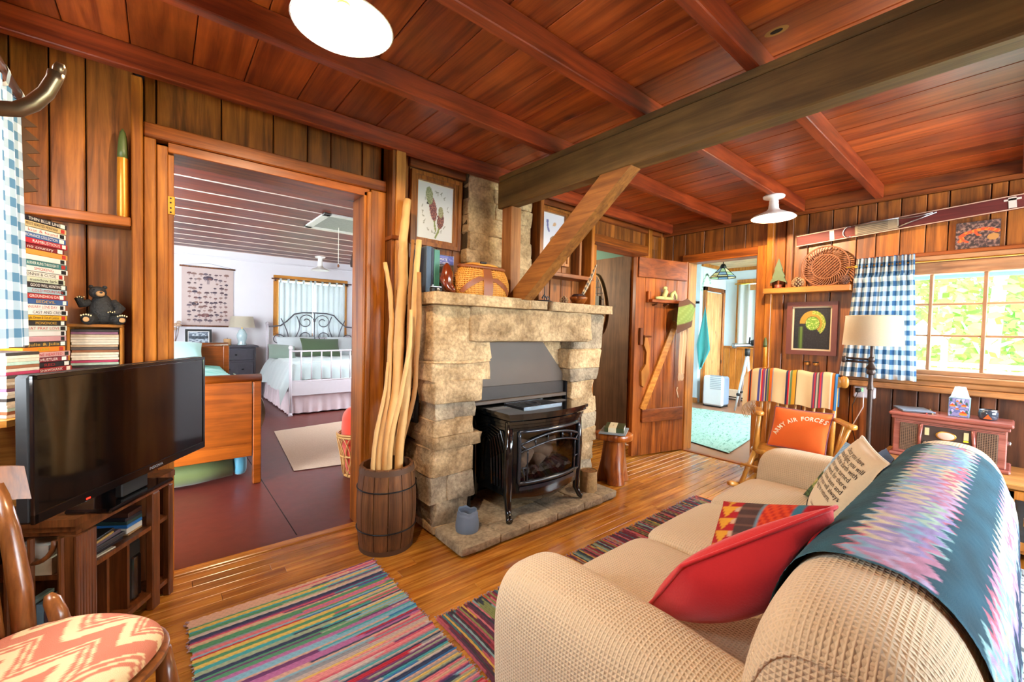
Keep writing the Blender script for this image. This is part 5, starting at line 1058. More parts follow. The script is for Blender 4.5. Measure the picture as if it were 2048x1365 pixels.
MB().superq((bX-.004, bY-.047, bZ+.126), (.014, .018, .012), .9, 1, 14, 10).build('muzzle', M_TAN, be, True); MB().superq((bX+.0, bY-.066, bZ+.131), (.005, .004, .004), .9, 1, 10, 6).build('nose', M_BLACK, be, True)
for s in (-1, 1): MB().superq((bX-.012+s*.011, bY-.043, bZ+.141), (.003, .003, .003), 1, 1, 8, 6).build('eye', M_BLACK, be, True)
for (px_, py_, pz_) in ((bX-.043, bY-.087, bZ+.019), (bX+.064, bY-.079, bZ+.018)):
    MB().superq((px_, py_, pz_), (.010, .003, .010), .9, 1, 12, 6).build('foot_pad', M_TAN, be, True)
    for k in range(5): MB().superq((px_-.014+.007*k, py_+.003, pz_+.016+.004*math.sin(math.pi*k/4)), (.0028, .003, .0035), 1, 1, 8, 6).build('claw', plain('ivory_claw', '#e3cf9f', .5), be, True)
for (px_, py_, pz_) in ((bX-.062, bY-.042, bZ+.108), (bX+.03, bY-.058, bZ+.05)):
    for k in range(4): MB().superq((px_-.010+.0065*k, py_, pz_+.003*(k % 2)), (.0022, .004, .003), 1, 1, 8, 6).build('claw', plain('ivory_claw', '#e3cf9f', .5), be, True)
# ================================================================== wooden chair with cushion
cf = Vector((.7071, -.7071, 0)); crr = Vector((.7071, .7071, 0)); sc_ = Vector((-.228, 1.335, 0))
chr_ = thing('wooden_armchair', 'old oak chair with chevron cushion in front of the television', 'chair', (sc_.x, sc_.y, 0))
def CP_(f, r, z): return sc_+cf*f+crr*r+Vector((0, 0, z))
def seat(u, v, rad=1.0, z=.0):
    a = 6.2832*u; c, s = math.cos(a), math.sin(a); pw = lambda q, e: math.copysign(abs(q)**e, q)
    return CP_(.21*rad*pw(c, .75)*v, .225*rad*pw(s, .75)*v*(1-.12*max(0, -c)), z)
seat_m = MB(); sv = [(0, .43), (.9, .43), (1, .437), (1, .448), (.97, .453), (.0, .453)]
seat_m.grid(lambda u, v: seat(u, sv[int(round(v*5))][0], 1.04, sv[int(round(v*5))][1]), 40, 5, cu=True); seat_m.build('seat', W_OAKCHAIR, chr_, True, 40)
def cush(u, v):
    rr = [0, .3, .6, .85, .97, 1.0, .97, .8, 0][int(round(v*8))]; zz = [.500, .499, .496, .486, .474, .464, .457, .455, .455][int(round(v*8))]
    return seat(u, rr, .99, zz)
cu = thing('seat_cushion', 'round cushion with rust and cream chevrons on the oak chair', 'cushion', (sc_.x, sc_.y, .455))
cmb = MB()
def cush2(u, v):
    a = 2*u-1; b_ = 2*v-1; r = math.hypot(a, b_)
    # square to disc
    x = a*math.sqrt(max(0, 1-b_*b_/2)); y_ = b_*math.sqrt(max(0, 1-a*a/2)); r = math.hypot(x, y_); ang = math.atan2(y_, x)/6.2832
    p = seat(ang, r, .99, 0); p.z = .462+.042*max(0, 1-r**5)**.6; return p
NC = 90; cmb.grid(cush2, NC, NC)
RU, CR_ = lin('#b5694f'), lin('#d6ba8c')
def chev(i, j):
    a, b_ = 2*i/NC-1, 2*j/NC-1; x = a; y_ = b_; zig = abs(((x*1.6+10) % 1.0)-.5)*1.15; t = (y_*1.5+zig+10) % 1.0
    return CR_ if (.08 < t < .34 or .44 < t < .5 or .60 < t < .66) else RU
cmb.build('cover', M_YARN, cu, True, colors=[chev(i, j) for j in range(NC+1) for i in range(NC+1)])
MB().grid(lambda u, v: seat(u, 1-.06*v, .99, .4635-.008*v), 48, 1, cu=True).build('underside', plain('rust_fabric', '#b98e70', .9), cu, True)
for s in (-1, 1):
    MB().tube([CP_(-.17, .13*s if s > 0 else -.105, .45), CP_(-.19, .135*s if s > 0 else -.108, .58), CP_(-.225, .14*s if s > 0 else -.11, .72), CP_(-.27, .145*s if s > 0 else -.11, .83)], [.021, .022, .019, .017], 12).build('back_post', W_OAKCHAIR, chr_, True)
    MB().tube([CP_(-.11, .165*s, .455), CP_(-.125, .165*s, .50), CP_(-.14, .163*s, .535), CP_(-.15, .162*s, .55)], [.02, .019, .017, .008], 12).build('hip_rest', W_OAKCHAIR, chr_, True)
cs_ = MB()
def crest(u, v):
    r = -.14+.33*u; zz = .80+.085*v-.02*(abs(2*u-1)**3); f = -.262-.02*v+.03*(2*u-1)**2
    return CP_(f, r, zz)
cs_.grid(crest, 16, 4); n0 = len(cs_.v); cs_.grid(lambda u, v: crest(1-u, v)+cf*-.024, 16, 4)
for v in (0, 1): cs_.grid(lambda u, w_: crest(u, v)+cf*(-.024*w_), 16, 1)
for u in (0, 1): cs_.grid(lambda w_, v: crest(u, v)+cf*(-.024*w_), 1, 4)
cs_.build('crest_rail', W_OAKCHAIR, chr_, True, 40)
for k in range(5): r = -.07+.042*k; MB().tube([CP_(-.18, r*.95, .45), CP_(-.215, r, .62), CP_(-.262, r*1.1, .81)], [.007, .010, .007], 8).build('back_spindle', W_OAKCHAIR, chr_, True)
for f, r in ((.16, .17), (.16, -.17), (-.15, .15), (-.15, -.15)):
    MB().tube([CP_(f, r, .432), CP_(f*1.05, r*1.04, .32), CP_(f*1.1, r*1.08, .25), CP_(f*1.2, r*1.15, .004)], [.016, .024, .018, .013], 12).build('leg', W_OAKCHAIR, chr_, True)
for s in (-1, 1):
    MB().tube([CP_(.176, .185*s, .20), CP_(-.165, .164*s, .20)], .011, 8).build('side_stretcher', W_OAKCHAIR, chr_, True); MB().tube([CP_(.170, .18*s, .31), CP_(-.16, .16*s, .31)], .009, 8).build('side_stretcher', W_OAKCHAIR, chr_, True)
for z_, r_ in ((.15, .19), (.26, .186)): MB().tube([CP_(.178, -r_, z_), CP_(.178, r_, z_)], .011, 8).build('front_stretcher', W_OAKCHAIR, chr_, True)
_z0 = {c_.name: [v_.co.z for v_ in c_.data.vertices] for c_ in cu.children}
press(list(cu.children), [c_ for c_ in chr_.children if c_.name.startswith(('hip_rest', 'back_post', 'back_spindle'))])
for c_ in cu.children:
    for v_, z_ in zip(c_.data.vertices, _z0[c_.name]): v_.co.z = z_
# ================================================================== ceiling lamps
def ceil_lamp(label, c, top, e=LAMP_E, r=.15, warm=(1, .71, .44)):
    x, y_, z0 = c; t = thing('ceiling_lamp', label, 'lamp', (x, y_, top))
    MB().lathe([(r, 0), (r+.003, .002), (r*.9, .018), (r*.55, .042), (r*.33, .058), (.036, .075), (.032, .11), (.032, .13)], 48, (x, y_, z0), False, False).build('shade', M_WHITE, t, True)
    MB().lathe([(r-.001, .001), (r*.88, .015), (r*.53, .038), (r*.31, .054), (.034, .07), (.01, .072)], 48, (x, y_, z0), False, False).build('reflector', plain('white_reflector', '#f5f0e4', .4, var=.01), t, True)
    MB().lathe([(.03, z0+.12-top), (.03, -.02), (.072, -.014), (.075, 0)], 32, (x, y_, top), False, True).build('canopy', M_WHITE, t, True)
    MB().lathe([(.018, .05), (.02, .075)], 16, (x, y_, z0)).build('socket', plain('socket_gold', '#a37c3c', .4, .6), t, True)
    m = plain('bulb_glow', '#fff1d8', .4, emit=('#ffe2b0', 22.0))
    MB().superq((x, y_, z0+.048), (.026, .026, .024), 1, 1, 18, 12).build('bulb', m, t, True)
    bulb_light('lamp_light', (x, y_, z0+.013), e, .010, warm)
    return t
ceil_lamp('large white enamel ceiling lamp above the doorway rug', (.448, 1.405, 2.195), ZC)
l2 = PZ(2.15, 1529, 440); ceil_lamp('white enamel ceiling lamp on the joist above the rocking chair', (l2.x, 1.245, 2.15), 2.32)
# ================================================================== bedroom furniture
FW = 8.398
def mushrooms():
    r = random.Random(3); sh = []
    for row in range(11):
        for c in range(8):
            if 3 <= c <= 4 and row in (7, 8) : continue
            x = .1+.8*(c+.5)/8+r.uniform(-.025, .025); y_ = .05+.86*(row+.5)/11+r.uniform(-.015, .015); s = r.uniform(.6, 1.15); sh.append((x, y_, s, r.choice(('#4a3036', '#3b2a38', '#6b4540', '#5a4a52', '#7a5a50'))))
    sh.append((.5, .80, 2.2, '#3b2a38')); sh.append((.45, .16, 1.9, '#6b3a3a')); sh.append((.25, .36, 1.6, '#3f3038'))
    paper = lin('#b9a39b')
    def f(u, v):
        for x, y_, s, c in sh:
            if abs(u-x) > .1*s or abs(v-y_) > .07*s: continue
            dx, dy = (u-x)/s, (v-y_)/s
            if (dx/.045)**2+((dy-.008)/.02)**2 < 1 and dy > -.004: return lin(c)
            if abs(dx) < .012 and -.035 < dy < .004: return tuple(.5*a+.5*b_ for a, b_ in zip(lin(c), paper))
        return paper
    return f
po = thing('mushroom_poster', 'fabric poster of many mushrooms hanging over the dresser', 'poster', (.60, FW, 1.19))
sheet('cloth_print', frameM((.60, FW-.012, 1.66), (1, 0, 0), z=(0, -1, 0)), .68, .93, 96, 130, mushrooms(), po); MB().box(.262, .938, FW-.010, FW-.004, 1.2, 2.12).build('backing', plain('poster_back', '#b9a39b', .9), po)
MB().tube([(.235, FW-.012, 2.13), (.965, FW-.012, 2.13)], .013, 10).build('rail', W_WALNUT, po, True); MB().tube([(.25, FW-.012, 1.19), (.95, FW-.012, 1.19)], .013, 10).build('rail', W_WALNUT, po, True)
MB().tube([(.25, FW-.006, 2.14), (.6, FW-.004, 2.20), (.95, FW-.006, 2.14)], .002, 5).build('hanging_cord', M_DARK, po)
# dark dresser
M_DRES = plain('distressed_black_paint', '#3d3a42', .5, var=.3, nscale=18)
ds = thing('dresser', 'black distressed dresser below the mushroom poster', 'dresser', (.65, 8.15, 0))
boxo('body', M_DRES, ds, .13, 1.20, 7.94, 8.36, .10, .86, b=.006); boxo('top', M_DRES, ds, .10, 1.235, 7.90, 8.37, .86, .89, b=.006)
for xx in (.16, 1.17):
    for yy in (7.97, 8.33): MB().tube([(xx, yy, 0), (xx, yy, .12)], [.018, .028], 8).build('leg', M_DRES, ds)
for a, c, z0, z1 in ((.16, .48, .66, .83), (.50, 1.17, .66, .83), (.16, .66, .40, .63), (.68, 1.17, .40, .63), (.16, .66, .14, .37), (.68, 1.17, .14, .37)):
    d = boxo('drawer', M_DRES, ds, a, c, 7.925, 7.945, z0, z1, b=.006)
    for xx in ((a+c)/2-.09, (a+c)/2+.09): MB().superq((xx, 7.912, (z0+z1)/2), (.016, .014, .012), 1, 1, 10, 8).build('knob', M_IRON, d, True)
def snow(u, v):
    n = noise.noise(Vector((u*6, v*9, 4)))
    if .35 < v < .62: return lin('#3a4550') if n > -.1 else lin('#1f252b')
    return lin('#a7b0b8') if n > 0 else lin('#5a6470')
framed('photo_frame', 'small black-framed creek photograph standing on the dresser', frameM((.46, 8.12, 1.015), (1, 0, 0), z=(0, -1, .12)), .33, .25, .03, .02, M_BLACKM, snow, 26, 20, .012, '#d5d2cf')
MB_c = thing('candle_jar', 'small tan candle on the dresser', 'candle', (.83, 8.1, .89)); MB().lathe([(.05, 0), (.052, .10), (.045, .105), (.02, .1)], 20, (.83, 8.1, .89)).build('wax', plain('tan_wax', '#b98d5e', .6), MB_c, True); MB().tube([(.83, 8.1, .985), (.83, 8.1, 1.01)], .003, 6).build('wick', M_BLACKM, MB_c)
dl_ = thing('table_lamp', 'glass table lamp with beige shade on the dresser', 'lamp', (1.03, 8.12, .89))
MB().lathe([(.06, 0), (.065, .02), (.05, .05), (.07, .11), (.075, .17), (.045, .24), (.02, .27)], 24, (1.03, 8.12, .89)).build('base', plain('sea_glass', '#a9bcbf', .12, coat=.5), dl_, True); MB().tube([(1.03, 8.12, 1.15), (1.03, 8.12, 1.2)], .012, 8).build('neck', M_BRASS, dl_)
MB().lathe([(.185, .29), (.155, .47)], 32, (1.03, 8.12, .89), False, False).build('shade', cloth('beige_shade', '#c9bda6', .9, .4), dl_, True)
dry = thing('dried_flowers', 'sprig of dried flowers on the dresser end', 'flowers', (.17, 8.2, .89))
for k in range(7): 
    p = Vector((.17, 8.2, .89)); q = p+Vector((random.uniform(-.08, .06), random.uniform(-.04, .04), random.uniform(.22, .36))); MB().tube([p, p.lerp(q, .5)+Vector((.01, 0, 0)), q], .003, 5).build('stem', W_WALNUT, dry); MB().superq(q, (.03, .025, .022), 1, 1, 10, 8, lambda v: v*(1+.3*noise.noise(v*70))).build('bloom', plain('dried_bloom', '#b59a82', .9, var=.3), dry, True)
# white iron bed with scrolls
M_WIRON = plain('white_iron', '#cfc6cc', .35, var=.04); M_SCROLL = plain('grey_iron_scroll', '#5a585f', .4, .3)
HX0, HX1, FX0, HYd, FYd = 1.415, 2.93, 1.36, 8.25, 6.30
bed = thing('iron_bed', 'white iron double bed with scroll headboard under the bedroom window', 'bed', (2.1, 7.3, 0))
for xx in (HX0, HX1): MB().tube([(xx, HYd, 0), (xx, HYd, 1.22)], .022, 12).superq((xx, HYd, 1.25), (.03, .03, .035), 1, 1, 12, 8).build('head_post', M_WIRON, bed, True)
for xx in (FX0, HX1+.02): MB().tube([(xx, FYd, 0), (xx, FYd, .90)], .02, 12).superq((xx, FYd, .93), (.028, .028, .035), 1, 1, 12, 8).lathe([(.03, 0), (.024, .04)], 12, (xx, FYd, 0)).build('foot_post', M_WIRON, bed, True)
def curve(pts, r, nm='scroll', m=M_SCROLL): MB().tube([(x, HYd, z) for x, z in pts], r, 6).build(nm, m, bed, True)
xm = (HX0+HX1)/2
curve([(HX0, 1.20), (HX0+.2, 1.22), (HX0+.3, 1.30), (HX0+.42, 1.43), (HX0+.55, 1.46), (xm, 1.465), (HX1-.55, 1.46), (HX1-.42, 1.43), (HX1-.3, 1.30), (HX1-.2, 1.22), (HX1, 1.20)], .012, 'top_rail')
curve([(xm, .55), (xm, 1.465)], .009)
for s in (-1, 1):
    curve([(xm+s*(.30+.05*math.sin(t*6.28)), .70+.7*t) for t in np.linspace(0, 1, 12)], .009); curve([(xm+s*(.55-.12*math.sin(t*3.14)), .60+.75*t) for t in np.linspace(0, 1, 12)], .009)
    for cz, sg in ((1.30, 1), (1.02, -1)): curve([(xm+s*(.145-(.14-.03*t)*math.cos(t*2.6)), cz+sg*(.14-.03*t)*math.sin(t*2.6)) for t in np.linspace(0, 3.4, 30)], .008)
    curve([(HX0+.12 if s < 0 else HX1-.12, .6), (HX0+.25 if s < 0 else HX1-.25, .9), (HX0+.38 if s < 0 else HX1-.38, 1.02), (HX0+.42 if s < 0 else HX1-.42, .9)], .008)
    curve([((HX0+.17 if s < 0 else HX1-.17)+(.1-.02*t)*math.cos(t*2.4), .98+(.1-.02*t)*math.sin(t*2.4)) for t in np.linspace(0, 3, 20)], .008)
MB().tube([(FX0, FYd, .885), (HX1+.02, FYd, .885)], .012, 8).build('foot_rail', M_WIRON, bed, True); MB().tube([(FX0, FYd, .47), (HX1+.02, FYd, .47)], .012, 8).build('foot_rail', M_WIRON, bed, True)
for k in range(1, 12): xx = FX0+(HX1+.02-FX0)*k/12; MB().tube([(xx, FYd, .47), (xx, FYd, .885)], .009, 8).build('foot_bar', M_WIRON, bed, True)
boxo('foot_board', M_WIRON, bed, FX0, HX1+.02, FYd-.012, FYd+.012, .27, .46, b=.004)
boxo('side_rail', M_WIRON, bed, HX0-.02, HX0+.005, FYd, HYd, .28, .36); boxo('side_rail', M_WIRON, bed, HX1-.005, HX1+.02, FYd, HYd, .28, .36)
MB().superq((2.16, 7.315, .50), (.70, .90, .15), .15, .15, 36, 12).build('mattress', M_WHITE, bed, True)
M_RUFF = cloth('pink_white_ruffle', '#d9c4c8', .5, 0, sheen=.6)
def ruff(u, v):
    t = u*(1.55+1.9); n = .018*math.sin(u*170)*(1-v)+.008*math.sin(u*57)
    if t < 1.9: return (HX0-.046-.02*(1-v)+n, HYd-t, .02+.30*v)
    return (HX0-.046+(t-1.9), FYd+.045+n, .02+.26*v)
rf = thing('bed_skirt', 'pinkish white ruffled skirt around the iron bed', 'bed skirt', (1.4, 6.4, .02)); MB().grid(ruff, 340, 6).build('ruffle', M_RUFF, rf, True)
M_DUV = cloth('sage_duvet', '#b9c4c4', .85, 0, sheen=.4, var=.1)
dv = thing('duvet', 'pale sage crumpled duvet spread over the iron bed', 'duvet', (2.16, 7.2, .65))
def duv(u, v):
    x = 1.24+1.84*u; yy = 6.345+1.565*v; e = max(0, abs(u-.5)*2-.80)/.2; ef = max(0, .034-v)/.034
    z = .70+.035*noise.noise(Vector((x*3.5, yy*3.5, 1)))+.02*noise.noise(Vector((x*9, yy*9, 2)))-.36*e**1.6-.22*ef**1.5
    x += (.06*e)*(1 if u > .5 else -1)*noise.noise(Vector((yy*5, 3, 0)))
    if u > .5: x = min(x, 2.985)
    return (x, yy, z)
MB().grid(duv, 60, 60).build('cloth', M_DUV, dv, True)
def pillow_mesh(w_, h_, t_, n=16, pinch=.06, tneg=None):
    mb = MB()
    for sgn in (1, -1):
        def P(u, v):
            a, b_ = 2*u-1, 2*v-1; k = (max(0, 1-a*a)*max(0, 1-b_*b_))**.45
            px_ = a*(1-pinch*(1-b_*b_)*1.0); py_ = b_*(1-pinch*(1-a*a)*1.0)
            return (px_*w_/2, py_*h_/2, (t_/2 if sgn > 0 else -(tneg if tneg is not None else t_)/2)*k)
        if sgn == 1: mb.grid(P, n, n)
        else: mb.grid(lambda u, v: P(1-u, v), n, n)
    return mb
def pillow(name, label, M, w_, h_, t_, m, n=16, parent_cat='pillow', group=None, piping=None, pinch=.06, sub='cover', colors=None, tneg=None):
    t = thing(name, label, parent_cat, M.translation, group); mb = pillow_mesh(w_, h_, t_, n, pinch, tneg); mb.v = [tuple(M @ Vector(p)) for p in mb.v]
    if colors:
        cols = []
        for sgn in (1, -1):
            for j in range(n+1):
                for i in range(n+1): cols.append(colors(i/n if sgn == 1 else 1-i/n, j/n, sgn))
        mb.build(sub, M_YARN, t, True, colors=cols)
    else: mb.build(sub, m, t, True)
    if piping:
        pts = []
        for k in range(64):
            q = k/16; s = int(q); f = q-s; a, b_ = ((2*f-1, -1), (1, 2*f-1), (1-2*f, 1), (-1, 1-2*f))[s]
            pts.append(M @ Vector((a*(1-pinch*(1-b_*b_))*w_/2, b_*(1-pinch*(1-a*a))*h_/2, 0)))
        MB().tube(pts, .005, 6, closed=True).build('piping', piping, t, True)
    return t
pillow('bed_pillow', 'pale patterned pillow against the iron headboard, beside the green one', frameM((1.82, 7.98, .86), (1, 0, 0), z=(0, -.8, .55)), .62, .42, .2, cloth('pale_sham', '#c5cdcf', .9))
pillow('bed_pillow', 'pale crumpled pillow at the wall side of the iron bed', frameM((2.62, 7.98, .86), (1, 0, 0), z=(0, -.8, .55)), .56, .42, .2, cloth('pale_sham', '#c5cdcf', .9))
pillow('bed_pillow', 'moss green lumbar pillow in the middle of the iron bed', frameM((2.14, 7.72, .86), (1, .02, -.03), z=(0, -.8, .5)), .64, .36, .15, cloth('moss_linen', '#46583c', .9))
pillow('bed_pillow', 'grey-green pillow slumped at the open side of the iron bed', frameM((1.52, 7.62, .80), (1, 0, -.1), z=(0, -.7, .7)), .4, .3, .14, cloth('grey_green', '#7c8c80', .9))
# tab-top curtains over the bedroom window
M_SHEER = cloth('white_sheer', '#b4bbbe', .9, .06, sheen=0)
for k, (x0, x1) in enumerate(((1.60, 2.155), (2.165, 2.74))):
    cu_ = thing('tab_curtain', 'white sheer tab-top curtain over the bed, %s half' % ('dresser-side' if k == 0 else 'wall-side'), 'curtain', ((x0+x1)/2, 8.33, 1.1))
    MB().grid(lambda u, v: (x0+(x1-x0)*u, 8.325+.018*math.sin(u*6.283*6+k)+.006*math.sin(u*40)*(1-v), 1.02+.97*v), 90, 8).build('cloth', M_SHEER, cu_, True)
    for j in range(5): xx = x0+.03+(x1-x0-.06)*j/4; MB().grid(lambda u, v: (xx-.018+.036*v, 8.327+.02*math.cos(6.283*u), 2.02+.035*math.sin(6.283*u)), 14, 1, cu=True).build('tab', M_SHEER, cu_, True)
rd = thing('curtain_rod', 'dark wooden curtain rod across the bedroom window', 'rod', (2.15, 8.327, 2.03)); MB().tube([(1.49, 8.327, 2.04), (2.86, 8.327, 2.04)], .012, 10).build('rod', ROD, rd, True)
for xx in (1.55, 2.78): boxo('bracket', ROD, rd, xx-.012, xx+.012, 8.32, 8.372, 2.0, 2.055)
# sleigh bed
sb = thing('sleigh_bed', 'cherry wooden sleigh bed with teal bedding just inside the doorway', 'bed', (.0, 4.2, 0))
SX1, SY = .60, 3.80
boxo('foot_panel', W_SLEIGH, sb, -.52, SX1-.05, SY-.015, SY+.015, .29, .80, b=.004); boxo('foot_lower_panel', W_SLEIGH, sb, -.52, SX1-.05, SY-.02, SY+.02, .22, .32, b=.004)
for xx in (SX1, -.56): MB().box(xx-.045, xx+.01, SY-.03, SY+.035, 0, .80, .005).build('foot_post', W_SLEIGH, sb)
MB().tube([(-.58, SY+.02, .82), (SX1+.015, SY+.02, .82)], .035, 14).build('foot_roll', W_SLEIGH, sb, True)
boxo('side_rail', W_SLEIGH, sb, SX1-.05, SX1-.02, SY+.03, 5.75, .25, .42, b=.004); boxo('side_rail', W_SLEIGH, sb, -.55, -.52, SY+.03, 5.75, .25, .42, b=.004)
boxo('head_panel', W_SLEIGH, sb, -.53, SX1-.04, 5.74, 5.78, .25, .98, b=.005); MB().tube([(-.57, 5.79, .99), (SX1, 5.79, .99)], .035, 14).build('head_roll', W_SLEIGH, sb, True)
for xx in (SX1-.02, -.54): boxo('head_post', W_SLEIGH, sb, xx-.03, xx+.025, 5.73, 5.79, 0, .99, b=.005)
MB().superq((.02, 4.78, .50), (.54, .95, .17), .2, .2, 30, 12).build('mattress', M_WHITE, sb, True)
tq = thing('teal_quilt', 'teal quilt covering the sleigh bed', 'quilt', (0, 4.8, .7))
MB().grid(lambda u, v: (-.56+1.16*u+.0, 3.87+1.85*v, .73+.08*(1-(2*u-1)**2)+.012*math.sin(v*70+3*math.sin(u*9))*.5+.015*noise.noise(Vector((u*7, v*7, 0)))-.25*max(0, abs(2*u-1)-.88)/.12), 40, 70).build('cloth', cloth('teal_cotton', '#2f9c8a', .9), tq, True)
pillow('bed_pillow', 'pale aqua pillow at the head of the sleigh bed', frameM((.05, 5.45, .92), (1, 0, 0), z=(0, -.5, .8)), .6, .4, .18, cloth('aqua_cotton', '#a8cfcd', .9))
hq = thing('hanging_coverlet', 'cream coverlet hanging off the side of the sleigh bed', 'coverlet', (.66, 4.6, .3))
MB().grid(lambda u, v: (.615+.06*math.sin(math.pi*min(1, v*.9))+.012*math.sin(u*22), 4.0+1.5*u, .70-.46*v*(.75+.25*math.sin(math.pi*u))), 30, 12).build('cloth', cloth('cream_quilt', '#c4ae8e', .9), hq, True)
ub = thing('rolled_bedroll', 'olive and blue bedroll stored under the sleigh bed', 'bedroll', (0, 3.95, 0)); MB().tube([(-.52, 3.98, .11), (-.2, 3.97, .12), (.2, 3.98, .115), (.44, 3.98, .12)], [.085, .10, .1, .085], 14).build('roll', cloth('olive_nylon', '#5f6b3a', .5), ub, True); MB().superq((.49, 3.98, .13), (.05, .09, .09), .6, .8, 14, 10).build('blue_end', cloth('blue_nylon', '#4b8fa6', .5), ub, True)
# rug, basket with red blanket
br_ = thing('jute_rug', 'beige ribbed jute rug on the maroon bedroom floor', 'rug', (1.25, 4.8, 0))
RA, RB, RC, RD = PZ(.01, 548, 862), PZ(.01, 588, 941), PZ(.01, 745, 920), PZ(.01, 745, 833)
def jr(u, v):
    p = RB.lerp(RC, u); q = RA.lerp(RD, u); r = p.lerp(q, v); r.z = .004+.004*math.sin(v*130*math.pi); return r
MB().grid(jr, 16, 260).build('weave', cloth('jute', '#b89a82', .95, var=.2), br_, True)
bk_ = thing('wicker_basket', 'open wicker basket with red blanket behind the doorway jamb', 'basket', (1.26, 3.50, 0))
bcx2, bcy2 = 1.27, 3.52; bkr = lambda t: .10+.055*t; M_RATT = plain('pale_rattan', '#b98b4e', .5, var=.2, nscale=30)
for t in (.03, .5, .97, 1.03): MB().tube([(bcx2+bkr(t)*math.cos(a), bcy2+bkr(t)*math.sin(a), .01+.34*t) for a in np.linspace(0, 6.283, 33)[:-1]], .009, 6, closed=True).build('hoop', M_RATT, bk_, True)
for k in range(14):
    for s in (-1, 1): MB().tube([(bcx2+(bkr(t)+.006*s)*math.cos(6.283*k/14+s*.42*math.sin(t*math.pi)), bcy2+(bkr(t)+.006*s)*math.sin(6.283*k/14+s*.42*math.sin(t*math.pi)), .01+.34*t) for t in np.linspace(0, 1, 9)], .005, 5).build('cane', M_RATT, bk_, True)
MB().lathe([(.1, 0), (.1, .01)], 20, (bcx2, bcy2, .004)).build('base', M_RATT, bk_)
def fleece(p):
    p = p*(1+.06*noise.noise(p*14)); t = (p.z+.29)/.34; r = math.hypot(p.x, p.y); m_ = bkr(max(0, t))-.020
    if t < 1.05 and r > m_: p = Vector((p.x*m_/r, p.y*m_/r, p.z))
    return p
rbk = thing('red_blanket', 'bundled orange-red fleece blanket in the wicker basket', 'blanket', (bcx2, bcy2, .05)); MB().superq((bcx2, bcy2, .30), (.12, .12, .28), .55, .8, 30, 20, lambda p: fleece(p)).build('fleece', cloth('orange_red_fleece', '#c8361a', .95, sheen=.6), rbk, True)
# ceiling hatch, lamp and hanging bell in the bedroom
ht = thing('attic_hatch', 'white-trimmed attic hatch in the bedroom ceiling with a pull cord', 'hatch', (1.7, 5.1, BZ)); 
boxo('panel', plain('grey_hatch_panel', '#8f8c86', .8, var=.25, nscale=40), ht, 1.40, 2.2, 4.80, 5.47, BZ-.012, BZ); M_HT = plain('hatch_trim', '#c9c3bb', .6)
for a in ((1.33, 1.41, 4.73, 5.54), (2.19, 2.27, 4.73, 5.54), (1.33, 2.27, 4.73, 4.81), (1.33, 2.27, 5.46, 5.54)): boxo('trim', M_HT, ht, *a, BZ-.02, BZ, b=.004)
MB().tube([(1.66, 5.3, BZ-.012), (1.66, 5.3, 1.98)], .003, 6).build('cord', M_PAPER, ht); MB().superq((1.66, 5.3, 1.97), (.014, .014, .02), 1, 1, 10, 8).build('pull', W_WALNUT, ht, True)
bl = thing('ceiling_lamp', 'small white ceiling lamp in the bedroom above the iron bed', 'lamp', (2.15, 7.85, BZ)); MB().lathe([(.15, -.24), (.12, -.215), (.06, -.19), (.04, -.15), (.035, -.03), (.08, -.02), (.085, 0)], 28, (2.15, 7.85, BZ), False, True).build('shade', M_WHITE, bl, True); MB().superq((2.15, 7.85, BZ-.2), (.035, .035, .03), 1, 1, 12, 8).build('bulb', M_WHITE, bl, True)
hb = thing('dried_bundle', 'dark dried plant bundle hanging from the bedroom ceiling', 'plant', (1.52, 4.2, BZ)); c = PY(4.2, 713, 500)
MB().tube([(c.x, c.y, BZ), (c.x, c.y, c.z+.06)], .003, 5).build('cord', M_DARK, hb)
MB().lathe([(.012, 0), (.03, -.06), (.06, -.2), (.055, -.24), (.02, -.25)], 12, (c.x, c.y, c.z+.07), True, True).build('leaves', plain('dried_leaf', '#2c1a16', .95, var=.4, bump=.6), hb, True); MB().tube([(c.x, c.y, c.z+.05), (c.x, c.y, c.z+.10)], .022, 8).build('wrap', plain('straw_wrap', '#8d7a5a', .8), hb)
hb.location = (c.x, c.y, BZ)
for ch in hb.children: ch.matrix_parent_inverse = Matrix.Translation(hb.location).inverted()
# ================================================================== snowshoe in the hall
sn = thing('snowshoe', 'old dark webbed snowshoe hung on the hall wall', 'snowshoe', (3.94, 3.2, 1.3))
def sshoe(t, k=1.0): a = 6.283*t; return Vector((3.935, 3.215+.165*k*math.sin(a)*(1-.25*math.cos(a)), 1.55+.36*k*math.cos(a)))
MB().tube([sshoe(t) for t in np.linspace(0, 1, 41)[:-1]], .012, 8, closed=True).build('rim', plain('ash_rim', '#7a5a36', .5), sn, True)
for k in range(9): z = 1.27+.07*k; c = (z-1.55)/.36; hw = .165*math.sqrt(max(0, 1-c*c)); MB().tube([(3.937, 3.215-hw, z), (3.937, 3.215+hw, z)], .004, 5).build('webbing', M_BLACKM, sn)
for k in range(6): yy = 3.09+.05*k; c = (yy-3.215)/.165; hh_ = .36*math.sqrt(max(0, 1-c*c)); MB().tube([(3.939, yy, 1.55-hh_), (3.939, yy, 1.55+hh_)], .004, 5).build('webbing', M_BLACKM, sn)
boxo('toe_plate', plain('old_leather', '#3a3a30', .7), sn, 3.928, 3.936, 3.14, 3.29, 1.44, 1.66, b=.002)
MB().tube([(3.935, 3.215, 1.20), (3.935, 3.215, .98)], .012, 8).build('tail', plain('ash_rim', '#7a5a36', .5), sn, True)
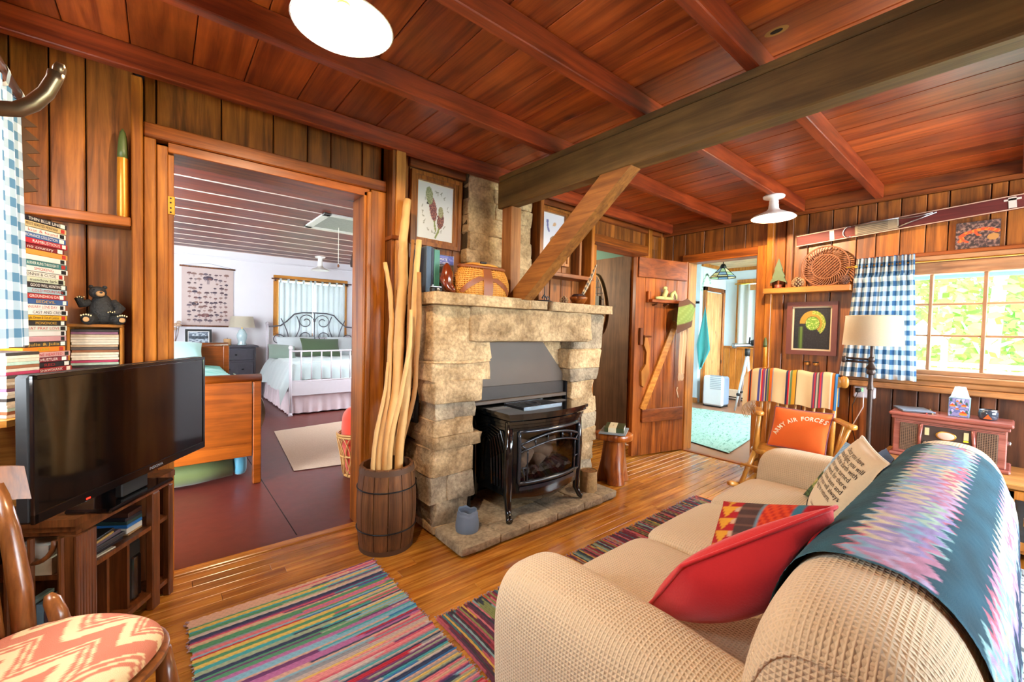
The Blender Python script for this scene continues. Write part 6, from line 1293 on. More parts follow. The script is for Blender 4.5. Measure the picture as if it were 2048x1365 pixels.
# ================================================================== plank door of door 3, swung open against the back wall
Hh_, Fr_ = Vector((4.262, 2.262, 0)), Vector((3.60, 2.425, 0)); dd = (Fr_-Hh_).normalized(); dn = Vector((dd.y, -dd.x, 0)); dn = dn if dn.y < 0 else -dn; DW = (Fr_-Hh_).length
MD = Matrix(((dd.x, 0, dn.x, Hh_.x), (dd.y, 0, dn.y, Hh_.y), (0, 1, 0, 0), (0, 0, 0, 1)))     # x from hinge, y up, z towards the room
d1 = bpy.data.objects.new('door_1', None); COL.objects.link(d1); d1.location = (3.93, 2.34, 0); tag(d1, kind='structure')
def db(nm, m, *a, b=0.0, par=d1): mb = MB(); mb.M = MD; mb.box(*a, b=b); return mb.build(nm, m, par)
for a, c in ((0, .145), (.147, .30), (.302, .44), (.442, .575), (.577, DW)): db('plank', W_DOOR, a, c, .012, 1.985, -.014, .014, b=.003)
db('rail', W_DOORX, .02, DW-.0, 1.79, 1.985, .014, .036, b=.004); db('rail', W_DOORX, .03, DW-.09, .345, .475, .014, .042, b=.004); db('edge_strip', W_DOOR, DW-.004, DW+.014, .012, 1.985, -.03, .016, b=.003)
mb = MB(); mb.M = MD; mb.bar((DW-.10, .475, .026), (.16, 1.36, .026), .075, .024, up=(0, 0, 1), b=.003); mb.build('brace', W_HONEYX, d1)
lt = MB(); lt.M = MD; lt.box(DW-.07, DW-.035, 1.12, 1.29, .014, .045, .004).tube([(DW-.075, 1.21, .05), (DW-.17, 1.205, .05)], .009, 8); lo_ = lt.build('latch', W_WALNUT, d1)
hn = MB(); hn.M = MD; hn.prism([(DW-.13, 1.19), (DW-.095, 1.21), (DW-.085, 1.12), (DW-.12, 1.05), (DW-.115, .93), (DW-.06, .86), (DW-.07, .72), (DW-.10, .70), (DW-.13, .77), (DW-.165, .85), (DW-.15, .97), (DW-.165, 1.08)], .014, .045); hn.build('handle', W_HONEY, d1)
pg = thing('peg_shelf', 'small dark peg shelf fixed to the open plank door', 'shelf', MD @ Vector((.33, 1.55, .04)))
db('board', W_DOORX, .12, .56, 1.545, 1.575, .014, .10, b=.003, par=pg); db('back', W_DOOR, .53, .565, 1.545, 1.655, .014, .05, b=.003, par=pg)
for k in range(3): m_ = MB(); m_.M = MD; m_.tube([(.17+.15*k, 1.52, .014), (.17+.15*k, 1.535, .075)], .009, 8); m_.build('peg', W_WALNUT, pg, True)
fr = thing('frog_carving', 'pale green carved lounging frogs on the peg shelf', 'carving', MD @ Vector((.36, 1.575, .06))); M_FROG = plain('pale_green_carving', '#b7b978', .6, var=.2, nscale=20)
fm_ = MB(); fm_.M = MD
fm_.tube([(.48, 1.592, .06), (.42, 1.595, .06), (.36, 1.592, .055), (.25, 1.592, .06)], [.012, .017, .02, .014], 10).tube([(.37, 1.585, .06), (.36, 1.62, .055), (.34, 1.66, .055), (.355, 1.69, .06)], [.02, .026, .024, .012], 10).tube([(.27, 1.588, .06), (.255, 1.64, .055), (.225, 1.665, .055), (.205, 1.63, .06), (.20, 1.588, .06)], [.016, .02, .018, .014, .012], 10).superq((.365, 1.695, .065), (.026, .018, .02), .9, 1, 12, 8)
fm_.build('figures', M_FROG, fr, True)
# hat and scarf on the pegs
sfm = MB(); sfm.M = MD
sfm.grid(lambda u, v: (.07+.075*u+.02*v+.006*math.sin(v*9), 1.538-.708*v, .085+.014*math.sin(u*11+2*v)), 10, 30); sca = thing('knit_scarf', 'long cream scarf with fringe hanging from the peg shelf', 'scarf', MD @ Vector((.12, 1.5, .09))); sfm.build('cloth', cloth('cream_scarf', '#d6b48c', .95), sca, True)
fg = MB(); fg.M = MD
for k in range(10): fg.tube([(.095+.0075*k, .835, .085), (.09+.0085*k, .79-.01*(k % 3), .087), (.095+.007*k, .765-.012*(k % 2), .085)], .0025, 5)
fg.tube([(.10, .68, .02), (.11, .65, .02), (.10, .62, .02), (.085, .57, .02)], .006, 6); tag(fg.build('fringe', plain('fringe_cream', '#dcc3a0', .9), sca), kind='stuff')
hat = thing('felt_hat', 'green and brown felt hat slung on the door pegs', 'hat', MD @ Vector((.05, 1.45, .1)))
def edge(path, t):
    t *= len(path)-1; k = min(len(path)-2, int(t)); f = t-k; return path[k][0]*(1-f)+path[k+1][0]*f, path[k][1]*(1-f)+path[k+1][1]*f
LP, RP = ((1358, 604), (1356, 622), (1354, 645), (1353, 668)), ((1374, 597), (1392, 611), (1386, 636), (1383, 654))
def hatf(u, v, back=0.0):
    a, c = edge(LP, v), edge(RP, v); q = PY(2.165+back, a[0]*(1-u)+c[0]*u, a[1]*(1-u)+c[1]*u); q.y -= .035*math.sin(math.pi*u)*math.sin(math.pi*min(1, .15+v*.8)); return q
hcol = [lin('#5f3d2c') if (j < 5 or j > 16 or (i > 9 and j < 9)) else (lin('#7d8f48') if (i+j) % 5 else lin('#8f9f58')) for j in range(23) for i in range(13)]
MB().grid(hatf, 12, 22).build('crown', M_YARN, hat, True, colors=hcol); MB().grid(lambda u, v: hatf(1-u, v, .012), 12, 22).build('lining', cloth('brown_felt', '#4a2f24', .95), hat, True)
# ================================================================== bright far room
p = PX(6.2, 1447, 516); pd = thing('stained_glass_pendant', 'leaded stained-glass pendant lamp in the bright room', 'lamp', (p.x, p.y, RZ))
zt = PX(6.2, 1447, 538).z; zb = PX(6.2, 1447, 556).z; hwid = .5*abs((PX(6.2, 1421, 556)-PX(6.2, 1472, 556)).y)
MB().tube([(p.x, p.y, RZ), (p.x, p.y, zt+.05)], .006, 8).build('cord', M_IRON, pd); MB().lathe([(.02, .07), (.035, .05), (.05, 0)], 12, (p.x, p.y, zt)).build('cap', M_IRON, pd, True)
sgm = [plain('art_glass_'+c[1:], c, .2, emit=(c, .25)) for c in ('#d9d2a0', '#b7b98a', '#8fb08c', '#c9b27a', '#6b8fb0')]
for k in range(8):
    a0, a1 = 6.283*k/8+.02, 6.283*(k+1)/8-.02
    for j, (t0, t1) in enumerate(((0, .45), (.45, .8), (.8, 1))):
        q = lambda a, t: (p.x+(.05+(hwid-.05)*t)*math.cos(a), p.y+(.05+(hwid-.05)*t)*math.sin(a), zt+(zb-zt)*t)
        MB().add([q(a0, t0), q(a1, t0), q(a1, t1), q(a0, t1)], [(0, 1, 2, 3)]).build('glass_panel', sgm[(k*3+j*2) % 5], pd)
    MB().tube([q(a1+.02, 0), q(a1+.02, 1)], .006, 5).build('lead_rib', M_IRON, pd)
for t in (.45, .8, 1): MB().tube([(p.x+(.05+(hwid-.05)*t)*math.cos(a), p.y+(.05+(hwid-.05)*t)*math.sin(a), zt+(zb-zt)*t) for a in np.linspace(0, 6.283, 9)[:-1]], .006, 5, closed=True).build('lead_ring', M_IRON, pd)
# towel on a hook
hkT = thing('wall_hook', 'black iron hook on the pale blue wall', 'hook', (7.38, 3.70, 1.79)); MB().tube([(7.397, 3.72, 1.80), (7.37, 3.72, 1.80), (7.36, 3.72, 1.83)], .008, 8).tube([(7.397, 3.78, 1.80), (7.36, 3.78, 1.80)], .008, 8).box(7.39, 7.399, 3.66, 3.86, 1.78, 1.82).build('hook', M_IRON, hkT)
tw_ = thing('hand_towel', 'teal bath towel hanging from the iron hook', 'towel', (7.36, 3.70, .75)); a_, b1, b2 = PX(7.36, 1411, 612), PX(7.36, 1394, 738), PX(7.36, 1420, 712)
def towel(u, v):
    l = a_.lerp(PX(7.36, 1393, 690), min(1, v*1.6)) if v < .625 else PX(7.36, 1393, 690).lerp(PX(7.36, 1398, 742), (v-.625)/.375)
    r = a_.lerp(PX(7.36, 1421, 700), min(1, v*1.5)) if v < .667 else PX(7.36, 1421, 700).lerp(PX(7.36, 1406, 732), (v-.667)/.333)
    q = l.lerp(r, u); q.x -= .03*math.sin(u*9)*v; return q
MB().grid(towel, 20, 26).build('cloth', cloth('teal_terry', '#3f9c9c', .95, sheen=.5), tw_, True)
# dehumidifier
dc = PZ(0, 1422, 814); dx0 = dc.x; deh = thing('dehumidifier', 'white and grey dehumidifier on the far room floor', 'dehumidifier', (dx0+.15, dc.y, 0))
yl, yr = PX(dx0, 1405, 800).y, PX(dx0, 1445, 800).y; zt_ = PX(dx0, 1422, 752).z; md = plain('appliance_white', '#d9dde0', .4, var=.03); mg = plain('appliance_grey', '#7f93a8', .5, var=.05)
boxo('front', md, deh, dx0, dx0+.06, yr, yl, .02, zt_, b=.025); boxo('body', mg, deh, dx0+.05, dx0+.30, yr+.015, yl+.03, .02, zt_-.01, b=.03); boxo('foot', M_BLACKM, deh, dx0+.02, dx0+.28, yr+.03, yl, 0, .02)
for k in range(8): boxo('grille_slat', plain('grille_grey', '#aab4bd', .5), deh, dx0-.004, dx0+.002, yr+.03, yl-.12, zt_*.58+.03*k, zt_*.58+.03*k+.018, b=.002)
# telescope on tripod
tc_ = PZ(0, 1480, 806); X0 = 7.3; pt0 = PX(X0, 1495, 705); tp = thing('telescope_tripod', 'silver telescope on an aluminium tripod in the bright room', 'telescope', (X0, pt0.y, 0))
for q, l in ((PX(X0-.2, 1470, 800), 0), (PX(X0+.1, 1505, 800), 0), (PX(X0+.35, 1478, 790), 0)):
    q = Vector((q.x, q.y, .01)); MB().tube([Vector((X0, pt0.y, pt0.z-.02)), q], [.022, .016], 8).build('leg', plain('aluminium', '#c8cdd2', .3, .5), tp, True); MB().superq(Vector((X0, pt0.y, pt0.z)).lerp(q, .72), (.03, .03, .025), .6, .8, 10, 6).build('leg_clamp', M_BLACKM, tp, True)
MB().tube([(X0, pt0.y, pt0.z-.06), (X0, pt0.y, pt0.z+.06)], .04, 12).build('head', M_BLACKM, tp, True)
t0, t1 = PX(X0, 1466, 692), PX(X0, 1512, 690); MB().tube([t0, t0.lerp(t1, .15), t0.lerp(t1, .16), t1], [.045, .045, .03, .028], 14).build('barrel', M_STEEL, tp, True); MB().tube([t1+Vector((0, .06, .02)), t1+Vector((0, -.1, .08))], .05, 12).build('eyepiece', M_BLACKM, tp, True); MB().tube([PX(X0, 1498, 690), PX(X0, 1500, 675)], .012, 8).build('finder', M_BLACKM, tp)
hbm = thing('baseboard_heater', 'cream baseboard heater under the far window', 'heater', (8.32, 3.1, 0)); boxo('cover', plain('heater_cream', '#cfc4ae', .5), hbm, 8.30, 8.372, 2.6, 3.55, .03, .2, b=.006); boxo('slot', M_BLACKM, hbm, 8.297, 8.301, 2.62, 3.53, .05, .07)
# curtain, rug
cw = thing('white_curtain', 'white sheer curtain at the far room window', 'curtain', (8.33, 3.1, 1.0)); MB().grid(lambda u, v: (8.312+.02*math.sin(u*6.283*8), 2.2+1.18*u, 1.04+1.13*v), 110, 6).build('cloth', M_SHEER, cw, True); MB().tube([(8.32, 2.1, 2.19), (8.32, 3.45, 2.19)], .01, 8).build('rod', M_BRASS, cw)
boxo('stained_panel', plain('coloured_panel', '#b9854a', .5, var=.6, nscale=8), cw, 8.30, 8.31, 2.75, 3.22, 2.06, 2.16)
rg = thing('shaggy_rug', 'mint green tufted rug on the bright room floor', 'rug', (5.8, 2.8, 0)); k0, k1, k2 = PZ(.01, 1458, 907), PZ(.01, 1330, 868), PZ(.01, 1372, 814); k3 = PZ(.01, 1560, 840); k1.x = max(k1.x, 4.5)
RGp = lambda u, v: (k0.lerp(k1, u)).lerp(k3.lerp(k2, u), v)
def rgf(u, v): q = RGp(u, v); q.z = .012+.008*noise.noise(Vector((u*60, v*60, 0))); q.x = max(q.x, 4.46); q.y = min(max(q.y, 1.25), 4.5); return q
rc_ = []
for j in range(81):
    for i in range(81): n_ = noise.noise(Vector((i*.9, j*.25, 2))); rc_.append(lin('#4f7468') if n_ > .45 else (lin('#88a99c') if n_ > -.2 else lin('#769a8c')))
MB().grid(rgf, 80, 80).build('pile', M_YARN, rg, True, colors=rc_)
# vine stencil above the closed door
vn = MB()
for k in range(14):
    a = k/13; y0 = 3.647; c = Vector((7.43+.32*a, y0, 2.02+.30*math.sin(a*2.6))); n_ = 8
    vn.add([c+Vector((.03*math.cos(t+k)*(1+.3*math.cos(2*t)), 0, .022*math.sin(t+k))) for t in np.linspace(0, 6.283, n_+1)[:-1]], [tuple(range(n_))])
vn.build('vine_stencil', plain('faded_green_paint', '#9cc3b4', .8), wfb)

hl = thing('hall_fill_lamp', 'added globe lamp, out of view, brightening the hall', 'lamp', (3.35, 3.7, 2.085)); MB().superq((3.35, 3.7, 1.82), (.06, .06, .05), 1, 1, 16, 10).build('globe', plain('fill_globe_glow', '#fff4e0', .4, emit=('#ffe8c8', 6.0)), hl, True); MB().lathe([(.05, -.02), (.055, 0)], 16, (3.35, 3.7, 2.085)).tube([(3.35, 3.7, 2.085), (3.35, 3.7, 1.86)], .008, 8).build('base', M_WHITE, hl)  # fill lamp added out of view to lift the dark hall
bulb_light('hall_fill_light', (3.35, 3.7, 1.72), 30, .05, (1, .85, .65))  # light of the added hall lamp
# ================================================================== sofa
pw = lambda q, e: math.copysign(abs(q)**e, q)
def superx_pt(c, h, e1, e2, a, b_):       # pole axis = x
    return Vector((c[0]+h[0]*pw(math.sin(b_), e1), c[1]+h[1]*pw(math.cos(b_), e1)*pw(math.cos(a), e2), c[2]+h[2]*pw(math.cos(b_), e1)*pw(math.sin(a), e2)))
def superx(mb, c, h, e1, e2, nu=48, nv=40, fn=None):
    def P(u, v):
        # spread rows so that the long middle has rings too
        p = superx_pt(c, h, e1, e2, 6.28318*u, (v*.998+.001-.5)*math.pi)
        return fn(p) if fn else p
    b0 = len(mb.v); mb.grid(P, nu, nv, cu=True); mb.f.append(tuple(b0+k for k in range(nu))[::-1]); mb.f.append(tuple(b0+nv*nu+k for k in range(nu))); return mb
M_WAFF = cloth('cream_waffle_slipcover', '#d8c09c', .9, 0, .55, .25, .04, .0095)
SOF = thing('slipcovered_sofa', 'three-seat sofa in cream waffle slipcover facing the fireplace', 'sofa', (1.77, .5, 0))
boxm = MB(); boxm.superq((1.77, .47, .19), (1.0, .43, .165), .18, .18, 40, 14); boxm.build('base', M_WAFF, SOF, True)
def armf(p):
    return p
for cx in (.835, 2.725):
    mb = MB(); mb.M = Matrix.Translation((cx, .50, .31)) @ Matrix.Rotation(math.pi/2, 4, 'Z')
    def roll(p):
        t = (p.z+.3)/.6; k = .86+.2*max(0, t)**2
        return Vector((p.x, p.y*k, p.z-.035*max(0, -p.x/.43)*max(0, t)))
    superx(mb, (0, 0, 0), (.44, .135, .295), .26, .62, 56, 44, roll); mb.build('arm', M_WAFF, SOF, True)
BC, BH = (1.765, .155, .425), (.985, .175, .395)
def backf(p):
    t = max(0, (p.z-.3)/.52); return Vector((p.x, p.y+.01*t*t, p.z))
mb = MB(); superx(mb, BC, BH, .22, .72, 64, 60, backf); mb.build('back', M_WAFF, SOF, True)
for k, (a, c) in enumerate(((.945, 1.495), (1.495, 2.045), (2.045, 2.595))):
    mb = MB(); mb.superq(((a+c)/2, .60, .37), ((c-a)/2-.002, .352, .088), .36, .2, 48, 16, lambda p: Vector((p.x, p.y, p.z+.018*max(0, 1-(p.x/.27)**2)*max(0, 1-(p.y/.38)**2) if p.z > 0 else p.z))); mb.build('seat_cushion', M_WAFF, SOF, True)
sm_ = [superx_pt(BC, BH, .22, .72, a, -1.22) for a in np.linspace(.5, 2.7, 24)]
MB().tube([backf(p) for p in sm_], .004, 5).build('seam', M_WAFF, SOF, True)
# crocheted throw over the back
thr = thing('crocheted_throw', 'teal and pastel zigzag crocheted throw draped over the sofa back', 'throw', (1.7, .2, .87))
NU, NV = 120, 220; A0, A1 = .07, 3.94; X0_, X1_ = 1.02, 2.38
DK, NVY = lin('#1f5468'), lin('#1c3450'); PAS = [lin(c) for c in ('#c98fae', '#9ccbd0', '#dfd2b8', '#a79ad0', '#d9788e', '#b9d8c6', '#c9b3dc', '#8fb8d8')]
def thp(u, v):
    a = A0+(A1-A0)*u; x = X0_+(X1_-X0_)*v
    if a <= math.pi: p = backf(superx_pt((BC[0], BC[1], BC[2]), (BH[0], BH[1]+.010, BH[2]+.012), .22, .72, a, math.asin(max(-1, min(1, pw((x-BC[0])/BH[0], 1/.22))))*1)); p.x = x
    else: p = Vector((x, BC[1]-BH[1]-.014-.01*math.sin(x*16)*(a-3.14), BC[2]-(a-math.pi)*.42)); 
    p.y += -.004*math.sin(x*30)*(1 if a > 2.6 else 0)
    n_ = .0025*math.sin(a*60)*0+.002*noise.noise(Vector((a*30, x*60, 0))); p += Vector((0, math.cos(a)*n_, math.sin(a)*n_)); return p
def thc(i, j):
    a = A0+(A1-A0)*i/NU; x = X0_+(X1_-X0_)*j/NV; zig = abs(((x/.056) % 1)-.5)*2; s = a+.14*(zig-.5)
    if i in (0, NU) or j in (0, 1, NV-1, NV): return DK
    bands = ((-9, .2, 1), (.2, 1.42, 0), (1.42, 1.9, 1), (1.9, 2.38, 0), (2.38, 2.85, 1), (2.85, 3.15, 2), (3.15, 3.5, 1), (3.5, 3.75, 2), (3.75, 9, 1))
    for lo, hi, k in bands:
        if lo <= s < hi:
            if k == 0: q = .8+.35*noise.noise(Vector((x*9, a*4, 0))); return tuple(v*q for v in DK)
            if k == 2: return NVY
            row = math.floor(s/.085); m = hash((row, math.floor(x*5+row*.37), 3)) % 8; f = .75+.25*noise.noise(Vector((x*40, a*20, 1))); return tuple(min(1, v*f) for v in PAS[m])
    return DK
tm = MB().grid(thp, NU, NV); tm.build('knit', M_YARN, thr, True, colors=[thc(i, j) for j in range(NV+1) for i in range(NU+1)])
fr_ = MB()
for k in range(70):
    x = X0_+(X1_-X0_)*k/69; p = thp(1, k/69); fr_.tube([p, p+Vector((.004*math.sin(k*3), -.004, -.04)), p+Vector((.006*math.sin(k*5), 0, -.07))], .003, 4)
tag(fr_.build('fringe', plain('navy_yarn', '#243a55', .95), thr), kind='stuff')
# pillows on the sofa
def pillow_pts(name, label, A, B, C, t_, m, pinch=.06, n=22, colors=None, piping=None, tneg=None):
    A, B, C = Vector(A), Vector(B), Vector(C); x = B-A; y_ = A-C; c = A+x*.5-y_*.5; w_, h_ = x.length, y_.length; nz = x.cross(y_).normalized()
    M = Matrix(((x.x/w_, y_.x/h_, nz.x, c.x), (x.y/w_, y_.y/h_, nz.y, c.y), (x.z/w_, y_.z/h_, nz.z, c.z), (0, 0, 0, 1)))
    return pillow(name, label, M, w_, h_, t_, m, n, 'pillow', None, piping, pinch, 'cover', colors, tneg), M, w_, h_
def surf(M, w_, h_, t_, pinch, x, y_, off=.002):
    a, b_ = 2*x/w_, 2*y_/h_; k = (max(0, 1-a*a)*max(0, 1-b_*b_))**.45
    return tuple(M @ Vector((a*(1-pinch*(1-b_*b_))*w_/2, b_*(1-pinch*(1-a*a))*h_/2, t_/2*k+off)))
M_RED = cloth('red_linen', '#c8141c', .8, 0, 0, .3, .04)
pillow_pts('red_pillow', 'plain bright red pillow with flanged seam at the near sofa arm', PX(.99, 1363, 1133), PX(1.235, 1673, 1014), PX(1.05, 1292, 1216), .24, M_RED, .03, 24, None, M_RED, .09)
def kil(u, v, s):
    n = noise.noise(Vector((u*30, v*30, 0)))*.1; q = lambda h: tuple(max(0, c*(1+n)) for c in lin(h))
    if u < .26:
        t = (v*4.5) % 1; w_ = abs((u-.13)/.13)
        return q('#d99a2c') if w_ < t*.8 and w_ < .8 and v > .05 else (q('#c9a488') if u > .2 and t > .5 else q('#a8141e'))
    if u < .46: return q('#4a3430') if abs(math.sin(v*20)) < .93 else q('#6b4a40')
    if u < .5: return q('#6b8a96')
    if u < .75: return q('#d8481c') if ((u*12+v*6) % 1) < .6 else q('#b52218')
    if u < .82: return q('#35748a')
    return q('#a8141e')
pillow_pts('kilim_pillow', 'patterned red kilim pillow behind the plain red one', PX(1.60, 1447, 1003), PX(1.58, 1672, 1012), PX(1.52, 1415, 1112), .12, None, .04, 40, kil)
TLp, TRp, BLp = PZ(.83, 1725, 873), PZ(.80, 1780, 930), PZ(.475, 1610, 1022)
tp_, Mt, tw2, th2 = pillow_pts('quote_pillow', 'cream pillow printed with a black flight quotation on the sofa', TLp, TRp, BLp, .13, cloth('cream_canvas', '#dcc8a4', .9), .04, 24, None, cloth('cream_cord', '#e3d7c0', .9))
M_INK = plain('black_ink', '#2a2622', .8)
for i, l in enumerate(('Once you have', 'tasted flight, you will', 'walk the Earth with', 'your eyes turned', 'skyward, for there', 'you have been and', 'there you will always', 'long to return.')):
    vs, fs = text_verts(l, th2*.072, 0, 'CENTER'); k = min(1.0, tw2*.72/max(.01, max(v[0] for v in vs)-min(v[0] for v in vs))); mb = MB(); mb.add([surf(Mt, tw2, th2, .13, .04, v[0]*k+tw2*.06, th2*(.37-.066*i)+v[1]) for v in vs], fs); mb.build('quote_line', M_INK, tp_)
vs, fs = text_verts('Leonardo da Vinci', th2*.04); mb = MB(); mb.add([surf(Mt, tw2, th2, .13, .04, v[0]+tw2*.12, th2*-.28+v[1]) for v in vs], fs); mb.build('quote_line', M_INK, tp_)
wing = MB()
for P in ([(-.42, -.20), (-.32, -.26), (-.22, -.34), (-.12, -.40), (-.14, -.42), (-.26, -.37), (-.36, -.30), (-.43, -.23)], [(-.40, -.36), (-.28, -.33), (-.16, -.37), (-.24, -.40)]): wing.add([surf(Mt, tw2, th2, .13, .04, x*tw2, y_*th2) for x, y_ in P], [tuple(range(len(P)))])
wing.build('glider_print', M_INK, tp_)
def land(u, v, s):
    n = noise.noise(Vector((u*9, v*24, 7)))
    if v > .72: return lin('#7fa4c4') if (int(u*26)+int(v*30)) % 2 else lin('#a9c4d8')
    if v > .55: return lin('#c7d4d4')
    if v > .4: return lin('#4f5f3a') if n > -.1 else lin('#2f3a26')
    if v > .25: return lin('#c6b46a') if n > .1 else lin('#7c8a4a')
    return lin('#56703e') if n > 0 else lin('#3c4630')
pillow_pts('landscape_pillow', 'blue-topped pillow with landscape print behind the quotation pillow', PZ(.80, 1692, 884), PZ(.78, 1748, 905), PZ(.475, 1606, 990), .11, None, .04, 36, land)
pillow_pts('blue_pillow', 'denim blue pillow tucked at the far sofa corner', PX(2.46, 1772, 896), PX(2.30, 1808, 930), (2.52, .52, .48), .09, cloth('denim_blue', '#2f5f96', .9))
_sofa = [c_ for c_ in SOF.children if c_.name.startswith(('arm', 'back', 'seat_cushion'))]; _bk = [c_ for c_ in _sofa if c_.name.startswith('back')]
_pl = [o_ for o_ in bpy.data.objects if o_.parent is None and o_.name in ('red_pillow', 'kilim_pillow', 'quote_pillow', 'landscape_pillow', 'blue_pillow')]; _pl.sort(key=lambda o_: ('quote_pillow', 'red_pillow', 'kilim_pillow', 'landscape_pillow', 'blue_pillow').index(o_.name)); _done = []
for o_ in _pl:
    press(list(o_.children), _sofa); press(list(o_.children), _bk, .017); press([c_ for c_ in o_.children if c_.name.startswith(('cover', 'piping'))], _done); press(list(o_.children), _sofa); _done += [c_ for c_ in o_.children if c_.name.startswith('cover')]
# ================================================================== rugs
RAGP = [lin(c) for c in ('#3f9fa6', '#c8566a', '#d8b45c', '#2f3a58', '#b8a8a2', '#d98a8a', '#6a3a6a', '#b5283a', '#7fb0c4', '#c9a98a', '#9aa58a', '#2f6fa8', '#d4707c', '#8a8f96', '#cfa48e', '#4f8f6a', '#b06a9a', '#c8b8b0')]
RAGP2 = [lin(c) for c in ('#6a2436', '#3a3038', '#7d8450', '#c06a72', '#8a2f3c', '#3f6a72', '#c49a4a', '#54304a', '#2f3540', '#a8505a', '#7c9a9a', '#b54a30', '#5a2a3c', '#8a8a6a')]
def rag_rug(label, pal, O, ax, ay, L, W_, nacross, seed, pitch=.0095):
    """rows run along ax (width W_), stacked along ay (length L)"""
    r = random.Random(seed); rows = int(L/pitch); O, ax, ay = Vector(O), Vector(ax), Vector(ay); t = thing('rag_rug', label, 'rug', O)
    colrow = []; cur = None; left = 0
    for i in range(rows):
        if left <= 0: cur = [(0, r.choice(pal))]; x = 0; left = r.choice((1, 1, 2, 2, 3)); 
        if left > 0 and i % 1 == 0:
            seg = []; x = 0.0; c0 = r.choice(pal) if not seg else None
            c = cur[0][1]
            while x < 1: seg.append((x, c)); x += r.uniform(.35, 1.1); c = r.choice(pal)
        colrow.append(seg); left -= 1
    ex = [r.uniform(-.006, .006) for _ in range(rows)]
    def P(u, v):
        i = min(rows-1, int(v*rows)); f = v*rows-i; ww = ex[i]; wav = .006*math.sin(u*5+seed)
        q = O+ax*(-ww+(W_+2*ww)*u)+ay*(L*v+wav); q.z = .0025+.0075*abs(math.sin(math.pi*v*rows))**.5+.0012*math.sin(u*nacross*1.7+i*2.1); return q
    sub = 4; NVr = rows*sub; mb = MB().grid(P, nacross, NVr)
    cols = []
    for j in range(NVr+1):
        i = min(rows-1, (j)//sub); seg = colrow[i]
        for k in range(nacross+1):
            u = k/nacross; c = seg[0][1]
            for s0, cc in seg:
                if u >= s0: c = cc
            f = .78+.4*abs(math.sin(k*1.57+i))*.6; cols.append(tuple(min(1, v*f) for v in c))
    mb.build('weave', M_YARN, t, True, colors=cols)
    fe = MB()
    for s in (0, 1):
        for i in range(rows):
            if r.random() < .5: continue
            p = P(s, (i+.5)/rows); d = ax*(-1 if s == 0 else 1); fe.tube([p, p+d*.008+ay*r.uniform(-.004, .004)], [.004, .002], 5)
    tag(fe.build('frayed_ends', plain('frayed_'+str(seed), '#9a7f86', .95, var=.4, nscale=60), t), kind='stuff')
    return t
rag_rug('multicoloured rag rug with bright stripes before the bedroom doorway', RAGP, (.085, 2.155, 0), (1, .008, 0), (.012, -1, 0), 1.5, .785, 70, 11)
rag_rug('dark burgundy and olive rag runner in front of the sofa', RAGP2, (.90, .93, 0), (0, 1, 0), (1, -.006, 0), 2.25, .62, 54, 23)
zr = thing('woodgrain_rug', 'grey rug with black wood-ring lines behind the sofa', 'rug', (2.4, -.5, 0)); ZN = 150
def zc(u, v):
    x, y_ = u*2.4, v*1.0; d = math.hypot((x-.8)*.6, y_-.95)+.10*noise.noise(Vector((x*3, y_*4, 0)))+.03*noise.noise(Vector((x*9, y_*12, 3)))
    return lin('#4a5358') if (d*26) % 1 < .28 else lin('#b9c6cc')
MB().grid(lambda u, v: (1.3+2.3*u, -1.02+.98*v, .006+.001*noise.noise(Vector((u*80, v*80, 0)))), ZN, ZN//2).build('pile', M_YARN, zr, True, colors=[zc(i/ZN, j/(ZN//2)) for j in range(ZN//2+1) for i in range(ZN+1)])
# ================================================================== rocking chair
rk_ = thing('rocking_chair', 'honey maple rocking chair with striped blanket near the window', 'rocking chair', (3.72, 1.14, 0)); W_MAPLE = wood('maple_rocker', '#d79a45', '#b4772a', 'Z', 1.5, .3, .05, .05, knots=False, coat=.3)
YR0, YR1 = .875, 1.375
def rt(nm, pts, r, n=10): MB().tube(pts, r, n).build(nm, W_MAPLE, rk_, True)
for yy in (YR0, YR1):
    rt('back_post', [(3.87, yy, .32), (3.91, yy, .60), (3.97, yy, .94)], [.018, .02, .015])
    MB().bar((3.90, yy+(.02 if yy > 1 else -.02), .625), (3.55, 1.255 if yy > 1 else .69, .645), .055, .024, b=.008).build('arm', W_MAPLE, rk_)
    MB().superq((3.545, 1.255 if yy > 1 else .69, .645), (.035, .032, .018), .6, .9, 14, 8).build('arm_scroll', W_MAPLE, rk_, True)
    yo = 1.275 if yy > 1 else .71; ys_ = yy-.07
    rt('arm_post', [(3.60, yo, .64), (3.62, ys_, .335)], [.016, .018]); rt('arm_spindle', [(3.70, yo+.035, .64), (3.70, ys_+.01, .335)], .009); rt('arm_spindle', [(3.79, yo+.07, .635), (3.79, ys_+.03, .335)], .009)
    rt('leg', [(3.62, ys_, .325), (3.56, yy+(.03 if yy > 1 else -.03)-.03, .06)], [.02, .016]); rt('leg', [(3.86, yy, .325), (3.92, yy+(.03 if yy > 1 else -.03), .07)], [.02, .016])
    rt('rocker', [(3.42, yy+(.03 if yy > 1 else -.03), .085), (3.55, yy+(.03 if yy > 1 else -.03), .045), (3.74, yy+(.03 if yy > 1 else -.03), .025), (3.95, yy+(.03 if yy > 1 else -.03), .045), (4.12, yy+(.03 if yy > 1 else -.03), .10)], .02)
MB().superq((3.76, 1.075, .33), (.18, .285, .022), .4, .5, 32, 8).build('seat', W_MAPLE, rk_, True)
for k in range(1, 8): yy = YR0+(YR1-YR0)*k/8; rt('back_spindle', [(3.88, yy, .335), (3.905, yy, .62), (3.955, yy, .86)], [.008, .011, .008])
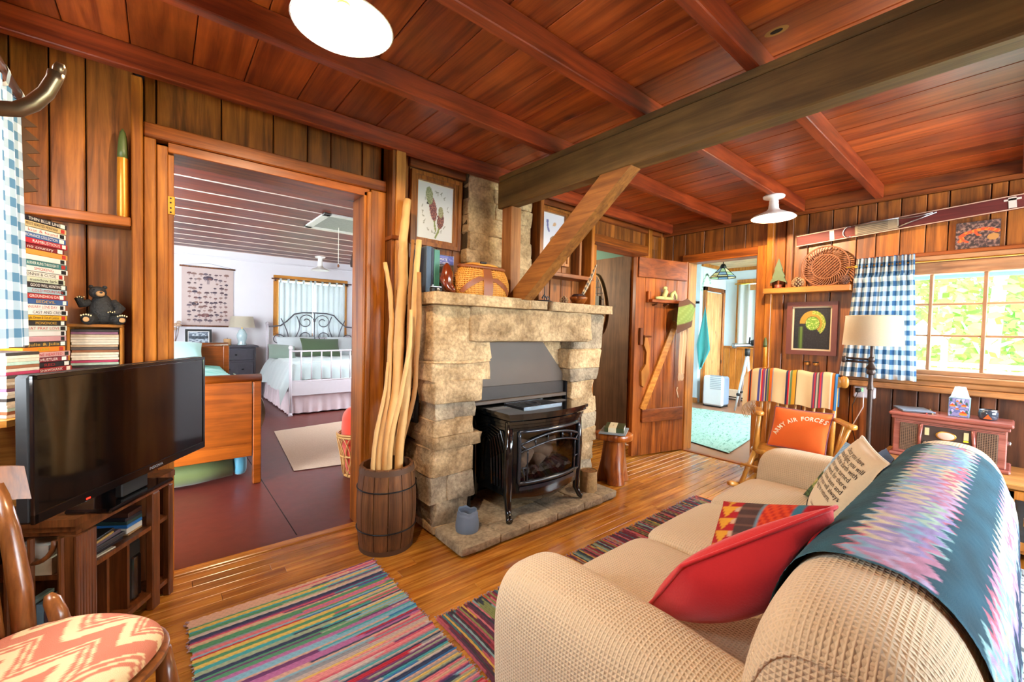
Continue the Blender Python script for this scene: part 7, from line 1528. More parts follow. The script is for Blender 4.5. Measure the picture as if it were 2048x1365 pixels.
MB().grid(lambda u, v: (3.945+.012*math.sin(6.283*v)+.02*(v < .5)*0, YR0-.055+(YR1-YR0+.11)*u, .90+.055*math.cos(6.283*v)*(1-.55*abs(2*u-1)**6)), 28, 16, cv=True).build('crest_rail', W_MAPLE, rk_, True)
for yy in (YR0-.05, YR1+.05): MB().superq((3.945, yy, .905), (.014, .03, .045), .8, 1, 12, 10).build('crest_ear', W_MAPLE, rk_, True)
rt('front_stretcher', [(3.55, YR0, .22), (3.55, YR1, .22)], .011); rt('side_stretcher', [(3.55, YR0, .2), (3.9, YR0, .2)], .01); rt('side_stretcher', [(3.55, YR1, .2), (3.9, YR1, .2)], .01)
# striped blanket over its back
se = thing('serape_blanket', 'cream blanket with rainbow stripes over the rocking chair back', 'blanket', (3.93, 1.15, .95))
ser = [(0, '#dcc08e'), (.055, '#e0641c'), (.07, '#2a2838'), (.085, '#e0641c'), (.095, '#dcc08e'), (.17, '#4a4680'), (.195, '#dcc08e'), (.205, '#c8202a'), (.222, '#7a4472'), (.245, '#dcc08e'), (.255, '#2a3c6a'), (.275, '#dcc08e'), (.28, '#6a7a44'), (.30, '#e8701c'), (.33, '#8a90a8'), (.337, '#dcc08e'), (.48, '#2f3558'), (.502, '#d8222a'), (.52, '#dcd0b0'), (.525, '#6a8a5a'), (.55, '#dda32a'), (.59, '#4a3424'), (.6, '#dcc08e'), (.76, '#6a4464'), (.775, '#c03040'), (.79, '#4a3a4a'), (.80, '#b0a890'), (.815, '#54463c'), (.83, '#c03040'), (.845, '#6a4464'), (.86, '#dcc08e'), (.93, '#f0e4cc'), (.945, '#e8701c'), (.97, '#3a3a3a'), (.98, '#3f86c4'), (1.01, '#3f86c4')]
def serc(u):
    c = ser[0][1]
    for p, cc in ser:
        if u >= p: c = cc
    return lin(c)
def serp(u, v):
    if u < .17:
        t = (.17-u)/.17; y_ = 1.40+.115*t; drop = -.055*t*t-.015*t
    else: y_ = 1.40-(u-.17)/.83*.545; drop = 0
    s = v*.56
    x_ = 3.925+.01*math.sin(u*30)*abs(v-.5)
    if s < .27: z = .958-(.27-s)*.98; x = x_-.014-.02*(.27-s)/.27-.04*max(0, .17-u)
    elif s < .31: a = (s-.27)/.04*math.pi; z = .958+.012*math.sin(a); x = x_-.014+.05*(s-.27)/.04
    else: z = .958-(s-.31)*.98; x = x_+.04+.05*(s-.31)
    return (x, y_, z+drop+.006*math.sin(u*23))
SN = 300; smb = MB().grid(serp, SN, 30); smb.build('weave', M_YARN, se, True, colors=[serc(i/SN) for j in range(31) for i in range(SN+1)])
fg = MB()
for k in range(26):
    p = Vector(serp(.0+.16*k/26, 0)); fg.tube([p, p+Vector((-.01, -.01*math.sin(k), -.03)), p+Vector((-.012, -.03-.012*math.sin(k*2), -.09-.02*math.sin(k*5)))], .0028, 4)
tag(fg.build('fringe', plain('serape_fringe', '#b8a288', .95), se), kind='stuff')
# orange pillow
OA, OB, OC = PX(3.84, 1551, 813), PX(3.84, 1668, 829), (3.765, 1.268, .362)
M_OR = cloth('orange_cotton', '#e0661a', .85, 0, 0, .2, .05)
op, Mo, ow, oh = pillow_pts('orange_pillow', 'orange pillow lettered in a white arc on the rocking chair', OA, OB, OC, .13, M_OR, .05, 24, None, cloth('mauve_trim', '#7d4a58', .9))
arcR = ow*.64; word = 'ARMY AIR FORCES'; adv = [.9 if c != ' ' else .55 for c in word]; adv = [1.2 if c == 'M' else (.5 if c == 'I' else a) for c, a in zip(word, adv)]; tot = sum(adv); acc = 0
for ch, a in zip(word, adv):
    th = math.radians(166)-math.radians(100)*(acc+a/2)/tot; acc += a
    if ch == ' ': continue
    vs, fs = text_verts(ch, oh*.17, .0015); cx_, cy_ = ow*.22, -oh*.36
    def mp(x, y_):
        r = arcR+y_; t2 = th-x*.8/arcR; return surf(Mo, ow, oh, .13, .05, cx_+r*math.cos(t2)*.98, cy_+r*math.sin(t2)*min(1.12, (oh*.30-cy_)/arcR), .003)
    mb = MB(); mb.add([mp(v[0], v[1]) for v in vs], fs); mb.build('letter', plain('felt_white', '#efe6cf', .9), op)
press([c_ for c_ in op.children if c_.name.startswith(('cover', 'piping'))], [c_ for c_ in rk_.children if c_.name.startswith(('seat', 'back_', 'arm'))])
# ================================================================== floor lamp
fl_ = thing('floor_lamp', 'dark bronze floor lamp with ivory drum shade by the window', 'lamp', (3.6, .613, 0)); M_BRZ = plain('dark_bronze', '#453a36', .4, .7, var=.15)
fx, fy = 3.6, .613
MB().lathe([(.105, 0), (.105, .012), (.09, .025), (.04, .04), (.025, .07)], 32, (fx, fy, 0)).build('base', M_BRZ, fl_, True, 40); MB().lathe([(.014, .06), (.014, .9), (.02, .905), (.013, .94), (.013, 1.0), (.022, 1.005), (.026, 1.02), (.02, 1.035), (.03, 1.045), (.016, 1.07), (.010, 1.09), (.010, 1.24)], 20, (fx, fy, 0)).build('pole', M_BRZ, fl_, True, 40)
MB().tube([(fx, fy, 1.10), (fx, fy+.14, 1.105)], .007, 8).tube([(fx, fy, 1.08), (fx, fy+.14, 1.085)], .007, 8).superq((fx, fy+.145, 1.095), (.014, .014, .024), .6, 1, 10, 8).superq((fx, fy, 1.10), (.018, .018, .02), .7, 1, 12, 8).build('swing_arm', M_BRZ, fl_, True)
M_SHADE = cloth('ivory_linen_shade', '#d6c6aa', .9, .35, sheen=0)
MB().lathe([(.157, 1.194), (.145, 1.387)], 48, (fx, fy, 0), False, False).build('shade', M_SHADE, fl_, True); MB().lathe([(.143, 1.387), (.146, 1.3895), (.1475, 1.385)], 48, (fx, fy, 0), False, False).build('shade_rim', M_SHADE, fl_, True)
for a in (0, 2.09, 4.19): MB().tube([(fx, fy, 1.24), (fx+.149*math.cos(a), fy+.149*math.sin(a), 1.25)], .003, 5).build('shade_spoke', M_BRZ, fl_)
# ================================================================== window curtain
cr_ = thing('gingham_curtain', 'blue gingham curtain gathered on the window behind the floor lamp', 'curtain', (4.2, .68, .94))
def curtR(u, v):
    flare = (1-v); ytop = .835-.335*u; ybot = .915-.455*u; y_ = ytop+(ybot-ytop)*flare**1.2; fold = .016*math.sin(u*6.283*7+.6*math.sin(v*3))*(.6+.6*flare)
    hd_ = .012*math.sin(u*6.283*16) if v > .84 else 0
    return (4.205+fold+hd_-.02*(.8 < v < .86), y_, .935+.925*v)
MB().grid(curtR, 130, 36, uvs=(.72, .93)).build('cloth', uv_weave('blue_gingham_right', ('#e3e0d8', '#86a0b6', '#2a557f'), .037, .9, .3), cr_, True)
MB().tube([(4.215, .90, 1.80), (4.215, -1.7, 1.80)], .006, 8).build('rod', M_BRASS, cr_)
boxo('rod_bracket', M_BRASS, cr_, 4.21, 4.30, .83, .845, 1.79, 1.81)
# ================================================================== right wall decor
def fern(u, v):
    x, y_ = (u-.52)*1.0, (v-.62)*1.15; r = math.hypot(x, y_); a = math.atan2(y_, x); n = noise.noise(Vector((u*30, v*30, 1)))
    if .2 < r < .36 and (a > -.9 or a > 2.6): 
        t = (r-.2)/.16; return lin('#a8842c') if a > 1.6 or t < .4 else (lin('#7d9a2a') if n > -.1 else lin('#c8b45c'))
    if r < .19: return lin('#6f9a30') if n > -.15 else lin('#b7c76a')
    if abs(u-.21) < .07 and v < .55: return lin('#56702c') if abs(u-.21) < .035 else lin('#2f4020')
    return lin('#15171c') if n < .2 else lin('#22242a')
M_MAUVE = plain('mauve_frame', '#6d3a30', .4, var=.12)
framed('framed_photo', 'framed photograph of a coiled fern frond on black', MW_right(1.138, 1.312), .365, .455, .038, .025, M_MAUVE, fern, 64, 80, .014, '#d8c4a0', steps=1)
def newt(u, v):
    n = noise.noise(Vector((u*14, v*11, 0)))+.5*noise.noise(Vector((u*40, v*30, 4)))
    d = dpoly(u, v, [(.10, .30), (.16, .36), (.12, .48), (.22, .58), (.45, .66), (.65, .70), (.80, .66), (.95, .58)])
    if d < .055 or dpoly(u, v, [(.16, .33), (.28, .26)]) < .03 or dpoly(u, v, [(.45, .6), (.5, .5), (.56, .47)]) < .03: return lin('#d8481a') if n > -.2 else lin('#e8782a')
    if ell(u, v, .85, .38, .13, .12, .3): return lin('#a8783c')
    return lin('#8a6a5a') if n > .25 else (lin('#5c423c') if n > -.1 else lin('#332622'))
cvs = thing('canvas_print', 'small canvas of an orange newt on leaf litter above the window', 'picture', (4.28, .203, 1.957)); boxo('canvas', plain('canvas_edge', '#3a2a24', .8), cvs, 4.278, 4.299, .100, .306, 1.8715, 2.055); sheet('print', MW_right(.203, 1.9633, 4.2775), .204, .182, 70, 62, newt, cvs)
# red ski with binding
sk = thing('old_ski', 'old red wooden ski mounted above the window', 'ski', (4.27, .5, 2.1)); k0_, k1_ = PX(4.25, 1594, 484), PX(4.25, 2046, 402); sdv = (k1_-k0_).normalized(); k1_ = k0_+sdv*2.2
W_SKI = wood('red_ski', '#7a2a20', '#561710', 'Y', 1, .65, .08, .02, knots=False)
MB().bar(k0_, k1_, .016, .095, b=.004).build('blade', W_SKI, sk); MB().bar(k0_+Vector((-.009, 0, .043)), k1_+Vector((-.009, 0, .043)), .003, .006).build('edge_line', plain('ski_edge', '#c9a58a', .5), sk); MB().bar(k0_+Vector((-.009, 0, -.043)), k1_+Vector((-.009, 0, -.043)), .003, .006).build('edge_line', plain('ski_edge', '#c9a58a', .5), sk)
for t_ in (.12, 1.5):
    q_ = k0_+sdv*t_; MB().box(q_.x+.006, 4.30, q_.y-.012, q_.y+.012, q_.z-.02, q_.z+.02, .002).build('mount', M_IRON, sk)
def skp(t, o=0.0, zz=0.0): p = k0_+sdv*t; return Vector((p.x-.010-o, p.y, p.z+zz))
MB().bar(skp(.235), skp(.265), .003, .075).build('white_mark', plain('ski_mark', '#cfc4b4', .6), sk); MB().bar(skp(1.19), skp(1.225), .003, .07).build('white_mark', plain('ski_mark', '#cfc4b4', .6), sk); MB().bar(skp(1.17, 0, .02), skp(1.245, 0, .02), .003, .012).build('white_mark', plain('ski_mark', '#cfc4b4', .6), sk)
M_BIND = plain('weathered_binding', '#8d8068', .6, .3, var=.25, nscale=40)
bo = MB().bar(skp(.40, .006), skp(.66, .006), .014, .075, b=.006).build('binding_plate', M_BIND, sk)
for k in range(5): MB().bar(skp(.42, .015, -.026+.013*k), skp(.60, .015, -.026+.013*k), .004, .006).build('plate_rib', plain('binding_dark', '#5c5244', .6), bo)
MB().tube([skp(.66, .01, .03), skp(.76, .012, .022), skp(.84, .012, .03)], .005, 6).tube([skp(.66, .01, -.03), skp(.74, .012, -.005), skp(.86, .012, .028)], .006, 6).build('spring', M_STEEL, sk, True)
MB().tube([skp(.36+.035*math.cos(a), .008, .042*math.sin(a)) for a in np.linspace(1.2, 5.1, 14)], .004, 6).tube([skp(.37, .008, .04), skp(.5, .01, .046), skp(.66, .01, .036)], .003, 6).build('cable', M_STEEL, sk, True)
# round basket tray
bt = thing('round_basket', 'flat round woven basket leaning on the wall shelf', 'basket', (4.26, 1.045, 1.663)); bc_ = Vector((4.262, 1.045, 1.828)); M_BSK = plain('brown_basket', '#7a4a2c', .6, var=.3, nscale=50)
def bpt(r, a, x=0.0): return bc_+Vector((-x+.0, r*math.cos(a), r*math.sin(a)))
MB().grid(lambda u, v: bpt(.004+.1*v, 6.283*u, .004), 40, 4, cu=True).build('base', plain('basket_base', '#9c6238', .6), bt, True)
for k in range(48): a = 6.283*k/48; MB().tube([bpt(.10, a, .008), bpt(.125, a+.09, .014), bpt(.145, a+.2, .022), bpt(.162, a+.26, .03)], .0045, 5).build('rim_cane', M_BSK, bt, True)
for r, x in ((.10, .008), (.163, .03)): MB().tube([bpt(r, a, x) for a in np.linspace(0, 6.283, 41)[:-1]], .007, 6, closed=True).build('hoop', M_BSK, bt, True)
for k in range(-5, 6):
    d = k*.0175; hw = math.sqrt(max(0, .1**2-d*d))*.97
    for sgn in (1, -1): MB().tube([bc_+Vector((-.009-.003*sgn, (d*.707-hw*t*.707*sgn), (d*.707*sgn+hw*t*.707))) for t in (-1, 0, 1)], .004, 5).build('base_cane', M_BSK, bt)
# tree ornament, pinecones, shell
te = thing('tree_ornament', 'green wooden pine tree ornament on the wall shelf', 'ornament', (4.23, 1.415, 1.663)); ty = PX(4.23, 1557, 560).y
tm_ = MB(); tm_.M = Matrix(((0, 0, 1, 0), (-1, 0, 0, 0), (0, 1, 0, 0), (0, 0, 0, 1))); h0 = 1.713
tm_.prism([(-ty-.068, h0), (-ty-.045, h0+.05), (-ty-.05, h0+.052), (-ty-.028, h0+.115), (-ty-.034, h0+.12), (-ty-.002, h0+.215), (-ty+.03, h0+.12), (-ty+.024, h0+.115), (-ty+.05, h0+.055), (-ty+.043, h0+.05), (-ty+.066, h0), (-ty, h0+.024)], 4.222, 4.24); tm_.build('tree', plain('tree_green', '#5a6a4c', .7, var=.12), te)
MB().tube([(4.231, ty, 1.69), (4.231, ty, 1.745)], .008, 8).build('stem', W_WALNUT, te); MB().lathe([(.03, 0), (.032, .008), (.026, .014), (.03, .03), (.024, .034)], 16, (4.231, ty, 1.663)).build('stand', plain('turned_red', '#7a3a24', .5), te, True)
pinecone('open pinecone beside the green tree ornament', (4.193, PX(4.193, 1596, 560).y, 1.6635), .048, .085, '#4a2f1c')
nb = thing('woven_ball', 'small brown vine ball at the curtain end of the shelf', 'ornament', (4.182, .905, 1.663)); rr_ = random.Random(5)
for k in range(12):
    ax = Vector((rr_.uniform(-1, 1), rr_.uniform(-1, 1), rr_.uniform(-1, 1))).normalized(); o1 = ax.orthogonal().normalized(); o2 = ax.cross(o1); MB().tube([Vector((4.182, .905, 1.701))+(o1*math.cos(a)+o2*math.sin(a))*.036 for a in np.linspace(0, 6.283, 21)[:-1]], .004, 5, closed=True).build('vine', plain('dark_vine', '#5a3420', .8), nb, True)
ld_ = struct('trim_14', MB().box(4.17, 4.25, 1.425, 1.50, .93, .95, .003), W_CASEY)
shell('artillery_shell', 'brass shell casing with olive tip beside the far doorway', (4.205, 1.463, .95), .98)
pb = thing('wall_pegs', 'pair of small black-capped pegs on the wall above the blanket', 'pegs', (4.28, 1.13, 1.0))
for yy in (PX(4.28, 1615, 730).y, PX(4.28, 1632, 731).y): MB().tube([(4.30, yy, 1.01), (4.25, yy, 1.01)], .014, 10).build('peg', W_HONEY, pb, True); boxo('cap', M_BLACKM, pb, 4.245, 4.285, yy-.018, yy+.018, 1.022, 1.03, b=.002)
# outlet, plugs and cords
ot = thing('power_outlet', 'white wall outlet with plugs and a green indicator', 'outlet', (4.297, .765, .825)); M_PLAST = plain('white_plastic', '#dcd6dc', .4, var=.02)
boxo('plate', M_PLAST, ot, 4.275, 4.299, .695, .835, .765, .861, b=.01); MB().superq((4.262, .80, .825), (.022, .018, .018), .6, .8, 12, 8).build('plug', M_BLACKM, ot, True)
for z_ in (.818, .835): boxo('indicator', plain('green_led', '#58d060', .4, emit=('#40ff60', 1.5)), ot, 4.2735, 4.2752, .772, .778, z_, z_+.008)
wc_ = thing('lamp_cord', 'white power cord running down from the wall outlet', 'cord', (4.25, .79, .5)); MB().tube([(4.262, .765, .815), (4.24, .76, .70), (4.2, .80, .58), (4.15, .84, .47), (4.12, .86, .25), (4.05, .80, .02)], .004, 6).build('cord', M_PLAST, wc_, True)
wc2 = thing('lamp_cord', 'thin dark cord hanging from the wall outlet', 'cord', (4.25, .74, .5)); MB().tube([(4.262, .80, .81), (4.25, .83, .7), (4.25, .82, .5), (4.2, .74, .2), (4.13, .70, .02)], .003, 6).build('cord', M_BLACKM, wc2, True)
# ================================================================== bench, record player and what stands on it
bn = thing('low_cabinet', 'light wooden low cabinet with glass door under the record player', 'cabinet', (4.0, -.2, 0)); W_BENCH = wood('light_bench', '#d8a05c', '#b47c3c', 'Y', 1, .35, .06, .05, knots=False)
BX = 3.72; boxo('top', W_BENCH, bn, BX, 4.255, -1.05, .60, .40, .43, b=.006)
boxo('back', W_HONEY, bn, 4.22, 4.25, -1.0, .585, .04, .40); 
for yy in (-1.0, -.45, .03, .555): boxo('upright', W_HONEY, bn, BX+.02, 4.22, yy, yy+.03, .04, .40, b=.003)
boxo('floor_board', W_HONEY, bn, BX+.02, 4.22, -1.0, .585, .04, .06)
for y0, y1 in ((-.41, .03), (-.97, -.45)):
    d = boxo('door_stile', W_HONEY, bn, BX+.005, BX+.02, y1-.05, y1-.002, .06, .395, b=.003); boxo('door_stile', W_HONEY, bn, BX+.005, BX+.02, y0, y0+.05, .06, .395, b=.003); boxo('door_rail', W_HONEY, bn, BX+.005, BX+.02, y0, y1, .345, .395, b=.003); boxo('door_rail', W_HONEY, bn, BX+.005, BX+.02, y0, y1, .06, .11, b=.003); boxo('door_glass', plain('dark_cabinet_glass', '#241a14', .1, coat=.5), bn, BX+.01, BX+.013, y0+.05, y1-.05, .11, .345)
    MB().tube([(BX+.004, y1-.09, .21), (BX-.012, y1-.09, .21), (BX-.012, y1-.09, .25), (BX+.004, y1-.09, .25)], .004, 6).build('pull', M_BRASS, bn)
boxo('drawer_front', W_HONEY, bn, BX+.005, BX+.02, .06, .555, .24, .39, b=.004); boxo('drawer_front', W_HONEY, bn, BX+.005, BX+.02, .06, .555, .07, .23, b=.004)
rp_ = thing('record_player', 'reddish wooden retro radio record player on the low cabinet', 'record player', (4.05, .27, .43)); M_CHER = wood('rosy_cherry', '#c07468', '#985044', 'Y', 1.2, .3, .04, .03, knots=False, coat=.4)
RX = 3.96; RY0, RY1 = .02, .54
boxo('body', M_CHER, rp_, RX, 4.22, RY0, RY1, .455, .70, b=.005); boxo('foot', M_CHER, rp_, RX-.02, 4.225, RY0-.02, RY1+.02, .43, .455, b=.008); boxo('lid', M_CHER, rp_, RX-.025, 4.235, RY0-.025, RY1+.025, .712, .735, b=.008); boxo('moulding', M_CHER, rp_, RX-.012, 4.225, RY0-.012, RY1+.012, .69, .712, b=.004)
for z_ in (.672, .682): boxo('groove', M_DARK, rp_, RX-.001, RX+.002, RY0+.01, RY1-.01, z_, z_+.002)
M_GRIL = plain('woven_grille', '#4a3a30', .8, var=.5, nscale=220, bump=.5)
for a, c in ((.055, .145), (.415, .505)):
    g_ = boxo('speaker_grille', M_GRIL, rp_, RX-.003, RX+.002, a, c, .475, .665, b=.003); gm = MB()
    for k in range(9): gm.box(RX-.0045, RX-.003, a+.003+.01*k, a+.006+.01*k, .478, .662)
    for k in range(18): gm.box(RX-.0048, RX-.0032, a+.002, c-.002, .48+.0105*k, .4825+.0105*k)
    gm.build('grille_weave', plain('grille_thread', '#8a6f58', .7), g_)
for yy in (.155, .405): MB().tube([(RX-.006, yy+(.008 if yy < .3 else -.008), .47), (RX-.006, yy, .57), (RX-.006, yy+(.008 if yy < .3 else -.008), .67)], .009, 8).build('column', M_CHER, rp_, True)
pn = boxo('control_panel', plain('brown_panel', '#3d2f2c', .35), rp_, RX-.004, RX+.002, .165, .395, .475, .665, b=.002)
dlm = MB(); dlm.M = frameM((RX-.0045, .28, .61), (0, -1, 0), z=(-1, 0, 0)); dlm.lathe([(.048, 0), (.048, .004), (.042, .006)], 32, (0, 0, 0)); dlm.v = [(x, .28+(y_-.28), .61+(z-.61)*.62) for x, y_, z in dlm.v]; dl2 = dlm.build('tuning_dial', M_BRASS, pn, True)
dlm = MB(); dlm.M = frameM((RX-.0108, .28, .61), (0, -1, 0), z=(-1, 0, 0)); dlm.lathe([(.040, 0), (.038, .001)], 32, (0, 0, 0)); dlm.v = [(x, y_, .61+(z-.61)*.62) for x, y_, z in dlm.v]; dlm.build('dial_face', plain('dial_cream', '#d8bfae', .5), dl2, True)
for yy in (.37, .19): boxo('button_strip', plain('ivory_buttons', '#d9cc9a', .5), pn, RX-.008, RX-.003, yy-.011, yy+.011, .60, .65, b=.001)
boxo('lit_window', plain('yellow_window', '#d8c820', .4, emit=('#e8d820', .4)), pn, RX-.009, RX-.003, .179, .201, .588, .597)
for yy in (.37, .19): MB().lathe([(.02, 0), (.018, .012)], 16, (0, 0, 0)); m_ = MB(); m_.tube([(RX-.003, yy, .545), (RX-.02, yy, .545)], [.018, .015], 14); m_.build('knob', plain('knob_chrome', '#7d7a78', .3, .8), pn, True)
MB().tube([(4.08, RY0-.001, .60), (4.08, RY0-.015, .60)], .014, 10).build('side_jack', M_STEEL, rp_, True)
TZ = .735
tb = thing('tissue_box', 'square tissue box printed with orange alpine cabins', 'tissue box', (4.1, .30, TZ)); t0_ = PX(4.04, 1895, 838); t1_ = PX(4.04, 1938, 842); yA, yB = t0_.y, t1_.y
boxo('carton', plain('carton_teal', '#6d8a96', .6), tb, 4.04, 4.04+(yA-yB), yB, yA, TZ, TZ+.125, b=.002)
def alp(u, v):
    n = noise.noise(Vector((u*5, v*5, 2)))
    for cx, cy, s in ((.72, .18, 1.5), (.75, .62, 1.0), (.18, .6, 1.1), (.42, .42, .7), (.42, .85, .6), (.55, .75, .5)):
        if abs(u-cx) < .13*s and cy-.06*s < v < cy+.10*s-abs(u-cx)*.7: return lin('#d0401c') if v > cy+.01 else lin('#e08a2a')
    for cx, cy in ((.12, .2), (.35, .68), (.6, .86), (.9, .3), (.88, .75), (.1, .92)):
        if abs(u-cx) < .06 and cy-.1 < v < cy+.12-abs(u-cx)*2: return lin('#2f5a50')
    return lin('#8a86b4') if n > .1 else (lin('#5f6aa0') if n > -.2 else lin('#b0b4d4'))
sheet('carton_print', frameM((4.0395, (yA+yB)/2, TZ+.0625), (0, -1, 0), z=(-1, 0, 0)), (yA-yB)*.94, .118, 44, 44, alp, tb)
ym = (yA+yB)/2; MB().grid(lambda u, v: (4.10+(.035-.012*v+.008*math.sin(u*18.8))*math.cos(6.283*u), ym+(.042-.022*v+.007*math.sin(u*25))*math.sin(6.283*u), TZ+.12+.075*v), 36, 8, cu=True).build('tissue', cloth('tissue_white', '#e8f0f6', .9, .4, sheen=0), tb, True)
lp = thing('closed_laptop', 'slim grey laptop lying on the record player lid', 'laptop', (4.08, .45, TZ)); M_ = frameM((4.09, .455, TZ), (.9, .35, 0), z=(0, 0, 1))
for z0, z1, m_, ww in ((.001, .009, M_STEEL, 1), (.0095, .016, plain('grey_blue_lid', '#8fa0b4', .3, .4), 1.0)): mb = MB(); mb.M = M_; mb.box(-.11*ww, .11*ww, -.085, .085, z0, z1, .003); mb.build('shell', m_, lp)
for k, c in enumerate(('#b8a070', '#b03a2a')): mb = MB(); mb.M = M_; mb.tube([(-.14, -.06+.03*k, .005), (.12, -.12+.03*k, .005)], .004, 6); tag(mb.build('pencil', plain('pencil_'+c[1:], c, .5), None), '%s pencil sticking out beneath the laptop' % ('tan' if k == 0 else 'red'), 'pencil')
gj = thing('glass_candle_jar', 'low smoked glass jar on the record player lid', 'jar', (4.1, .1, TZ)); gy = PX(4.08, 1976, 838).y
MB().lathe([(.036, .001), (.044, .012), (.045, .045), (.041, .062), (.039, .062), (.042, .045), (.04, .015), (.01, .006)], 28, (4.08, gy, TZ), True, True).build('glass', plain('smoked_jar', '#3a4450', .08, coat=.6), gj, True); MB().lathe([(.040, .058), (.042, .064), (.039, .066)], 28, (4.08, gy, TZ), False, False).build('rim', M_STEEL, gj, True)
pa_ = [(-.02, .005), (.0, .035), (.02, .005)]; mb = MB(); mb.M = frameM((4.034, gy, TZ+.004), (0, -1, 0), y=(0, 0, 1)); mb.add([(x, y_, 0) for x, y_ in pa_], [(0, 1, 2)]); mb.build('flame_label', plain('orange_label', '#c85a1a', .5), gj)
# ================================================================== outdoors
struct('ground', MB().box(4.6, 60, -40, 40, -.9, -.6), plain('lawn', '#7f8f62', .95, var=.3, nscale=3)); struct('ground_far', MB().box(-40, 4.6, 8.6, 60, -.9, -.6), plain('lawn', '#7f8f62', .95))
struct('porch_deck', MB().box(4.44, 6.2, -4, 1.05, -.2, -.1), plain('deck_grey', '#b9bcc0', .8))
prl = thing('porch_railing', 'white porch railing outside the window', 'railing', (6.1, -1, -.1)); M_RAIL = plain('rail_white', '#dfe8ee', .6)
zr_ = PX(6.1, 1950, 728).z; boxo('top_rail', M_RAIL, prl, 6.05, 6.15, -4, 1.1, zr_-.04, zr_, b=.005); boxo('ledge', M_RAIL, prl, 5.9, 6.1, -4, 1.1, zr_-.16, zr_-.06, b=.005)
for k in range(5): boxo('post', M_RAIL, prl, 6.06, 6.14, -3.9+1.2*k, -3.82+1.2*k, -.1, zr_-.04, b=.004)
aw = thing('porch_awning', 'turquoise porch eave above the window', 'awning', (5.9, -1, 1.9)); za = PX(5.9, 1990, 548).z
boxo('fascia', plain('turquoise_paint', '#5fc0c4', .6), aw, 5.88, 5.92, -3.5, .82, za-.02, za+.12, b=.004); boxo('eave', plain('turquoise_paint', '#5fc0c4', .6), aw, 5.7, 5.92, -3.5, .82, za+.12, za+.15, b=.004)
for yy in (-3.4, .72): boxo('post', M_RAIL, aw, 5.82, 5.9, yy, yy+.08, -.1, za+.12, b=.004)
cn = thing('white_canopy', 'white canvas garden canopy beyond the porch', 'canopy', (9, 1.6, -.6)); ca = PX(9, 1846, 640); cb2 = PX(9, 1892, 682)
hw = abs(ca.y-cb2.y); MB().add([(9, ca.y, ca.z), (9-hw, ca.y-hw, cb2.z), (9+hw, ca.y-hw, cb2.z), (9+hw, ca.y+hw, cb2.z), (9-hw, ca.y+hw, cb2.z), (9-hw, ca.y-hw, cb2.z-.06), (9+hw, ca.y-hw, cb2.z-.06), (9+hw, ca.y+hw, cb2.z-.06), (9-hw, ca.y+hw, cb2.z-.06)], [(0, 1, 2), (0, 2, 3), (0, 3, 4), (0, 4, 1), (1, 5, 6, 2), (2, 6, 7, 3), (3, 7, 8, 4), (4, 8, 5, 1)]).build('roof', plain('canvas_white', '#dfe4ea', .8), cn)
for sx in (-1, 1):
    for sy in (-1, 1): MB().tube([(9+sx*hw*.95, ca.y+sy*hw*.95, -.6), (9+sx*hw*.95, ca.y+sy*hw*.95, cb2.z)], .02, 6).build('pole', M_STEEL, cn)
M_BARK = plain('grey_bark', '#8a8a88', .9, var=.3, nscale=10, bump=.3)
def leafmat(name, c):
    m, nt, b = _new(name); tr = N(nt, 'ShaderNodeBsdfTranslucent'); tr.inputs[0].default_value = lin(c)+(1,); b.inputs['Base Color'].default_value = lin(c)+(1,); b.inputs['Roughness'].default_value = .6
    mx = N(nt, 'ShaderNodeMixShader'); mx.inputs[0].default_value = .5; o = nt.nodes['Material Output']; nt.links.new(b.outputs[0], mx.inputs[1]); nt.links.new(tr.outputs[0], mx.inputs[2]); nt.links.new(mx.outputs[0], o.inputs[0]); return m
LEAF = [leafmat('spring_leaf_a', '#6fa03c'), leafmat('spring_leaf_b', '#86b04c'), leafmat('spring_leaf_c', '#5a8c36')]
tr_ = random.Random(9)
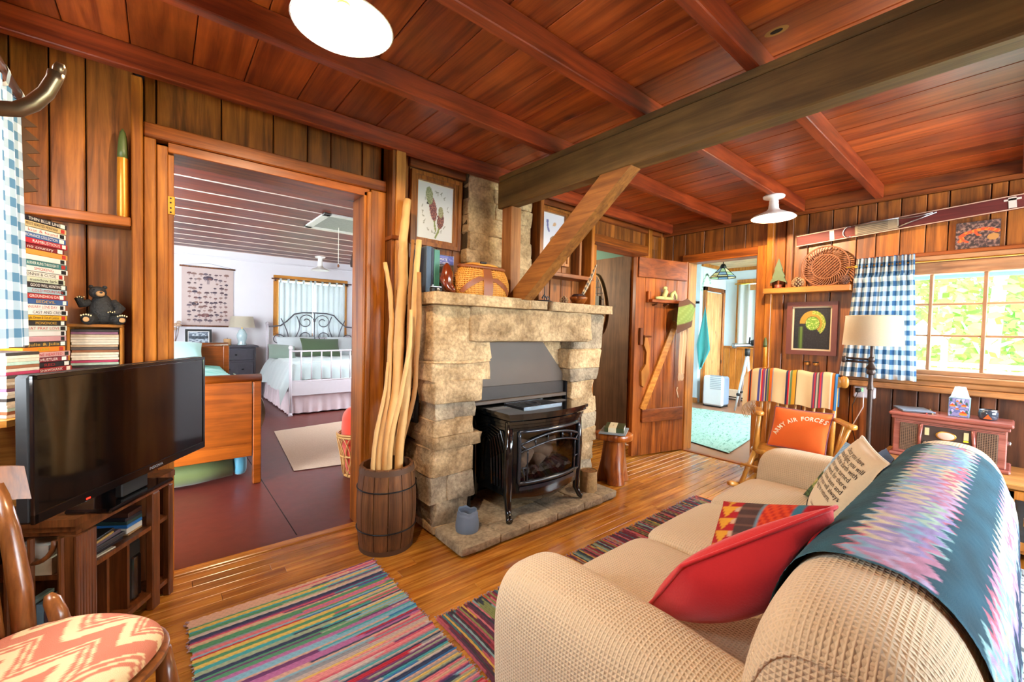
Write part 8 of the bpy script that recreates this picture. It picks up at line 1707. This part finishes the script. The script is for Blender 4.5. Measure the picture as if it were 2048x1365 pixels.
spots = [(11.3, .38, 'broad grey trunk nearest the porch railing'), (12.6, 2.45, 'slender trunk beside the white canopy'), (12.5, -2.2, 'leaning trunk past the end of the porch eave'), (14, 1.0, 'straight trunk behind the canopy gap'), (15.5, 3.6, 'thin trunk hidden behind the curtain'), (16, -.5, 'tall trunk between two broader trees'), (17.5, 1.9, 'pale trunk deep in the woods'), (15, -5, 'wide crown beyond the porch post'), (19, .2, 'dark slim trunk far back in the woods'), (19.5, -3.2, 'forked crown far behind the porch'), (20, 4.2, 'low-branched crown at the woodland edge')]
for i, (x, y_, ds_) in enumerate(spots):
    h = tr_.uniform(6, 9); r = tr_.uniform(.07, .2); t = thing('spring_tree', 'spring tree with '+ds_, 'tree', (x, y_, -.6), 'trees outside the window'); lean = tr_.uniform(-.5, .5)
    MB().tube([(x, y_, -.62), (x+.05, y_+lean*.3, 1.5), (x, y_+lean, h)], [r, r*.8, r*.3], 9).build('trunk', M_BARK, t, True)
    for k in range(4): z = tr_.uniform(.6, 3.5); d = Vector((tr_.uniform(-1, 1), tr_.uniform(-1, 1), .5)).normalized(); p = Vector((x, y_+lean*z/h, z)); MB().tube([p, p+d*tr_.uniform(.8, 1.6)], [r*.3, .012], 5).build('branch', M_BARK, t)
    lm = MB(); n = 1700
    for k in range(n):
        c = Vector((x+tr_.gauss(0, .75), y_+tr_.gauss(0, .75), tr_.uniform(.55, h))); s = tr_.uniform(.06, .13); a = Vector((tr_.uniform(-1, 1), tr_.uniform(-1, 1), tr_.uniform(-.6, .6))).normalized(); b_ = a.orthogonal()
        lm.add([c-a*s, c-b_*s*.6, c+a*s, c+b_*s*.6], [(0, 1, 2, 3)])
    tag(lm.build('foliage', LEAF[i % 3], t), kind='stuff')
# hedge of undergrowth behind the trunks
hm_ = MB()
for k in range(9000):
    c = Vector((tr_.uniform(20, 30), tr_.uniform(-14, 14), tr_.uniform(-.6, 9))); s = tr_.uniform(.15, .35); a = Vector((tr_.uniform(-1, 1), tr_.uniform(-1, 1), tr_.uniform(-.6, .6))).normalized(); b_ = a.orthogonal(); hm_.add([c-a*s, c-b_*s*.6, c+a*s, c+b_*s*.6], [(0, 1, 2, 3)])
tag(hm_.build('undergrowth', LEAF[1], None), 'pale green undergrowth filling the woods behind the trees', 'foliage', kind='stuff')
